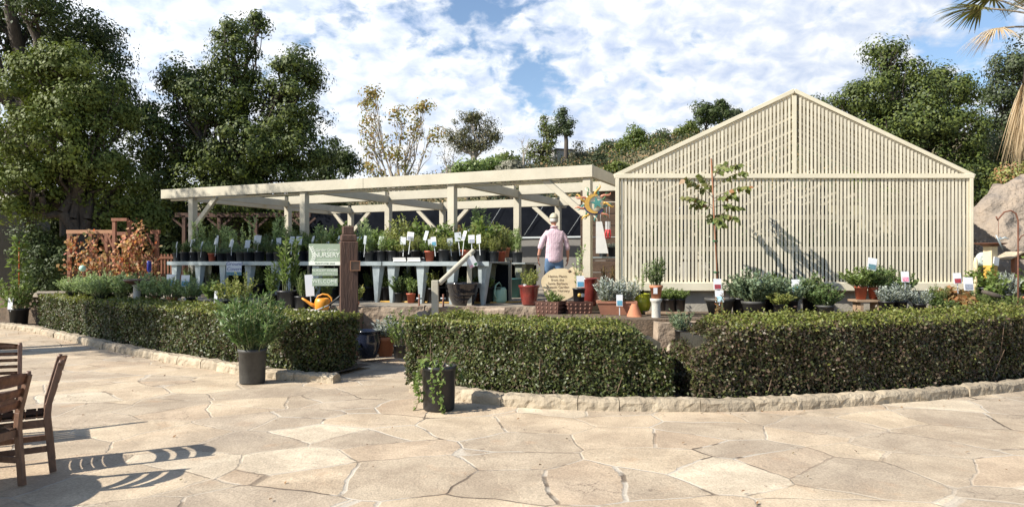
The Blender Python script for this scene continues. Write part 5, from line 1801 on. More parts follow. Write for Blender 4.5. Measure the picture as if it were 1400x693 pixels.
bk = thing('brown_screen', 'dark brown board screen behind the shelf', 'screen', (gx(838, 17.2), 17.2, DZ), 0)
mb = MB()
for k in range(9): mb.box((0, 0, .14 + .29 * k), (1.6, .04, .27))
mb.build('boards', mat('brown_boards', (.12, .075, .05), (.07, .045, .03), 3, .8, .3, 14, stretch=(1, 6, 6)), bk)
for x_ in (-.75, .75): MB().box((x_, .06, 1.3), (.08, .08, 2.6)).build('post', M['timber'], bk)
a = at(821, 324, 15.3)
o = thing('white_cone', 'plain white tapered panel hanging behind the corner post', 'panel', a, 0)
flat_poly([(-.10, .34), (.03, .34), (.17, -.36), (-.10, -.36)], -.008, .008, M['whiteplastic'], 'sheet', o)
MB().tube([(0, 0, .34), (0, 0, .6)], .004, 5).build('cord', M['stake'], o)
for k, px in enumerate((829, 833)):
    a = at(px, 314, 15.2 + .1 * k)
    o = thing('hand_pruner', ['red and white hand tool pack hanging nearer the corner post', 'red and white hand tool pack hanging nearer the slatted house'][k], 'tool pack', a, R(20 * k))
    MB().box((0, 0, .08), (.045, .012, .20)).build('packet', M['paper'], o)
    MB().tube([(-.012, -.01, 0), (-.03, -.01, -.10), (-.012, -.01, -.2)], .014, 8).build('handle', M['redplain'], o)
    MB().tube([(.012, -.01, 0), (.03, -.01, -.10), (.012, -.01, -.2)], .014, 8).build('handle', M['redplain'], o)
    MB().tube([(0, 0, .25), (0, 0, .55)], .003, 4).build('cord', M['stake'], o)

# ------------------------------------------------------------------ wood slice sign, planters and pots at the terrace edge
a = at(770, 419, 12.95)
ws = thing('wood_slice_sign', 'big round pale wood slice with burnt lettering leaning behind the studded planters', 'sign', (a.x + .0, 13.28, DZ), R(3))
ws.rotation_euler = (R(-9), 0, R(3))
rg = random.Random(4)
ol = []
for i in range(40):
    t = 2 * math.pi * i / 40
    rx = .345 * (1 + .05 * math.sin(3 * t + 1) + .03 * math.sin(5 * t)); rz_ = .325 * (1 + .04 * math.sin(2 * t + .6) + .02 * math.sin(7 * t))
    ol.append((rx * math.cos(t) * 1.02 - .04, .40 + rz_ * math.sin(t)))
flat_poly(ol, -.04, .04, M['woodslice'], 'slice', ws)
ol2 = [(.25 + .19 * math.cos(t) * (1 + .1 * math.sin(3 * t)), .44 + .30 * math.sin(t) * (1 + .06 * math.sin(4 * t))) for t in np.linspace(0, 2 * math.pi, 30)[:-1]]
flat_poly(ol2, -.03, .035, M['woodslice'], 'side_lobe', ws)
text('Native Plants\nfrom the\nSanta Barbara\nBotanic Garden\nGrown Nursery',   .069, M['burnt'], ws, (-.08, -.042, .42), line=1.0)
for kx, kz, kr_ in ((.15, .66, .03), (.26, .60, .045), (.29, .40, .02), (.20, .33, .015)):
    MB().lathe([(0, .004), (kr_, .003), (kr_, 0), (0, 0)], 14, c=(kx, -.042 if kx < .2 else -.032, kz), ax=(0, -1, 0)).build('knot', M['burnt'], ws)

a = at(724, 418, 13.0)
potted('small yellowish shrub in a tall red glazed pot at the terrace edge', (a.x, 13.36, DZ + .012), 'glazed', .38, 'loose', .42, .5, 1)
sign_card('tiny white label in the tall red glazed pot', (a.x - .08, 13.3, DZ + .33), .06, .07, .06, 0, -.1)
def studded(lab, x, y, z, rz, w_=.46, h_=.30):
    o = thing('studded_planter', lab, 'planter', (x, y, z), rz, 'square studded planters')
    bm = bmesh.new()
    t = w_ / 2; b2 = t * .86
    def ring(r, z_): return [bm.verts.new((sx * r, sy * r, z_)) for sx, sy in ((-1, -1), (1, -1), (1, 1), (-1, 1))]
    rs = [ring(b2, 0), ring(t, h_), ring(t - .03, h_), ring(t - .05, h_ * .75)]
    bm.faces.new(rs[0][::-1]); bm.faces.new(rs[-1])
    for A_, B_ in zip(rs, rs[1:]):
        for i in range(4): bm.faces.new((A_[i], A_[(i + 1) % 4], B_[(i + 1) % 4], B_[i]))
    bmesh.ops.recalc_face_normals(bm, faces=bm.faces)
    me = bpy.data.meshes.new('box'); bm.to_mesh(me); bm.free(); me.materials.append(M['brownpot'])
    body = link('box', me, o)
    mb = MB()
    for side in range(4):
        rot = Matrix.Rotation(side * math.pi / 2, 4, 'Z')
        for i in range(5):
            for j in range(4):
                f = .15 + .7 * j / 3
                r = b2 + (t - b2) * f
                p = rot @ Vector((-r * .78 + r * 1.56 * i / 4, -r - .004, h_ * f))
                mb.lathe([(0, .012), (.012, .008), (.017, 0), (0, -.001)], 8, c=p, ax=rot @ Vector((0, -1, 0)))
    mb.build('studs', mat('studs_brown', (.30, .16, .11), (.2, .1, .07), 9, .35), body)
    return o
pa = at(754, 433, 12.55); pb_ = at(791, 434, 12.55)
studded('dark brown square studded planter with green foliage, below the wood slice sign', pa.x, pa.y + .15, pa.z - .02, R(-24))
studded('dark brown square studded planter carrying the black labelled pot', pb_.x, pb_.y + .15, pb_.z - .02, R(8))
f = thing('potted_plant', 'low bright green plant growing in the studded planter', 'plant', (pa.x + .03, pa.y + .15, pa.z + .20))
fo = link('foliage', plant_mesh('bushy', 1), f); fo.scale = (.42, .42, .30)
px_ = Vector((pb_.x + .02, pb_.y + .15, pb_.z + .282))
o = potted('sparse grey stemmed plant in a square black pot with a round yellow sticker', px_, 'nursery', .24, 'thin', .72, .62, 0)
MB().lathe([(0, .006), (.035, .005), (.035, 0), (0, 0)], 16, c=(0, 0, 0), ax=(0, -1, 0)).build('sticker', M['yellow'], o)
o.children[-1].rotation_euler = (0, 0, 0)
for ch in o.children:
    if ch.name.startswith('sticker'):
        ch.location = (0, -.122, .12)
o.rotation_euler = (0, 0, 0)
sl_ = MB().box((.065, -.116, .12), (.055, .008, .06), Matrix.Rotation(R(28), 3, 'Z')).build('price_label', M['cardback'], o)
sign_card('white flower card held up among the sparse grey stems', (px_.x + .02, px_.y - .08, px_.z + .18), .12, .14, .21, R(4), -.08, 'photo2')
o = thing('glazed_pot', 'tall dark red glazed pot half hidden behind the square black pot', 'pot', (gx(806, 13.2), 13.25, DZ + .002))
MB().lathe([(0, 0), (.13, 0), (.16, .1), (.19, .36), (.185, .48), (.2, .5), (.2, .53), (.175, .53), (.16, .4), (0, .1)], 26).build('body', M['redpot'], o)

a = at(845, 433, 12.2)
tz = TZ + .004
o = thing('trough_planter', 'long terracotta trough of silvery plants at the terrace corner', 'planter', (a.x, a.y + .2, tz), R(-6))
bm = bmesh.new()
def rr4(x, y, z): return [bm.verts.new((sx * x, sy * y, z)) for sx, sy in ((-1, -1), (1, -1), (1, 1), (-1, 1))]
rs = [rr4(.28, .13, 0), rr4(.34, .18, .20), rr4(.355, .195, .205), rr4(.355, .195, .24), rr4(.32, .16, .24), rr4(.31, .15, .19)]
bm.faces.new(rs[0][::-1]); bm.faces.new(rs[-1])
for A_, B_ in zip(rs, rs[1:]):
    for i in range(4): bm.faces.new((A_[i], A_[(i + 1) % 4], B_[(i + 1) % 4], B_[i]))
bmesh.ops.recalc_face_normals(bm, faces=bm.faces)
me = bpy.data.meshes.new('trough'); bm.to_mesh(me); bm.free(); me.materials.append(mat('old_terracotta', (.34, .15, .085), (.25, .11, .07), 5, .8, .15, 20))
link('trough', me, o)
for k, (dx, hh, sp_, v) in enumerate(((-.18, .62, .5, 0), (.0, .55, .52, 1), (.2, .6, .55, 2))):
    f_ = link('foliage', plant_mesh('silvery', v), o); f_.location = (dx, .02 * k, .19); f_.scale = (sp_, sp_, hh)
sign_card('white flower card stuck before the terracotta trough', (a.x + .02, a.y - .04, tz), .20, .11, .20, 0, -.1, 'photo2')

a = at(878, 427, 12.6)
o = thing('glazed_pot', 'bulging lime yellow glazed pot before the slatted house', 'pot', (a.x, a.y + .1, TZ))
me, soil, rin, zin = pot_mesh('belly')
for q_ in (link('body', me, o),): q_.scale = (.36, .36, .36)
potted('spindly plant in a black pot set in the lime yellow pot', (a.x, a.y + .1, TZ + .315), 'nursery', .11, 'thin', .42, .55, 2)
a = at(868, 435, 11.9)
o = thing('terracotta_cone', 'upturned orange terracotta cone pot by the stone pedestal', 'pot', (a.x, a.y + .05, TZ))
MB().lathe([(.14, 0), (.13, .0), (.125, .03), (.055, .2), (.05, .215), (0, .215)], 22).build('body', M['terra'], o)
a = at(897, 434, 11.75)
o = thing('stone_pedestal', 'slim pale stone pedestal carrying the terracotta pot of upright shrub', 'pedestal', (a.x, a.y, .50))
ph_ = at(897, 408, 11.75).z - .50
MB().lathe([(0, 0), (.14, 0), (.14, .05), (.09, .08), (.078, .12), (.072, ph_ - .1), (.085, ph_ - .06), (.10, ph_ - .04), (.10, ph_), (0, ph_)], 24).build('column', M['stonewhite'], o)
potted('upright olive leaved shrub in a terracotta pot on the stone pedestal', (a.x, a.y, .5 + ph_ + .001), 'terra', .225, 'olive', .52, .58, 0)
o = thing('price_tag', 'white square tag on the terracotta pot of the pedestal', 'tag', (a.x - .035, a.y - .115, .5 + ph_ + .135))
MB().box((0, 0, 0), (.065, .008, .10)).build('card', M['paper'], o)
MB().tube([(0, .004, .05), (.03, .05, .09)], .002, 4).build('string', M['stake'], o)
for k, px in enumerate((904.5, 916, 929)):
    dd = 12.35 + .08 * (k == 0)
    potted(['small green plant in the black pot closest to the pedestal', 'small green plant in a black pot, middle of three past the pedestal', 'small bluish flowering plant in a black pot, last of three past the pedestal'][k], (gx(px, dd), dd, TZ + .06), 'nursery', .22, 'bushy', .26, .38, k, group='trio of small pots')
o = thing('low_plank', 'low reddish plank holding three small black pots', 'plank', (gx(910, 12.35), 12.35, TZ + .0))
MB().box((0, 0, .04), (.75, .35, .036)).build('board', M['plank'], o)
for x_ in (-.3, .3): MB().box((x_, 0, .011), (.06, .3, .02)).build('block', M['plank'], o)

# ------------------------------------------------------------------ stock in front of the slatted house
def bed(px, d, z=None): return (gx(px, d), d, TZ + .003 if z is None else z)


a = bed(984, 12.25)
yt = thing('staked_tree', 'slender young tree tied to a brown stake before the slatted house', 'tree', a)
me, soil, rin, zin = pot_mesh('wide')
for n_, m_ in (('pot', me), ('soil', soil)):
    q_ = link(n_, m_, yt); q_.scale = (.33, .33, .30)
zt = at(972, 217, 12.25).z - a[2]
MB().tube([(-.02, 0, .2), (-.08, 0, zt * .5), (-.15, 0, zt)], .014, 8).build('stake', mat('brown_stake', (.26, .11, .05), (.18, .075, .035), 8, .7), yt)
rg = np.random.default_rng(77)
A = Acc(); stem = [np.array([.01, .02, .22]), np.array([-.03, .02, .8]), np.array([-.075, .02, 1.5]), np.array([-.11, .02, 2.0]), np.array([-.10, .02, 2.45])]
add_limb(A, stem, .016, .007, 6)
link('trunk', A.mesh('stem', [M['twig']]), yt)
LP = []; LD = []; LN = []; s0 = []; s1 = []
# compound sprays, tips given at photo positions
for px, py, dy, fx, fz in [(938, 245, -.10, -.10, 2.05), (936, 270, .12, -.09, 1.9), (958, 240, .25, -.1, 2.1), (1018, 235, .05, -.10, 2.25), (1024, 255, -.15, -.09, 2.05), (1012, 285, .15, -.085, 1.9), (1008, 300, -.05, -.08, 1.75), (990, 225, .22, -.1, 2.4), (1010, 225, -.2, -.1, 2.42), (985, 305, -.2, -.075, 1.7), (1005, 268, -.25, -.09, 2.0), (948, 280, .2, -.08, 1.85), (975, 300, .2, -.075, 1.72)]:
    tip = at(px, py, 12.25 + dy) - Vector(a); tip = np.array(tip); b0 = np.array([fx, .02, fz])
    mid = (tip + b0) / 2 + np.array([0, 0, .10])
    k = 14
    pr = None
    for j in range(k + 1):
        f = j / k
        q_ = (1 - f) ** 2 * b0 + 2 * f * (1 - f) * mid + f * f * tip
        if pr is not None: s0.append(pr); s1.append(q_)
        pr = q_
        if f > .22:
            ax = unit(tip - b0)
            sd_ = unit(np.cross(ax, [0, 0, 1]))
            for sg in (-1, 1):
                LP.append(q_); LD.append(unit(sd_ * sg * .6 + ax * .4 + np.array([0, 0, -.55]) + rg.normal(0, .25, 3))); LN.append(np.array([-.3, -.9, .5]) + rg.normal(0, .5, 3))
A = Acc(); n_ = len(LP); sz = rg.uniform(.10, .165, n_)
A.add(leaves(np.array(LP), np.array(LD), np.array(LN), sz, sz * .66), 0)
A.add(segs(np.array(s0), np.array(s1), .006, .004, 4), 1)
red = rg.random(n_) < .07
A.Mi[0] = np.where(red, 2, 0)
link('foliage', A.mesh('sprays', [leafmat('walnut_leaf', [(.10, .13, .03), (.16, .19, .05), (.075, .10, .025), (.21, .20, .07)], .5, .3), M['twig'], M['bronze']]), yt)
mb = MB()
for z_ in (.75, 1.3, 1.62): mb.tube([(-.10 - .03 * z_ + .02, -.03, z_), (-.02 - .04 * z_ + .04, .03, z_)], .018, 6)
mb.build('ties', M['dgreen'], yt)


def card_at(px, py0, py1, d, lab, pic, zfoot, tilt=-.1, w_=None, lean=0.0, face=0.0):
    """white card whose face spans py0..py1"""
    top, bot = at(px, py0, d).z, at(px, py1, d).z
    ch = top - bot
    return sign_card(lab, (gx(px, d), d, zfoot), bot - zfoot + .04, w_ or ch * .72, ch, face, tilt, pic, True, 'white cards before the slatted house', lean)


card_at(981, 381, 396, 11.95, 'white card with a dark red picture, upper of two on the staked young tree', 'photo3', TZ + .25)
card_at(983.5, 397, 413, 11.8, 'white card with a pale blue picture, lower of two on the staked young tree', 'photo4', TZ + .2)
card_at(1037, 383, 399, 12.1, 'white card with a blue picture in the biggest bushy shrub before the slats', 'photo2', TZ + .25, face=.2)
card_at(1089, 382, 400, 12.0, 'white card with a blue picture in the shrubs, between biggest shrub and wooden stand', 'photo2', TZ + .25, face=-.1)
card_at(1187, 352, 369, 12.0, 'tilted white card with a landscape picture above the red pots', 'photo6', TZ + .5, lean=.18)
card_at(1238, 371, 386, 11.9, 'white card with a pink picture over the silvery black pots', 'photo1', TZ + .2)
card_at(1310.5, 373, 388, 11.9, 'white card with a red picture over the bronze leaved plant', 'photo3', TZ + .2, lean=-.03)
card_at(1324.5, 379, 397, 11.8, 'white card with a small grey picture beside the bronze leaved plant', 'photo5', TZ + .1)

G5 = 'shrubs in pots before the slatted house'
potted('biggest bushy grey green shrub in a dark pot, beside the staked young tree', bed(1030, 12.0), 'wide', .26, 'dense', .66, .80, 0, leaf='blueg', group=G5)
potted('second grey green shrub in a dark pot, just past the biggest one', bed(1012, 12.3), 'nursery', .3, 'dense', .50, .62, 1, leaf='blueg', group=G5)
potted('bluish flowering shrub in a dark pot below the blue pictured card', bed(1080, 12.0), 'nursery', .28, 'dense', .48, .64, 2, leaf='blueg', group=G5)
potted('dark green shrub in a black pot behind the yellow flowering one', bed(1108, 12.35), 'nursery', .30, 'dense', .52, .62, 0, group=G5)
potted('low yellow green shrub in a black pot before the foundation', bed(1066, 11.75), 'nursery', .22, 'bushy', .30, .5, 2, leaf='yellowgreen', group=G5)
potted('green shrub in a wide low black pot, nearest the wooden stand with red pots', bed(1128, 11.85), 'wide', .20, 'dense', .42, .56, 1, group=G5)
potted('dark leaved shrub in a black pot between the bushy shrubs', bed(1055, 12.4), 'nursery', .3, 'dense', .52, .6, 2, group=G5)
# wooden stand with two red pots
a = bed(1185, 12.05)
o = thing('wooden_stand', 'low weathered wooden stand holding two red pots before the slats', 'plant stand', a, 0)
sh_ = at(1185, 409, 12.05).z - a[2]
MB().box((0, 0, sh_ - .02), (.50, .34, .035)).build('top_board', M['plank'], o)
MB().box((0, 0, .02), (.50, .34, .035)).build('bottom_board', M['plank'], o)
for x_ in (-.15, .15): MB().box((x_, 0, sh_ / 2), (.05, .28, sh_ - .078)).build('leg', M['plank'], o)
potted('spreading shrub in a red pot on the wooden stand, nearer the staked tree', (gx(1177, 12.05), 12.05, a[2] + sh_), 'redclay', .23, 'dense', .40, .66, 0, group='red pots on the wooden stand', leaf='green')
potted('upright shrub in a red pot on the wooden stand, nearer the boulder', (gx(1196, 12.05), 12.08, a[2] + sh_), 'redclay', .21, 'dense', .46, .56, 1, group='red pots on the wooden stand')
potted('tall green shrub in a dark pot right behind the wooden stand', bed(1222, 12.5), 'nursery', .3, 'dense', .62, .70, 2, group=G5)
for k, (px, d, lab) in enumerate([(1212, 11.85, 'silvery plant in a tall black pot beside the wooden stand'), (1229, 11.95, 'silvery plant in a black pot under the pink pictured card'), (1257, 11.9, 'silvery white mound in a black pot, last of the silvery row'), (1206, 12.1, 'small dark pot of silvery leaves half behind the tall black pot')]):
    potted(lab, bed(px, d), 'nursery', .27 if k < 2 else .22, 'silvery', .38 if k != 1 else .46, .48, k % 3, group='silvery pots before the slatted house')
potted('feathery green plant in a dark pot between the silvery mound and bronze plant', bed(1282, 12.0), 'nursery', .2, 'feathery', .38, .6, 0, leaf='green', group=G5)
potted('bronze and red leaved plant in a terracotta pot before the slats', bed(1313, 11.7), 'terra', .15, 'bronzed', .40, .48, 0)
potted('second bronze leaved plant in a dark pot behind the first', bed(1302, 12.05), 'nursery', .24, 'bronzed', .42, .5, 1)
potted('dark leafy plant low in front of the bronze ones', bed(1292, 11.6), 'nursery', .14, 'bushy', .22, .42, 1, group=G5, leaf='darkgreen')
potted('wispy green plant beside the fallen log', bed(1345, 11.8), 'nursery', .14, 'feathery', .34, .62, 1, group=G5, leaf='green')
potted('low wispy green plant under the rusty hook', bed(1382, 11.6), 'nursery', .12, 'feathery', .32, .7, 2, group=G5, leaf='green')
potted('broad leaved bright green plant at the foot of the painted bird bath', bed(1361, 12.1), 'nursery', .26, 'leafy', .46, .56, 0, group=G5)
potted('green plant in a dark pot behind the broad leaved bright green one', bed(1344, 12.35), 'nursery', .2, 'loose', .4, .5, 0, group=G5, leaf='green')
# small things at the boulder end
a = bed(1354, 12.5)
o = thing('bird_bath', 'bird bath with a yellow and orange painted square post and a rusty dish', 'bird bath', a, R(20))
tp = at(1354, 337, 12.5).z - a[2]
bm = MB()
for (z0_, z1_, mname) in ((0, tp * .45, 'orangered'), (tp * .45, tp * .72, 'yellow'), (tp * .72, tp, 'woodslice')):
    MB().box((0, 0, (z0_ + z1_) / 2), (.155, .155, z1_ - z0_ - .002)).build('painted_post', M[mname], o)
MB().lathe([(0, tp), (.09, tp), (.24, tp + .045), (.255, tp + .06), (.235, tp + .06), (.1, tp + .02), (0, tp + .015)], 28).build('dish', M['rust'], o)
MB().box((.03, -.085, tp * .78), (.13, .012, .15), Matrix.Rotation(.15, 3, 'Y')).build('card', M['paper'], o)
a = at(1343, 355, 12.6)
o = thing('glass_plate_flower', 'clear glass plate flower on a thin rod beside the painted bird bath', 'garden ornament', (a.x, a.y, TZ), 0)
hz2 = a.z - TZ
MB().tube([(0, .02, 0), (0, .02, hz2)], .008, 6).build('rod', M['rust'], o)
pl_ = MB().lathe([(0, .02), (.05, .025), (.11, .03), (.135, .01), (.13, 0), (.06, .012), (0, .008)], 26, c=(0, 0, hz2), ax=(0, -1, 0)).build('plate', M['glass'], o)
MB().lathe([(0, .03), (.03, .03), (.035, .02), (0, .02)], 14, c=(0, -.012, hz2), ax=(0, -1, 0)).build('centre', M['stonewhite'], pl_)
a = at(1334, 368, 12.5)
o = thing('carved_stake', 'slim pale carved stake standing between the house corner and the glass flower', 'stake', (a.x, a.y, TZ), 0)
hh_ = at(1334, 352, 12.5).z - TZ
MB().lathe([(0, 0), (.03, 0), (.032, hh_ * .6), (.042, hh_ * .66), (.03, hh_ * .74), (.038, hh_ * .9), (.02, hh_), (0, hh_)], 14).build('shaft', M['woodslice'], o)
# shepherd hook
a = at(1392, 420, 11.5)
o = thing('shepherd_hook', 'rusty iron shepherd hook at the boulder end with a wire ornament', 'garden hook', (a.x, a.y, TZ), 0)
kx = 11.5 / F
ht = at(1392, 300, 11.5).z - TZ
pts = [(0, 0, -.1), (0, 0, ht * .5), (0, 0, ht - .02), (-3 * kx, 0, ht + 8 * kx), (-10 * kx, 0, ht + 12 * kx), (-19 * kx, 0, ht + 10 * kx), (-25 * kx, 0, ht + 3 * kx), (-28 * kx, 0, ht - 1 * kx), (-30 * kx, 0, ht + 4 * kx)]
MB().tube(pts, .013, 8).build('hook', M['rust'], o)
MB().tube([(0, 0, ht * .77), (4 * kx, 0, ht * .83), (10 * kx, 0, ht * .85)], .009, 6).build('side_arm', M['rust'], o)
wo_ = thing('wire_ornament', 'thin wire dragonfly ornament hanging from the rusty hook', 'garden ornament', (a.x - 27 * kx, a.y, TZ + ht), 0)
MB().tube([(0, 0, 0), (.005, 0, -.28)], .004, 5).build('cord', M['rust'], wo_)
MB().tube([(-.04, 0, -.26), (.02, 0, -.38), (.09, .02, -.52)], [.01, .016, .006], 8).build('body', M['galv'], wo_)
for s_ in (-1, 1): MB().tube([(0, 0, -.34), (.07, s_ * .05, -.30), (.12, s_ * .09, -.33)], [.006, .016, .004], 6).build('wing', M['galv'], wo_)
# rusty wheelbarrow trough and log
a = bed(1388, 12.0)
o = thing('rusty_trough', 'long rusty trough planter at the boulder end with pots inside', 'planter', a, R(10))
bm = bmesh.new()
rs = [rr4(.42, .16, 0), rr4(.50, .22, .26), rr4(.48, .20, .26), rr4(.44, .18, .14)]
bm.faces.new(rs[0][::-1]); bm.faces.new(rs[-1])
for A_, B_ in zip(rs, rs[1:]):
    for i in range(4): bm.faces.new((A_[i], A_[(i + 1) % 4], B_[(i + 1) % 4], B_[i]))
bmesh.ops.recalc_face_normals(bm, faces=bm.faces)
me = bpy.data.meshes.new('trough_body'); bm.to_mesh(me); bm.free(); me.materials.append(M['rust']); link('trough_body', me, o)
potted('silvery branching plant in a black pot inside the rusty trough', (a[0] - .10, a[1], a[2] + .142), 'nursery', .24, 'silvery', .55, .42, 1, group='pots in the rusty trough')
potted('orange flowering plant in a terracotta pot inside the rusty trough', (a[0] + .16, a[1] - .03, a[2] + .142), 'terra', .2, 'leafy', .42, .45, 1, group='pots in the rusty trough')
potted('leafy plant with orange tips in a dark pot behind the rusty trough', (a[0] - .22, a[1] + .45, TZ + .18), 'nursery', .3, 'leafy', .46, .6, 2, group=G5)
potted('tall green plant beyond the rusty trough at the end of the bed', (a[0] + .62, a[1] + .1, TZ + .25), 'nursery', .32, 'loose', .6, .7, 2, group=G5, leaf='green')
lg = thing('log', 'thin fallen log lying before the rusty trough', 'log', (0, 0, 0))
MB().tube([at(1342, 398, 11.75), at(1356, 402, 11.65), at(1372, 407, 11.6)], [.03, .04, .035], 10).build('wood', M['bark'], lg)
a = at(1397, 352, 12.6)
o = thing('bird_table', 'bird table with a pinkish tan roof past the rusty hook', 'bird table', (a.x + .05, a.y + .25, TZ), R(10))
MB().box((0, 0, (a.z - TZ) / 2), (.08, .08, a.z - TZ)).build('post', M['redwood'], o)
for s_ in (-1, 1): MB().bar((s_ * .26, 0, a.z - TZ - .02), (s_ * .002, 0, a.z - TZ + .10), .36, .025).build('roof', M['kerbstone'], o)
# plants and pots behind the gap between the hedges
potted('dark spreading plant in a black pot behind the gap between hedges', (gx(932, 10.9), 10.95, .42), 'nursery', .2, 'loose', .38, .5, 1, leaf='blueg')
potted('bare brown twiggy plant in a black pot above the flat topped rock', (gx(985, 11.0), 11.0, .35), 'nursery', .25, 'thin', .55, .6, 1, leaf='bronze')
o = thing('soil_box', 'dark timber edged soil step behind the gap between the hedges', 'planter', (gx(950, 11.05), 11.02, 0))
MB().box((0, 0, .175), (1.0, .45, .345)).build('edging', M['timber'], o)
MB().box((0, 0, .35), (.9, .36, .02)).build('soil', M['soil'], o)

# ------------------------------------------------------------------ beside the path
p = ground_pts([(503, 494)])[0]
o = thing('glazed_urn', 'dark blue glazed urn by the end of the long hedge', 'pot', (p.x, p.y, .0))
MB().lathe([(0, .065), (.13, .065), (.15, .09), (.21, .26), (.225, .36), (.20, .46), (.21, .50), (.23, .51), (.23, .535), (.2, .535), (.18, .46), (.15, .2), (0, .15)], 30).build('body', M['bluepot'], o)
p = Vector((gx(527, 12.0), 12.0))
potted('silvery shrub in a dusty pink terracotta pot beside the path', (p.x, p.y, .064), 'terra', .34, 'silvery', .50, .68, 2, potmat='dustypink' if 'dustypink' in M else None)
p = Vector((gx(546, 11.8), 11.8))
potted('scrambling leafy vine in a dark pot by the path end of the short hedge', (p.x, p.y, .064), 'nursery', .22, 'loose', .62, .62, 0, leaf='green')
a = at(484, 415, 12.9)
potted('small yellow green plant in a terracotta pot just past the dark timber post', (a.x, a.y + .0, TZ + .0), 'terra', .2, 'leafy', .40, .42, 2, leaf='yellowgreen')

# foreground pots
p = ground_pts([(345, 524)])[0]
o = potted('tall dense green shrub in a big grey black pot before the long hedge', (p.x, p.y, .012), 'tall', .475, 'oleander', .88, .84, 0)
p = ground_pts([(600, 560)])[0]
iv = potted('tall black pot with trailing ivy at the corner of the short hedge', (p.x, p.y, .012), 'tall', .50, None, potmat='blackpot')
rg = np.random.default_rng(15)
s0, s1, LP, LD, LN = [], [], [], [], []
for az, dn, n_ in ((R(195), .44, 15), (R(215), .26, 10), (R(180), .22, 9), (R(258), .30, 12), (R(275), .46, 20), (R(150), .22, 8), (R(290), .12, 6), (R(60), .1, 8), (R(350), .12, 8), (R(222), .3, 13)):
    pr = np.array([.05 * math.cos(az), .05 * math.sin(az), .45])
    for j in range(n_):
        f = (j + 1) / n_
        r = .05 + .19 * min(1, f * 2.6) + .02 * math.sin(j)
        z = .45 + .10 * math.sin(min(1, f * 2.6) * math.pi) - dn * max(0, f - .3) / .7
        az += rg.normal(0, .05)
        q_ = np.array([r * math.cos(az), r * math.sin(az), max(z, .012)])
        s0.append(pr); s1.append(q_); pr = q_
        for kk_ in range(3):
            LP.append(q_ + rg.normal(0, .012, 3)); LD.append(unit(np.array([math.cos(az), math.sin(az), -.3]) + rg.normal(0, .6, 3))); LN.append(np.array([math.cos(az), math.sin(az), .6]) + rg.normal(0, .35, 3))
for j in range(12):
    az = rg.uniform(0, 6.28); b0 = np.array([.08 * math.cos(az), .08 * math.sin(az), .45]); t_ = b0 + np.array([.12 * math.cos(az), .12 * math.sin(az), rg.uniform(.08, .22)])
    s0.append(b0); s1.append(t_)
    for kk_ in range(4):
        LP.append(b0 + (t_ - b0) * rg.uniform(.3, 1)); LD.append(unit(rg.normal(0, 1, 3))); LN.append(np.array([0, 0, 1]) + rg.normal(0, .4, 3))
s0.append(np.array([.02, 0, .45])); s1.append(np.array([.17, .02, .76]))
A = Acc(); n_ = len(LP); sz = rg.uniform(.035, .065, n_)
A.add(leaves(np.array(LP), np.array(LD), np.array(LN), sz, sz * .85), 0); A.add(segs(np.array(s0), np.array(s1), .004, .003, 4), 1)
link('ivy', A.mesh('ivy', [M['green'], M['twig']]), iv)
iv.rotation_euler = (0, 0, 0)
sign_card('tiny white plant label in the pot of trailing ivy', (p.x - .02, p.y - .05, .43), .07, .035, .07, .3, -.2)
p = ground_pts([(26, 447)])[0]
vt = potted('tall climbing plant on an orange stake, potted at the far end of the long hedge', (p.x, p.y, .012), 'nursery', .47, 'loose', 1.0, 1.15, 1, leaf='green')
s0, s1, LP, LD, LN = [], [], [], [], []
for j in range(420):
    z = rg.uniform(.5, 2.3); az = rg.uniform(0, 6.28); r = rg.uniform(0, .34) * (1.15 - z / 3)
    LP.append(np.array([r * math.cos(az), r * math.sin(az), z])); LD.append(unit(np.array([math.cos(az), math.sin(az), -.2]) + rg.normal(0, .5, 3))); LN.append(np.array([0, 0, 1]) + rg.normal(0, .5, 3))
for j in range(40):
    z = .5 + 1.75 * j / 40; az = j * 2.4
    s0.append(np.array([0, 0, z])); s1.append(np.array([.3 * math.cos(az), .3 * math.sin(az), z + .12]))
A = Acc(); n_ = len(LP); sz = rg.uniform(.09, .16, n_)
A.add(leaves(np.array(LP), np.array(LD), np.array(LN), sz, sz * .6), 0); A.add(segs(np.array(s0), np.array(s1), .006, .003, 4), 1)
link('climber', A.mesh('climber', [M['green'], M['stem']]), vt)
MB().tube([(0, 0, .3), (0, 0, 2.2)], .014, 8).build('stake', M['orangered'], vt)
card_ = sign_card('white label on the black pot of the tall climbing plant', (p.x - .02, p.y - .28, .42), .10, .12, .30, 0, -.1)

# ------------------------------------------------------------------ planting behind the long hedge
GL = 'pale green plants behind the long hedge'
for k, (px, d, hh, sp_, pot, lab) in enumerate([(118, 15.9, .62, .85, 'nursery', 'pale green mounding plant behind the long hedge, farthest from the post'), (150, 15.5, .70, .95, 'nursery', 'pale green mounding plant between the farthest mound and the stone bird bath'), (168, 15.1, .62, .85, 'nursery', 'pale green mounding plant right before the stone bird bath'), (135, 15.1, .5, .8, 'nursery', 'lower pale green mounding plant pressed against the long hedge'), (212, 14.5, .60, .8, 'terra', 'pale green mound in a terracotta pot just past the stone bird bath'), (236, 14.2, .62, .85, 'terra', 'pale green mound in a terracotta pot below the blue price cards'), (262, 14.0, .48, .62, 'nursery', 'smaller pale green mound at the near end of the pale green row'), (100, 16.4, .5, .75, 'nursery', 'thin pale green mound at the dark shrub end'), (192, 15.3, .7, .8, 'nursery', 'pale green mound behind the stone bird bath')]):
    potted(lab, (gx(px, d), d, TZ + .003), pot, .22, 'mounding', hh, sp_, k % 3, group=GL)
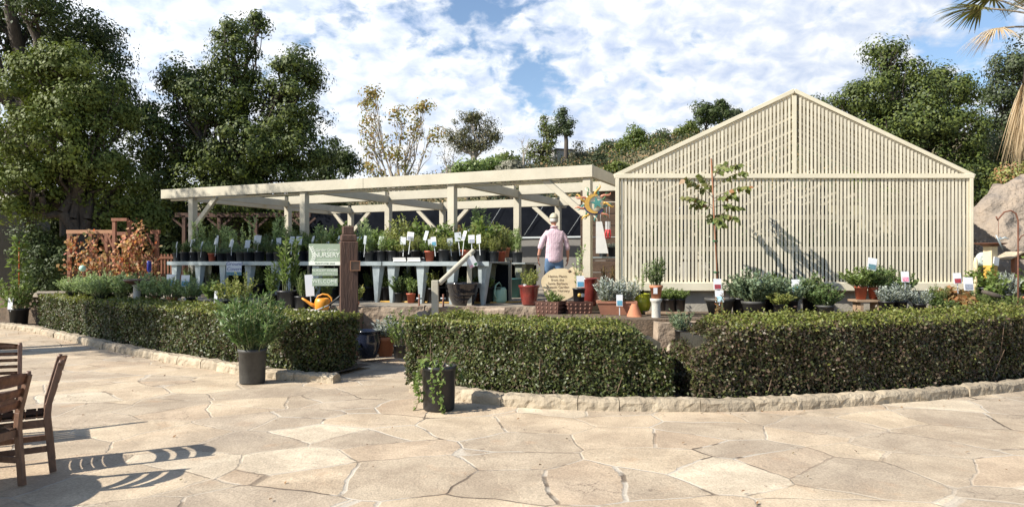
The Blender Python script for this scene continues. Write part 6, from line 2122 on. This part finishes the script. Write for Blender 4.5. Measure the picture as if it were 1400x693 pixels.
for k, (px, d, kd, hh, sp_, lab) in enumerate([(292, 13.4, 'leafy', .42, .5, 'yellowish leafy plant behind the tall dense shrub, nearer the pale mounds'), (312, 13.2, 'loose', .5, .55, 'loose yellowish plant behind the tall dense shrub, in the middle'), (332, 13.1, 'loose', .52, .55, 'loose yellowish plant behind the tall dense shrub, nearer the dark post')]):
    potted(lab, (gx(px, d), d, TZ + .003), 'nursery', .2, kd, hh, sp_, k, group='yellowish plants behind the long hedge')
potted('tall lanky plant in the biggest black pot near the grey ledge', (gx(393, 13.0), 13.0, TZ + .003), 'nursery', .40, 'tallstem', .95, .95, 0, leaf='green')
potted('bushy green plant in a grey black pot before the orange can', (gx(413, 12.95), 12.95, TZ + .003), 'nursery', .30, 'spiky', .55, .55, 1, leaf='green')
potted('green plant in a small black pot under the hanging signs', (gx(424, 13.15), 13.15, TZ + .003), 'nursery', .26, 'loose', .4, .5, 1)
potted('light green plant in a black pot behind the watering can', (gx(446, 13.2), 13.2, TZ + .003), 'nursery', .2, 'spiky', .62, .5, 2, leaf='green')
potted('dark shrub in a black pot behind the tall lanky plant', (gx(372, 13.6), 13.6, TZ + .003), 'nursery', .30, 'tallstem', .6, .7, 2, leaf='green')
a = at(422, 408, 12.7)
sign_card('tilted plain white card on a stake in front of the hanging signs', (a.x + .04, a.y, TZ + .2), at(422, 405, 12.7).z - TZ - .2 + .04, .15, .40, R(12), -.15, None, True, None, -.08)
for k, (px, py, d, lab) in enumerate([(253, 384, 14.0, 'blue and white price card between the terracotta pot mounds and the long table'), (233, 383, 14.3, 'blue and white price card nearer the stone bird bath')]):
    card_at(px, py - 8, py + 8, d, lab, 'photo2', TZ + .1)
card_at(295, 398, 415, 13.2, 'plain white stake label among the yellowish plants', None, TZ + .05, w_=.06)
# stone bird bath
a = at(187, 384, 14.7)
o = thing('bird_bath', 'brown stone bird bath among the pale green mounds', 'bird bath', (a.x, a.y, TZ), 0)
zz_ = a.z - TZ
MB().lathe([(0, 0), (.16, 0), (.15, .05), (.075, .1), (.065, zz_ - .12), (.10, zz_ - .08), (0, zz_ - .08)], 22).build('pedestal', M['stonewhite'], o)
MB().lathe([(0, zz_ - .085), (.11, zz_ - .08), (.24, zz_ - .01), (.265, zz_ + .03), (.245, zz_ + .035), (.12, zz_ - .03), (0, zz_ - .04)], 28).build('bowl', M['brownpot'], o)

# ------------------------------------------------------------------ redwood trellis and creeper
tb = at(150, 316, 19.0)
trl = thing('redwood_trellis', 'reddish brown timber trellis with beams and braces overgrown by red creeper', 'trellis', (gx(155, 19), 19.0, TZ), 0)
RW = M['redwood']
def tz_(py, d=19.0): return at(0, py, d).z - TZ
def tx_(px, d=19.0): return gx(px, d) - gx(155, 19.0)
zt1 = tz_(317)
for px, y_ in ((95, 0), (125, 0), (146, 0), (112, 1.2), (136, 1.2), (158, -.05)):
    MB().bar((tx_(px), y_, -.4), (tx_(px), y_, zt1 - (.05 if px != 158 else -.30)), .085, .085, (1, 0, 0)).build('post', RW, trl)
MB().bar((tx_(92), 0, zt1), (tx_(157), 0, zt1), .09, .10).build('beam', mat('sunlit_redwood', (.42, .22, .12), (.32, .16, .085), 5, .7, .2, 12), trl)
MB().bar((tx_(104), 1.2, zt1), (tx_(150), 1.2, zt1), .09, .10).build('beam', RW, trl)
MB().bar((tx_(155), -.05, zt1 + .33), (tx_(176), -.05, zt1 + .33), .12, .08).build('beam', RW, trl)
for px in (174, 182, 212):
    MB().bar((tx_(px), .1, -.4), (tx_(px), .1, zt1 + .32 if px == 174 else zt1), .085, .085, (1, 0, 0)).build('post', RW, trl)
MB().bar((tx_(204), .1, zt1), (tx_(216), .1, zt1), .09, .1).build('beam', RW, trl)
for x0_, x1_, y_ in ((95, 108, 0), (125, 137, 0), (112, 102, 1.2), (112, 122, 1.2), (146, 138, 0), (158, 148, -.05), (182, 200, .1), (212, 196, .1)):
    MB().bar((tx_(x0_), y_ + .01, zt1 - .55), (tx_(x1_), y_ + .01, zt1 - .04), .05, .05).build('brace', RW, trl)
lt = thing('lattice_fence', 'low reddish slatted fence behind the creeper, running to the long table', 'fence', (gx(155, 19.6), 19.7, TZ), 0)
mb = MB()
for k in range(34): mb.box((-.9 + .092 * k, 0, .40), (.045, .03, 1.5))
mb.build('slats', RW, lt)
for z_ in (.0, tz_(352)): MB().box((.62, .0, z_), (3.2, .06, .07)).build('rail', RW, lt)


def creeper(name, lab, blobs, n, d0):
    rg = np.random.default_rng(n)
    o = thing(name, lab, 'creeper', (gx(155, 19), 19.0, TZ), 0, 'red creepers on the trellis')
    P = []; O_ = []
    tot = sum(b[3] * b[4] for b in blobs)
    st0, st1 = [], []
    for (px, py, dy, rx, ry) in blobs:
        k = int(n * rx * ry / tot)
        c = np.array(at(px, py, 19 + dy)) - np.array([gx(155, 19), 19.0, TZ])
        kx_ = (19 + dy) / F
        q_ = c + rg.normal(0, .5, (k, 3)) * np.array([rx * kx_, .3, ry * kx_])
        P.append(q_); O_.append(unit(rg.normal(0, .6, (k, 3)) + np.array([-.3, -.6, .4])))
        for j in range(8):
            e = c + rg.normal(0, .5, 3) * np.array([rx * kx_, .2, ry * kx_])
            st0.append(c + np.array([0, 0, -ry * kx_])); st1.append(e)
    P = np.concatenate(P); O_ = np.concatenate(O_)
    P[:, 2] = np.maximum(P[:, 2], .0)
    D_ = unit(np.cross(O_, rg.normal(0, 1, P.shape)))
    sz = rg.uniform(.07, .135, len(P))
    A = Acc(); A.add(leaves(P, D_, O_, sz, sz * .8)); link('foliage', A.mesh('creeper_foliage', [M['creeper']]), o)
    B_ = Acc(); B_.add(segs(np.array(st0), np.array(st1), .012, .006, 4)); link('stems', B_.mesh('creeper_stems', [M['twig']]), o)


creeper('red_creeper', 'pinkish red creeper on the posts of the trellis, nearer the dark shrub', [(100, 335, -.1, 12, 14), (112, 352, -.1, 14, 14), (128, 345, -.2, 12, 20), (105, 368, -.3, 20, 10), (130, 365, -.3, 16, 12), (126, 325, -.1, 6, 10), (140, 360, -.3, 10, 14)], 420, 19)
creeper('red_creeper', 'brightest orange and red creeper mass between trellis posts and the long table', [(165, 360, -.4, 18, 22), (185, 350, -.3, 20, 28), (190, 325, -.1, 12, 16), (175, 335, -.2, 14, 16), (200, 365, -.3, 16, 18), (160, 375, -.5, 16, 10), (193, 310, .0, 7, 8), (208, 345, .1, 7, 10)], 800, 19)
a = at(113, 367, 18.3)
o = thing('glass_globe', 'small pale green glass globe on a stick before the red creeper', 'garden ornament', (a.x, a.y, TZ))
MB().lathe([(0, -.09), (.06, -.07), (.09, 0), (.06, .07), (0, .09)], 20, c=(0, 0, a.z - TZ)).build('globe', M['palegreen'], o)
MB().tube([(0, 0, 0), (0, 0, a.z - TZ - .08)], .01, 6).build('stick', M['rust'], o)
a = at(204, 365, 18.0)
o = thing('blue_bottle', 'dark blue glass bottle upended on a stick beside the orange creeper', 'garden ornament', (a.x, a.y, TZ))
MB().lathe([(0, .16), (.05, .16), (.055, .13), (.055, -.08), (.02, -.14), (.02, -.2), (0, -.2)], 16, c=(0, 0, a.z - TZ)).build('bottle', mat('cobalt_glass', (.02, .03, .22), (.015, .02, .16), 5, .12), o)
MB().tube([(0, 0, 0), (0, 0, a.z - TZ - .19)], .01, 6).build('stick', M['rust'], o)
o = thing('brown_arbor', 'dark red brown timber arbor in the shade beyond the long table', 'arbor', (gx(330, 26), 26.0, .5))
for px in (252, 300, 350, 415):
    MB().bar((gx(px, 26) - gx(330, 26), 0, -.6), (gx(px, 26) - gx(330, 26), 0, at(0, 295, 26).z - .5), .12, .12, (1, 0, 0)).build('post', M['timber'], o)
    for s_ in (-1, 1): MB().bar((gx(px, 26) - gx(330, 26), .01, at(0, 312, 26).z - .5), (gx(px, 26) - gx(330, 26) + s_ * .45, .01, at(0, 298, 26).z - .5), .07, .07).build('brace', M['timber'], o)
MB().bar((gx(240, 26) - gx(330, 26), 0, at(0, 294, 26).z - .5), (gx(425, 26) - gx(330, 26), 0, at(0, 294, 26).z - .5), .12, .16).build('beam', M['timber'], o)

# grey shed in deep shade at the edge
o = thing('garden_shed', 'grey timber shed in deep shade under the tallest oak', 'shed', (gx(-55, 24), 24.5, 0), R(0))
MB().box((0, 0, 1.7), (3.6, 3.0, 3.4)).build('wall', mat('shed_wall', (.22, .215, .20), (.17, .165, .15), 3, .9, .2, 8, stretch=(6, 6, 1)), o)
dd_ = MB().box((1.15, -1.515, 1.5), (.9, .06, 2.2)).build('door', mat('shed_door', (.13, .13, .115), (.10, .10, .09), 3, .8), o)
MB().box((1.68, -1.52, 1.6), (.10, .08, 2.9)).build('corner_board', M['concrete'], o)
for s_ in (-1, 1): MB().bar((0, s_ * 1.75, 3.45), (0, s_ * .002, 4.1), 3.9, .08).build('roof', M['concrete'], o)
for k, (px, py, hh) in enumerate(((2, 405, 1.1),)):
    d = 20.5
    o = thing('red_cart', 'dark red garden cart half seen at the edge beneath the oak', 'cart', (gx(px - 8, d), d, 0))
    MB().box((0, 0, .75), (.5, .7, .5), bev=.03).build('tub', M['redpot'], o)
    for s_ in (-1, 1): MB().lathe([(0, -.03), (.22, -.03), (.25, 0), (.22, .03), (0, .03)], 20, c=(0, s_ * .36, .25), ax=(0, 1, 0)).build('wheel', M['blackiron'], o)

# ------------------------------------------------------------------ teak table and chairs
TK = M['teak']
def teak_chair(lab, loc, rz, back_slats=3, tall=.88):
    """faces local +y; back at y = -.22"""
    o = thing('teak_chair', lab, 'chair', (*loc, .012), rz, 'teak chairs around the round table')
    W_ = .47; zs = .43
    for s_ in (-1, 1):
        x = s_ * (W_ / 2 - .02)
        MB().bar((x, .20, 0), (x, .19, zs - .02), .04, .045, (0, 1, 0), .004).build('leg', TK, o)
        mb = MB()
        mb.bar((x, -.255, 0), (x, -.215, zs + .01), .038, .05, (0, 1, 0), .004)
        mb.bar((x, -.215, zs), (x, -.225, zs + .12), .038, .05, (0, 1, 0), .004)
        mb.bar((x, -.225, zs + .11), (x, -.31, tall - .01), .036, .045, (0, 1, 0), .004)
        mb.tube([(x, -.305, tall - .03), (x, -.313, tall + .012)], [.022, .015], 10)
        mb.build('leg', TK, o)
        MB().bar((x, .19, .19), (x, -.235, .19), .026, .045).build('stretcher', TK, o)
        MB().bar((x, .20, zs - .035), (x, -.22, zs - .035), .026, .06).build('seat_rail', TK, o)
    MB().bar((-W_ / 2 + .03, -.02, .19), (W_ / 2 - .03, -.02, .19), .026, .04).build('stretcher', TK, o)
    for y_ in (.195, -.21): MB().bar((-W_ / 2 + .04, y_, zs - .035), (W_ / 2 - .04, y_, zs - .035), .026, .06).build('seat_rail', TK, o)
    mb = MB()
    for k in range(6):
        y_ = -.185 + .395 * k / 5 + .0
        n_ = 8
        mb.grid(lambda u, v, y_=y_: Vector((-W_ / 2 + .0 + W_ * u, y_ - .035 + .07 * v, zs + .012 - .018 * math.sin(math.pi * u) * (1 if 0 < y_ < 9 else 1))), n_, 1)
    bmesh.ops.solidify(mb.bm, geom=mb.bm.faces[:], thickness=.018)
    mb.build('seat', TK, o)
    mb = MB()
    H0, H1 = zs + .14, tall
    for k in range(back_slats):
        f0 = k / back_slats + .04; f1 = (k + 1) / back_slats - .06 + (.05 if k == back_slats - 1 else 0)
        def sl(u, v, f0=f0, f1=f1, k=k):
            z = H0 + (H1 - H0) * (f0 + (f1 - f0) * v)
            bow = .045 * math.sin(math.pi * u)
            if k == back_slats - 1: z += .022 * math.sin(math.pi * u) * v
            y = -.225 - .085 * (z - H0) / (H1 - H0)
            return Vector((-W_ / 2 + .03 + (W_ - .06) * u, y - bow, z))
        mb.grid(sl, 10, 2)
    bmesh.ops.solidify(mb.bm, geom=mb.bm.faces[:], thickness=.020)
    mb.build('backrest', TK, o)
    return o


teak_chair('nearest weathered teak chair with three curved back slats, cut by the picture edge', (-3.98, 5.07), R(80), 3, .85)
teak_chair('teak chair seen side on with its slim tall back towards the paving', (-4.02, 5.62), R(124))
teak_chair('farthest teak chair with flat horizontal back slats facing the camera', (-4.88, 6.50), R(213), 5, .87)
tt = thing('teak_table', 'round teak table just beyond the edge, casting the big shadow on the paving', 'table', (-4.46, 4.55, .012), 0)
mb = MB()
mb.lathe([(0, .70), (.58, .70), (.60, .715), (.60, .735), (.58, .745), (0, .745)], 48)
mb.build('tabletop', TK, tt)
for k in range(4):
    t = R(45 + 90 * k)
    MB().bar((.42 * math.cos(t), .42 * math.sin(t), 0), (.36 * math.cos(t), .36 * math.sin(t), .70), .06, .06, (1, 0, 0), .004).build('leg', TK, tt)
nk = thing('paper_menu', 'folded white paper lying at the edge of the round teak table', 'paper', (-4.15, 4.85, .758), R(30))
mb = MB().box((0, 0, .003), (.16, .12, .005)).build('sheet', M['paper'], nk)

# fallen leaves scattered on the paving
rg = np.random.default_rng(9)
n_ = 330
P = np.stack([rg.uniform(-8, 9, n_), rg.uniform(4.6, 11, n_), np.full(n_, .024)], 1)
i0 = n_ // 2
pk = np.array([(p.x, p.y) for p in resample(kr, .1)]); pk2 = np.array([(p.x, p.y) for p in resample(kl, .1)])
pk = np.concatenate([pk, pk2])
sel = rg.integers(0, len(pk), n_ - i0)
P[i0:, :2] = pk[sel] + np.stack([rg.normal(0, .15, n_ - i0), -np.abs(rg.normal(.05, .16, n_ - i0))], 1)
nr = unit(rg.normal(0, .35, (n_, 3)) + np.array([0, 0, 1]))
A = Acc(); sz = rg.uniform(.018, .045, n_); A.add(leaves(P, unit(np.cross(nr, rg.normal(0, 1, (n_, 3)))), nr, sz, sz * .6))
tag(link('fallen_leaves', A.mesh('fallen_leaves', [leafmat('dead_leaf', [(.16, .085, .04), (.25, .15, .07), (.10, .06, .03), (.14, .12, .05)], .8, .1)])), 'small dry leaves scattered over the paving', 'fallen leaves', kind='stuff')

# shrubs added inside the slatted house to darken the slat gaps
rng = random.Random(71)
INS = 'dim plants inside the slatted house'
for k in range(14):
    x = -2.7 + 5.4 * (k % 7) / 6 + rng.uniform(-.15, .15); y = 1.1 if k < 7 else 2.9
    kd = ['dense', 'leafy', 'bushy', 'dense', 'loose'][k % 5]
    potted('dim %s plant inside slatted house, %s from pergola side, %s row' % (['dense dark', 'broad leaved', 'bushy green', 'thick dark', 'loose yellowish'][k % 5], ORD[k % 7], 'near' if k < 7 else 'far'), (HX + x + SHEAR * y, HY + y, TZ + .243), 'nursery', .35, kd, rng.uniform(1.0, 1.7), rng.uniform(.95, 1.25), k % 3, group=INS, leaf='darkgreen')

# ------------------------------------------------------------------ the man
def skin(name, verts, edges, radii, levels=2, root=0):
    me = bpy.data.meshes.new(name)
    me.from_pydata([tuple(v) for v in verts], edges, [])
    o = bpy.data.objects.new(name, me)
    COL.objects.link(o)
    o.modifiers.new('skin', 'SKIN').use_smooth_shade = True
    for i, r in enumerate(radii):
        d = me.skin_vertices[0].data[i]
        d.radius = r if isinstance(r, (tuple, list)) else (r, r)
        d.use_root = (i == root)
    m_ = o.modifiers.new('sub', 'SUBSURF'); m_.levels = levels; m_.render_levels = levels
    dg = bpy.context.evaluated_depsgraph_get()
    r_ = bpy.data.meshes.new_from_object(o.evaluated_get(dg))
    bpy.data.objects.remove(o); bpy.data.meshes.remove(me)
    for p in r_.polygons: p.use_smooth = True
    return r_


def joined(name, meshes, m):
    bm = bmesh.new()
    for q in meshes: bm.from_mesh(q)
    me = bpy.data.meshes.new(name); bm.to_mesh(me); bm.free()
    for p in me.polygons: p.use_smooth = True
    me.materials.clear(); me.materials.append(m)
    for p in me.polygons: p.material_index = 0
    return me


man = thing('person', 'grey haired person in a pale pink checked shirt, jeans and khaki cap walking away', 'person', (.87, 14.35, DZ), R(6))
# joints, walking away along +y: left leg forward, arms hanging a little bent
elL, elR = (-.285, -.04, 1.16), (.275, -.03, 1.15)
wrL, wrR = (-.325, .02, .93), (.30, .07, .92)
body_v = [(0, 0, .98), (0, 0, 1.14), (0, -.01, 1.30), (0, -.012, 1.42), (0, .005, 1.53), (0, .02, 1.62),
          (-.155, -.012, 1.405), elL, wrL, (.155, -.012, 1.405), elR, wrR,
          (-.095, 0, .93), (-.10, .13, .50), (-.10, .06, .09), (.095, 0, .93), (.10, -.02, .50), (.10, -.20, .13),
          (-.10, .21, .045), (.10, -.10, .04)]
body_e = [(0, 1), (1, 2), (2, 3), (3, 4), (4, 5), (3, 6), (6, 7), (7, 8), (3, 9), (9, 10), (10, 11), (0, 12), (12, 13), (13, 14), (0, 15), (15, 16), (16, 17), (14, 18), (17, 19)]
body_r = [(.15, .11), (.15, .11), (.14, .10), (.09, .06), .056, .056, .048, .042, .032, .048, .042, .032, .09, .062, .042, .09, .062, .042, .036, .036]
bodym = skin('body', body_v, body_e, body_r)
# head with brow, nose, chin and ears
bm = bmesh.new()
bmesh.ops.create_uvsphere(bm, u_segments=28, v_segments=20, radius=1)
for v in bm.verts:
    x, y, z = v.co
    sx, sy, sz = .077, .098, .122
    jaw = max(0, -z)
    X = x * sx * (1 - .22 * jaw); Y = y * sy * (1 - .10 * jaw) + .012 * jaw; Z = z * sz
    if y > .6:
        g = math.exp(-((x / .16) ** 2)) * math.exp(-(((z + .12) / .22) ** 2)); Y += .024 * g
        for ex in (-.42, .42): Y -= .010 * math.exp(-(((x - ex) / .18) ** 2) - (((z - .12) / .13) ** 2))
        Y += .006 * math.exp(-((x / .3) ** 2) - (((z + .55) / .12) ** 2))
    v.co = (X, Y, Z)
bmesh.ops.transform(bm, matrix=Matrix.Translation((0, .03, 1.70)) @ Matrix.Rotation(R(8), 4, 'Z'), verts=bm.verts)
headm = bpy.data.meshes.new('h'); bm.to_mesh(headm); bm.free()
ears = []
for s_ in (-1, 1):
    bm = bmesh.new(); bmesh.ops.create_uvsphere(bm, u_segments=12, v_segments=8, radius=1)
    bmesh.ops.transform(bm, matrix=Matrix.Translation((s_ * .080, .025, 1.695)) @ Matrix.Rotation(R(-22 * s_), 4, 'Z') @ Matrix.Diagonal((.011, .024, .034, 1)), verts=bm.verts)
    e_ = bpy.data.meshes.new('e'); bm.to_mesh(e_); bm.free(); ears.append(e_)
hands = []
for s_, wr in ((-1, wrL), (1, wrR)):
    w_ = Vector(wr)
    hv = [w_ + Vector((0, -.01, .03)), w_ + Vector((0, .005, -.03)), w_ + Vector((0, .015, -.085))]
    he = [(0, 1), (1, 2)]; hr_ = [(.026, .026), (.020, .036), (.018, .042)]
    hands.append(skin('palm', hv, he, hr_, 2))
    for k, (oy, L) in enumerate(((.034, .072), (.012, .082), (-.010, .076), (-.030, .058))):
        b0 = hv[2] + Vector((0, oy * .85, .012)); k1 = hv[2] + Vector((-s_ * .004, oy, -.022)); k2 = k1 + Vector((-s_ * .014, oy * .12 + .008, -L * .48)); k3 = k2 + Vector((-s_ * .022, .010, -L * .42))
        hands.append(skin('finger', [b0, k1, k2, k3], [(0, 1), (1, 2), (2, 3)], [.0095, .009, .0085, .0065], 2))
    t0 = hv[1] + Vector((0, .018, .01)); t1 = t0 + Vector((-s_ * .012, .034, -.030)); t2 = t1 + Vector((-s_ * .010, .012, -.036))
    hands.append(skin('thumb', [t0, t1, t2], [(0, 1), (1, 2)], [.013, .011, .008], 2))
body = link('body', joined('body', [bodym, headm] + ears + hands, M['skin']), man)
# shirt: loose torso with rolled sleeves as one surface
def shirt_material():
    m = bpy.data.materials.new('pink_check_cloth')
    nt = nodes_of(m)
    out = N(nt, 'ShaderNodeOutputMaterial'); b = N(nt, 'ShaderNodeBsdfPrincipled'); b.inputs['Roughness'].default_value = .9; b.inputs['Specular IOR Level'].default_value = .2
    nt.links.new(b.outputs[0], out.inputs[0])
    tc = N(nt, 'ShaderNodeTexCoord'); sp = N(nt, 'ShaderNodeSeparateXYZ'); nt.links.new(tc.outputs['Object'], sp.inputs[0])
    acc = None
    for ax in (0, 2):
        a = N(nt, 'ShaderNodeMath', operation='MULTIPLY'); a.inputs[1].default_value = 150; nt.links.new(sp.outputs[ax], a.inputs[0])
        s2 = N(nt, 'ShaderNodeMath', operation='SINE'); nt.links.new(a.outputs[0], s2.inputs[0])
        g = N(nt, 'ShaderNodeMath', operation='GREATER_THAN'); g.inputs[1].default_value = .72; nt.links.new(s2.outputs[0], g.inputs[0])
        if acc is None: acc = g
        else:
            mx_ = N(nt, 'ShaderNodeMath', operation='MAXIMUM'); nt.links.new(acc.outputs[0], mx_.inputs[0]); nt.links.new(g.outputs[0], mx_.inputs[1]); acc = mx_
    mx2 = N(nt, 'ShaderNodeMixRGB'); nt.links.new(acc.outputs[0], mx2.inputs[0])
    mx2.inputs[1].default_value = (.60, .46, .49, 1); mx2.inputs[2].default_value = (.47, .33, .40, 1)
    nt.links.new(mx2.outputs[0], b.inputs['Base Color'])
    nz = N(nt, 'ShaderNodeTexNoise'); nz.inputs['Scale'].default_value = 9; nz.inputs['Detail'].default_value = 3; nz.inputs['Distortion'].default_value = 1.2
    nt.links.new(tc.outputs['Object'], nz.inputs['Vector'])
    bp = N(nt, 'ShaderNodeBump'); bp.inputs['Strength'].default_value = .6; bp.inputs['Distance'].default_value = .03
    nt.links.new(nz.outputs['Fac'], bp.inputs['Height']); nt.links.new(bp.outputs[0], b.inputs['Normal'])
    return m


M['shirt'] = shirt_material()
cL = Vector(elL) + (Vector(wrL) - Vector(elL)) * .34; cR = Vector(elR) + (Vector(wrR) - Vector(elR)) * .34
sv = [(0, 0, .79), (0, 0, .90), (0, 0, 1.05), (0, -.01, 1.22), (0, -.015, 1.36), (0, -.012, 1.455), (0, .005, 1.545),
      (-.165, -.012, 1.425), (-.235, -.02, 1.30), elL, tuple(cL), (.165, -.012, 1.425), (.235, -.02, 1.30), elR, tuple(cR)]
se = [(0, 1), (1, 2), (2, 3), (3, 4), (4, 5), (5, 6), (4, 7), (7, 8), (8, 9), (9, 10), (4, 11), (11, 12), (12, 13), (13, 14)]
sr = [(.205, .16), (.205, .16), (.205, .16), (.205, .15), (.175, .125), (.12, .09), (.072, .072), (.078, .078), .068, .058, .055, (.078, .078), .068, .058, .055]
me = skin('shirt', sv, se, sr)
roughen(me, .012, 7, 3)
me.materials.clear(); me.materials.append(M['shirt'])
for p in me.polygons: p.material_index = 0
shirt = link('shirt', me, man)
MB().tube([(-.07, -.03, 1.555), (-.04, -.075, 1.56), (.04, -.075, 1.56), (.07, -.03, 1.555), (.06, .05, 1.54), (-.06, .05, 1.54), (-.07, -.03, 1.555)], .016, 8).build('collar', M['shirt'], shirt)
jv = [(0, 0, .99), (0, 0, .88), (-.105, .01, .80), (-.11, .145, .49), (-.10, .065, .07), (.105, 0, .80), (.11, -.01, .49), (.10, -.205, .12)]
je = [(0, 1), (1, 2), (2, 3), (3, 4), (1, 5), (5, 6), (6, 7)]
me = skin('jeans', jv, je, [(.19, .13), (.19, .14), .112, .088, .082, .112, .088, .082])
roughen(me, .010, 9, 8)
me.materials.clear(); me.materials.append(M['jeans'])
for p in me.polygons: p.material_index = 0
link('jeans', me, man)
for (x, y, z, rx) in ((-.10, .12, .0, 0), (.10, -.17, .05, R(-28))):
    bm = bmesh.new(); bmesh.ops.create_uvsphere(bm, u_segments=16, v_segments=10, radius=1)
    for v in bm.verts: v.co = Vector((v.co.x * .052, v.co.y * .145, max(-.02, v.co.z * (.062 if v.co.y < .2 else .045)) + .03))
    bmesh.ops.transform(bm, matrix=Matrix.Translation((x, y, z)) @ Matrix.Rotation(rx, 4, 'X'), verts=bm.verts)
    for f in bm.faces: f.smooth = True
    me = bpy.data.meshes.new('shoe'); bm.to_mesh(me); bm.free(); me.materials.append(M['leather']); link('shoe', me, man)
# hair below the cap, cap with strap and peak, watch
bm = bmesh.new(); bmesh.ops.create_uvsphere(bm, u_segments=24, v_segments=16, radius=1)
dele = [v for v in bm.verts if v.co.y > .35 or v.co.z < -.52 or v.co.z > .6]
bmesh.ops.delete(bm, geom=dele, context='VERTS')
for v in bm.verts: v.co = Vector((v.co.x * .082, v.co.y * .104 + .03, v.co.z * .122 + 1.70))
bmesh.ops.solidify(bm, geom=bm.faces[:], thickness=-.006)
for f in bm.faces: f.smooth = True
me = bpy.data.meshes.new('hair'); bm.to_mesh(me); bm.free(); me.materials.append(M['hair']); link('hair', me, man)
bm = bmesh.new(); bmesh.ops.create_uvsphere(bm, u_segments=28, v_segments=18, radius=1)
bmesh.ops.delete(bm, geom=[v for v in bm.verts if v.co.z < -.02], context='VERTS')
for v in bm.verts: v.co = Vector((v.co.x * .088, v.co.y * .112 + .03, v.co.z * .108 + 1.735))
bmesh.ops.solidify(bm, geom=bm.faces[:], thickness=-.005)
for f in bm.faces: f.smooth = True
me = bpy.data.meshes.new('cap'); bm.to_mesh(me); bm.free(); me.materials.append(M['capcloth']); cp_ = link('cap', me, man)
MB().grid(lambda u, v: Vector(((.075 + .01 * v) * math.cos(math.pi * (.12 + .76 * u)), .03 + (.10 + .085 * v) * math.sin(math.pi * (.12 + .76 * u)), 1.745 - .03 * v)), 12, 4).build('peak', M['capcloth'], cp_)
MB().tube([(.04 * math.cos(t) + wrL[0], .036 * math.sin(t) + wrL[1], wrL[2] + .03) for t in np.linspace(0, 2 * math.pi, 17)], .009, 6).build('watch', M['blackiron'], man)
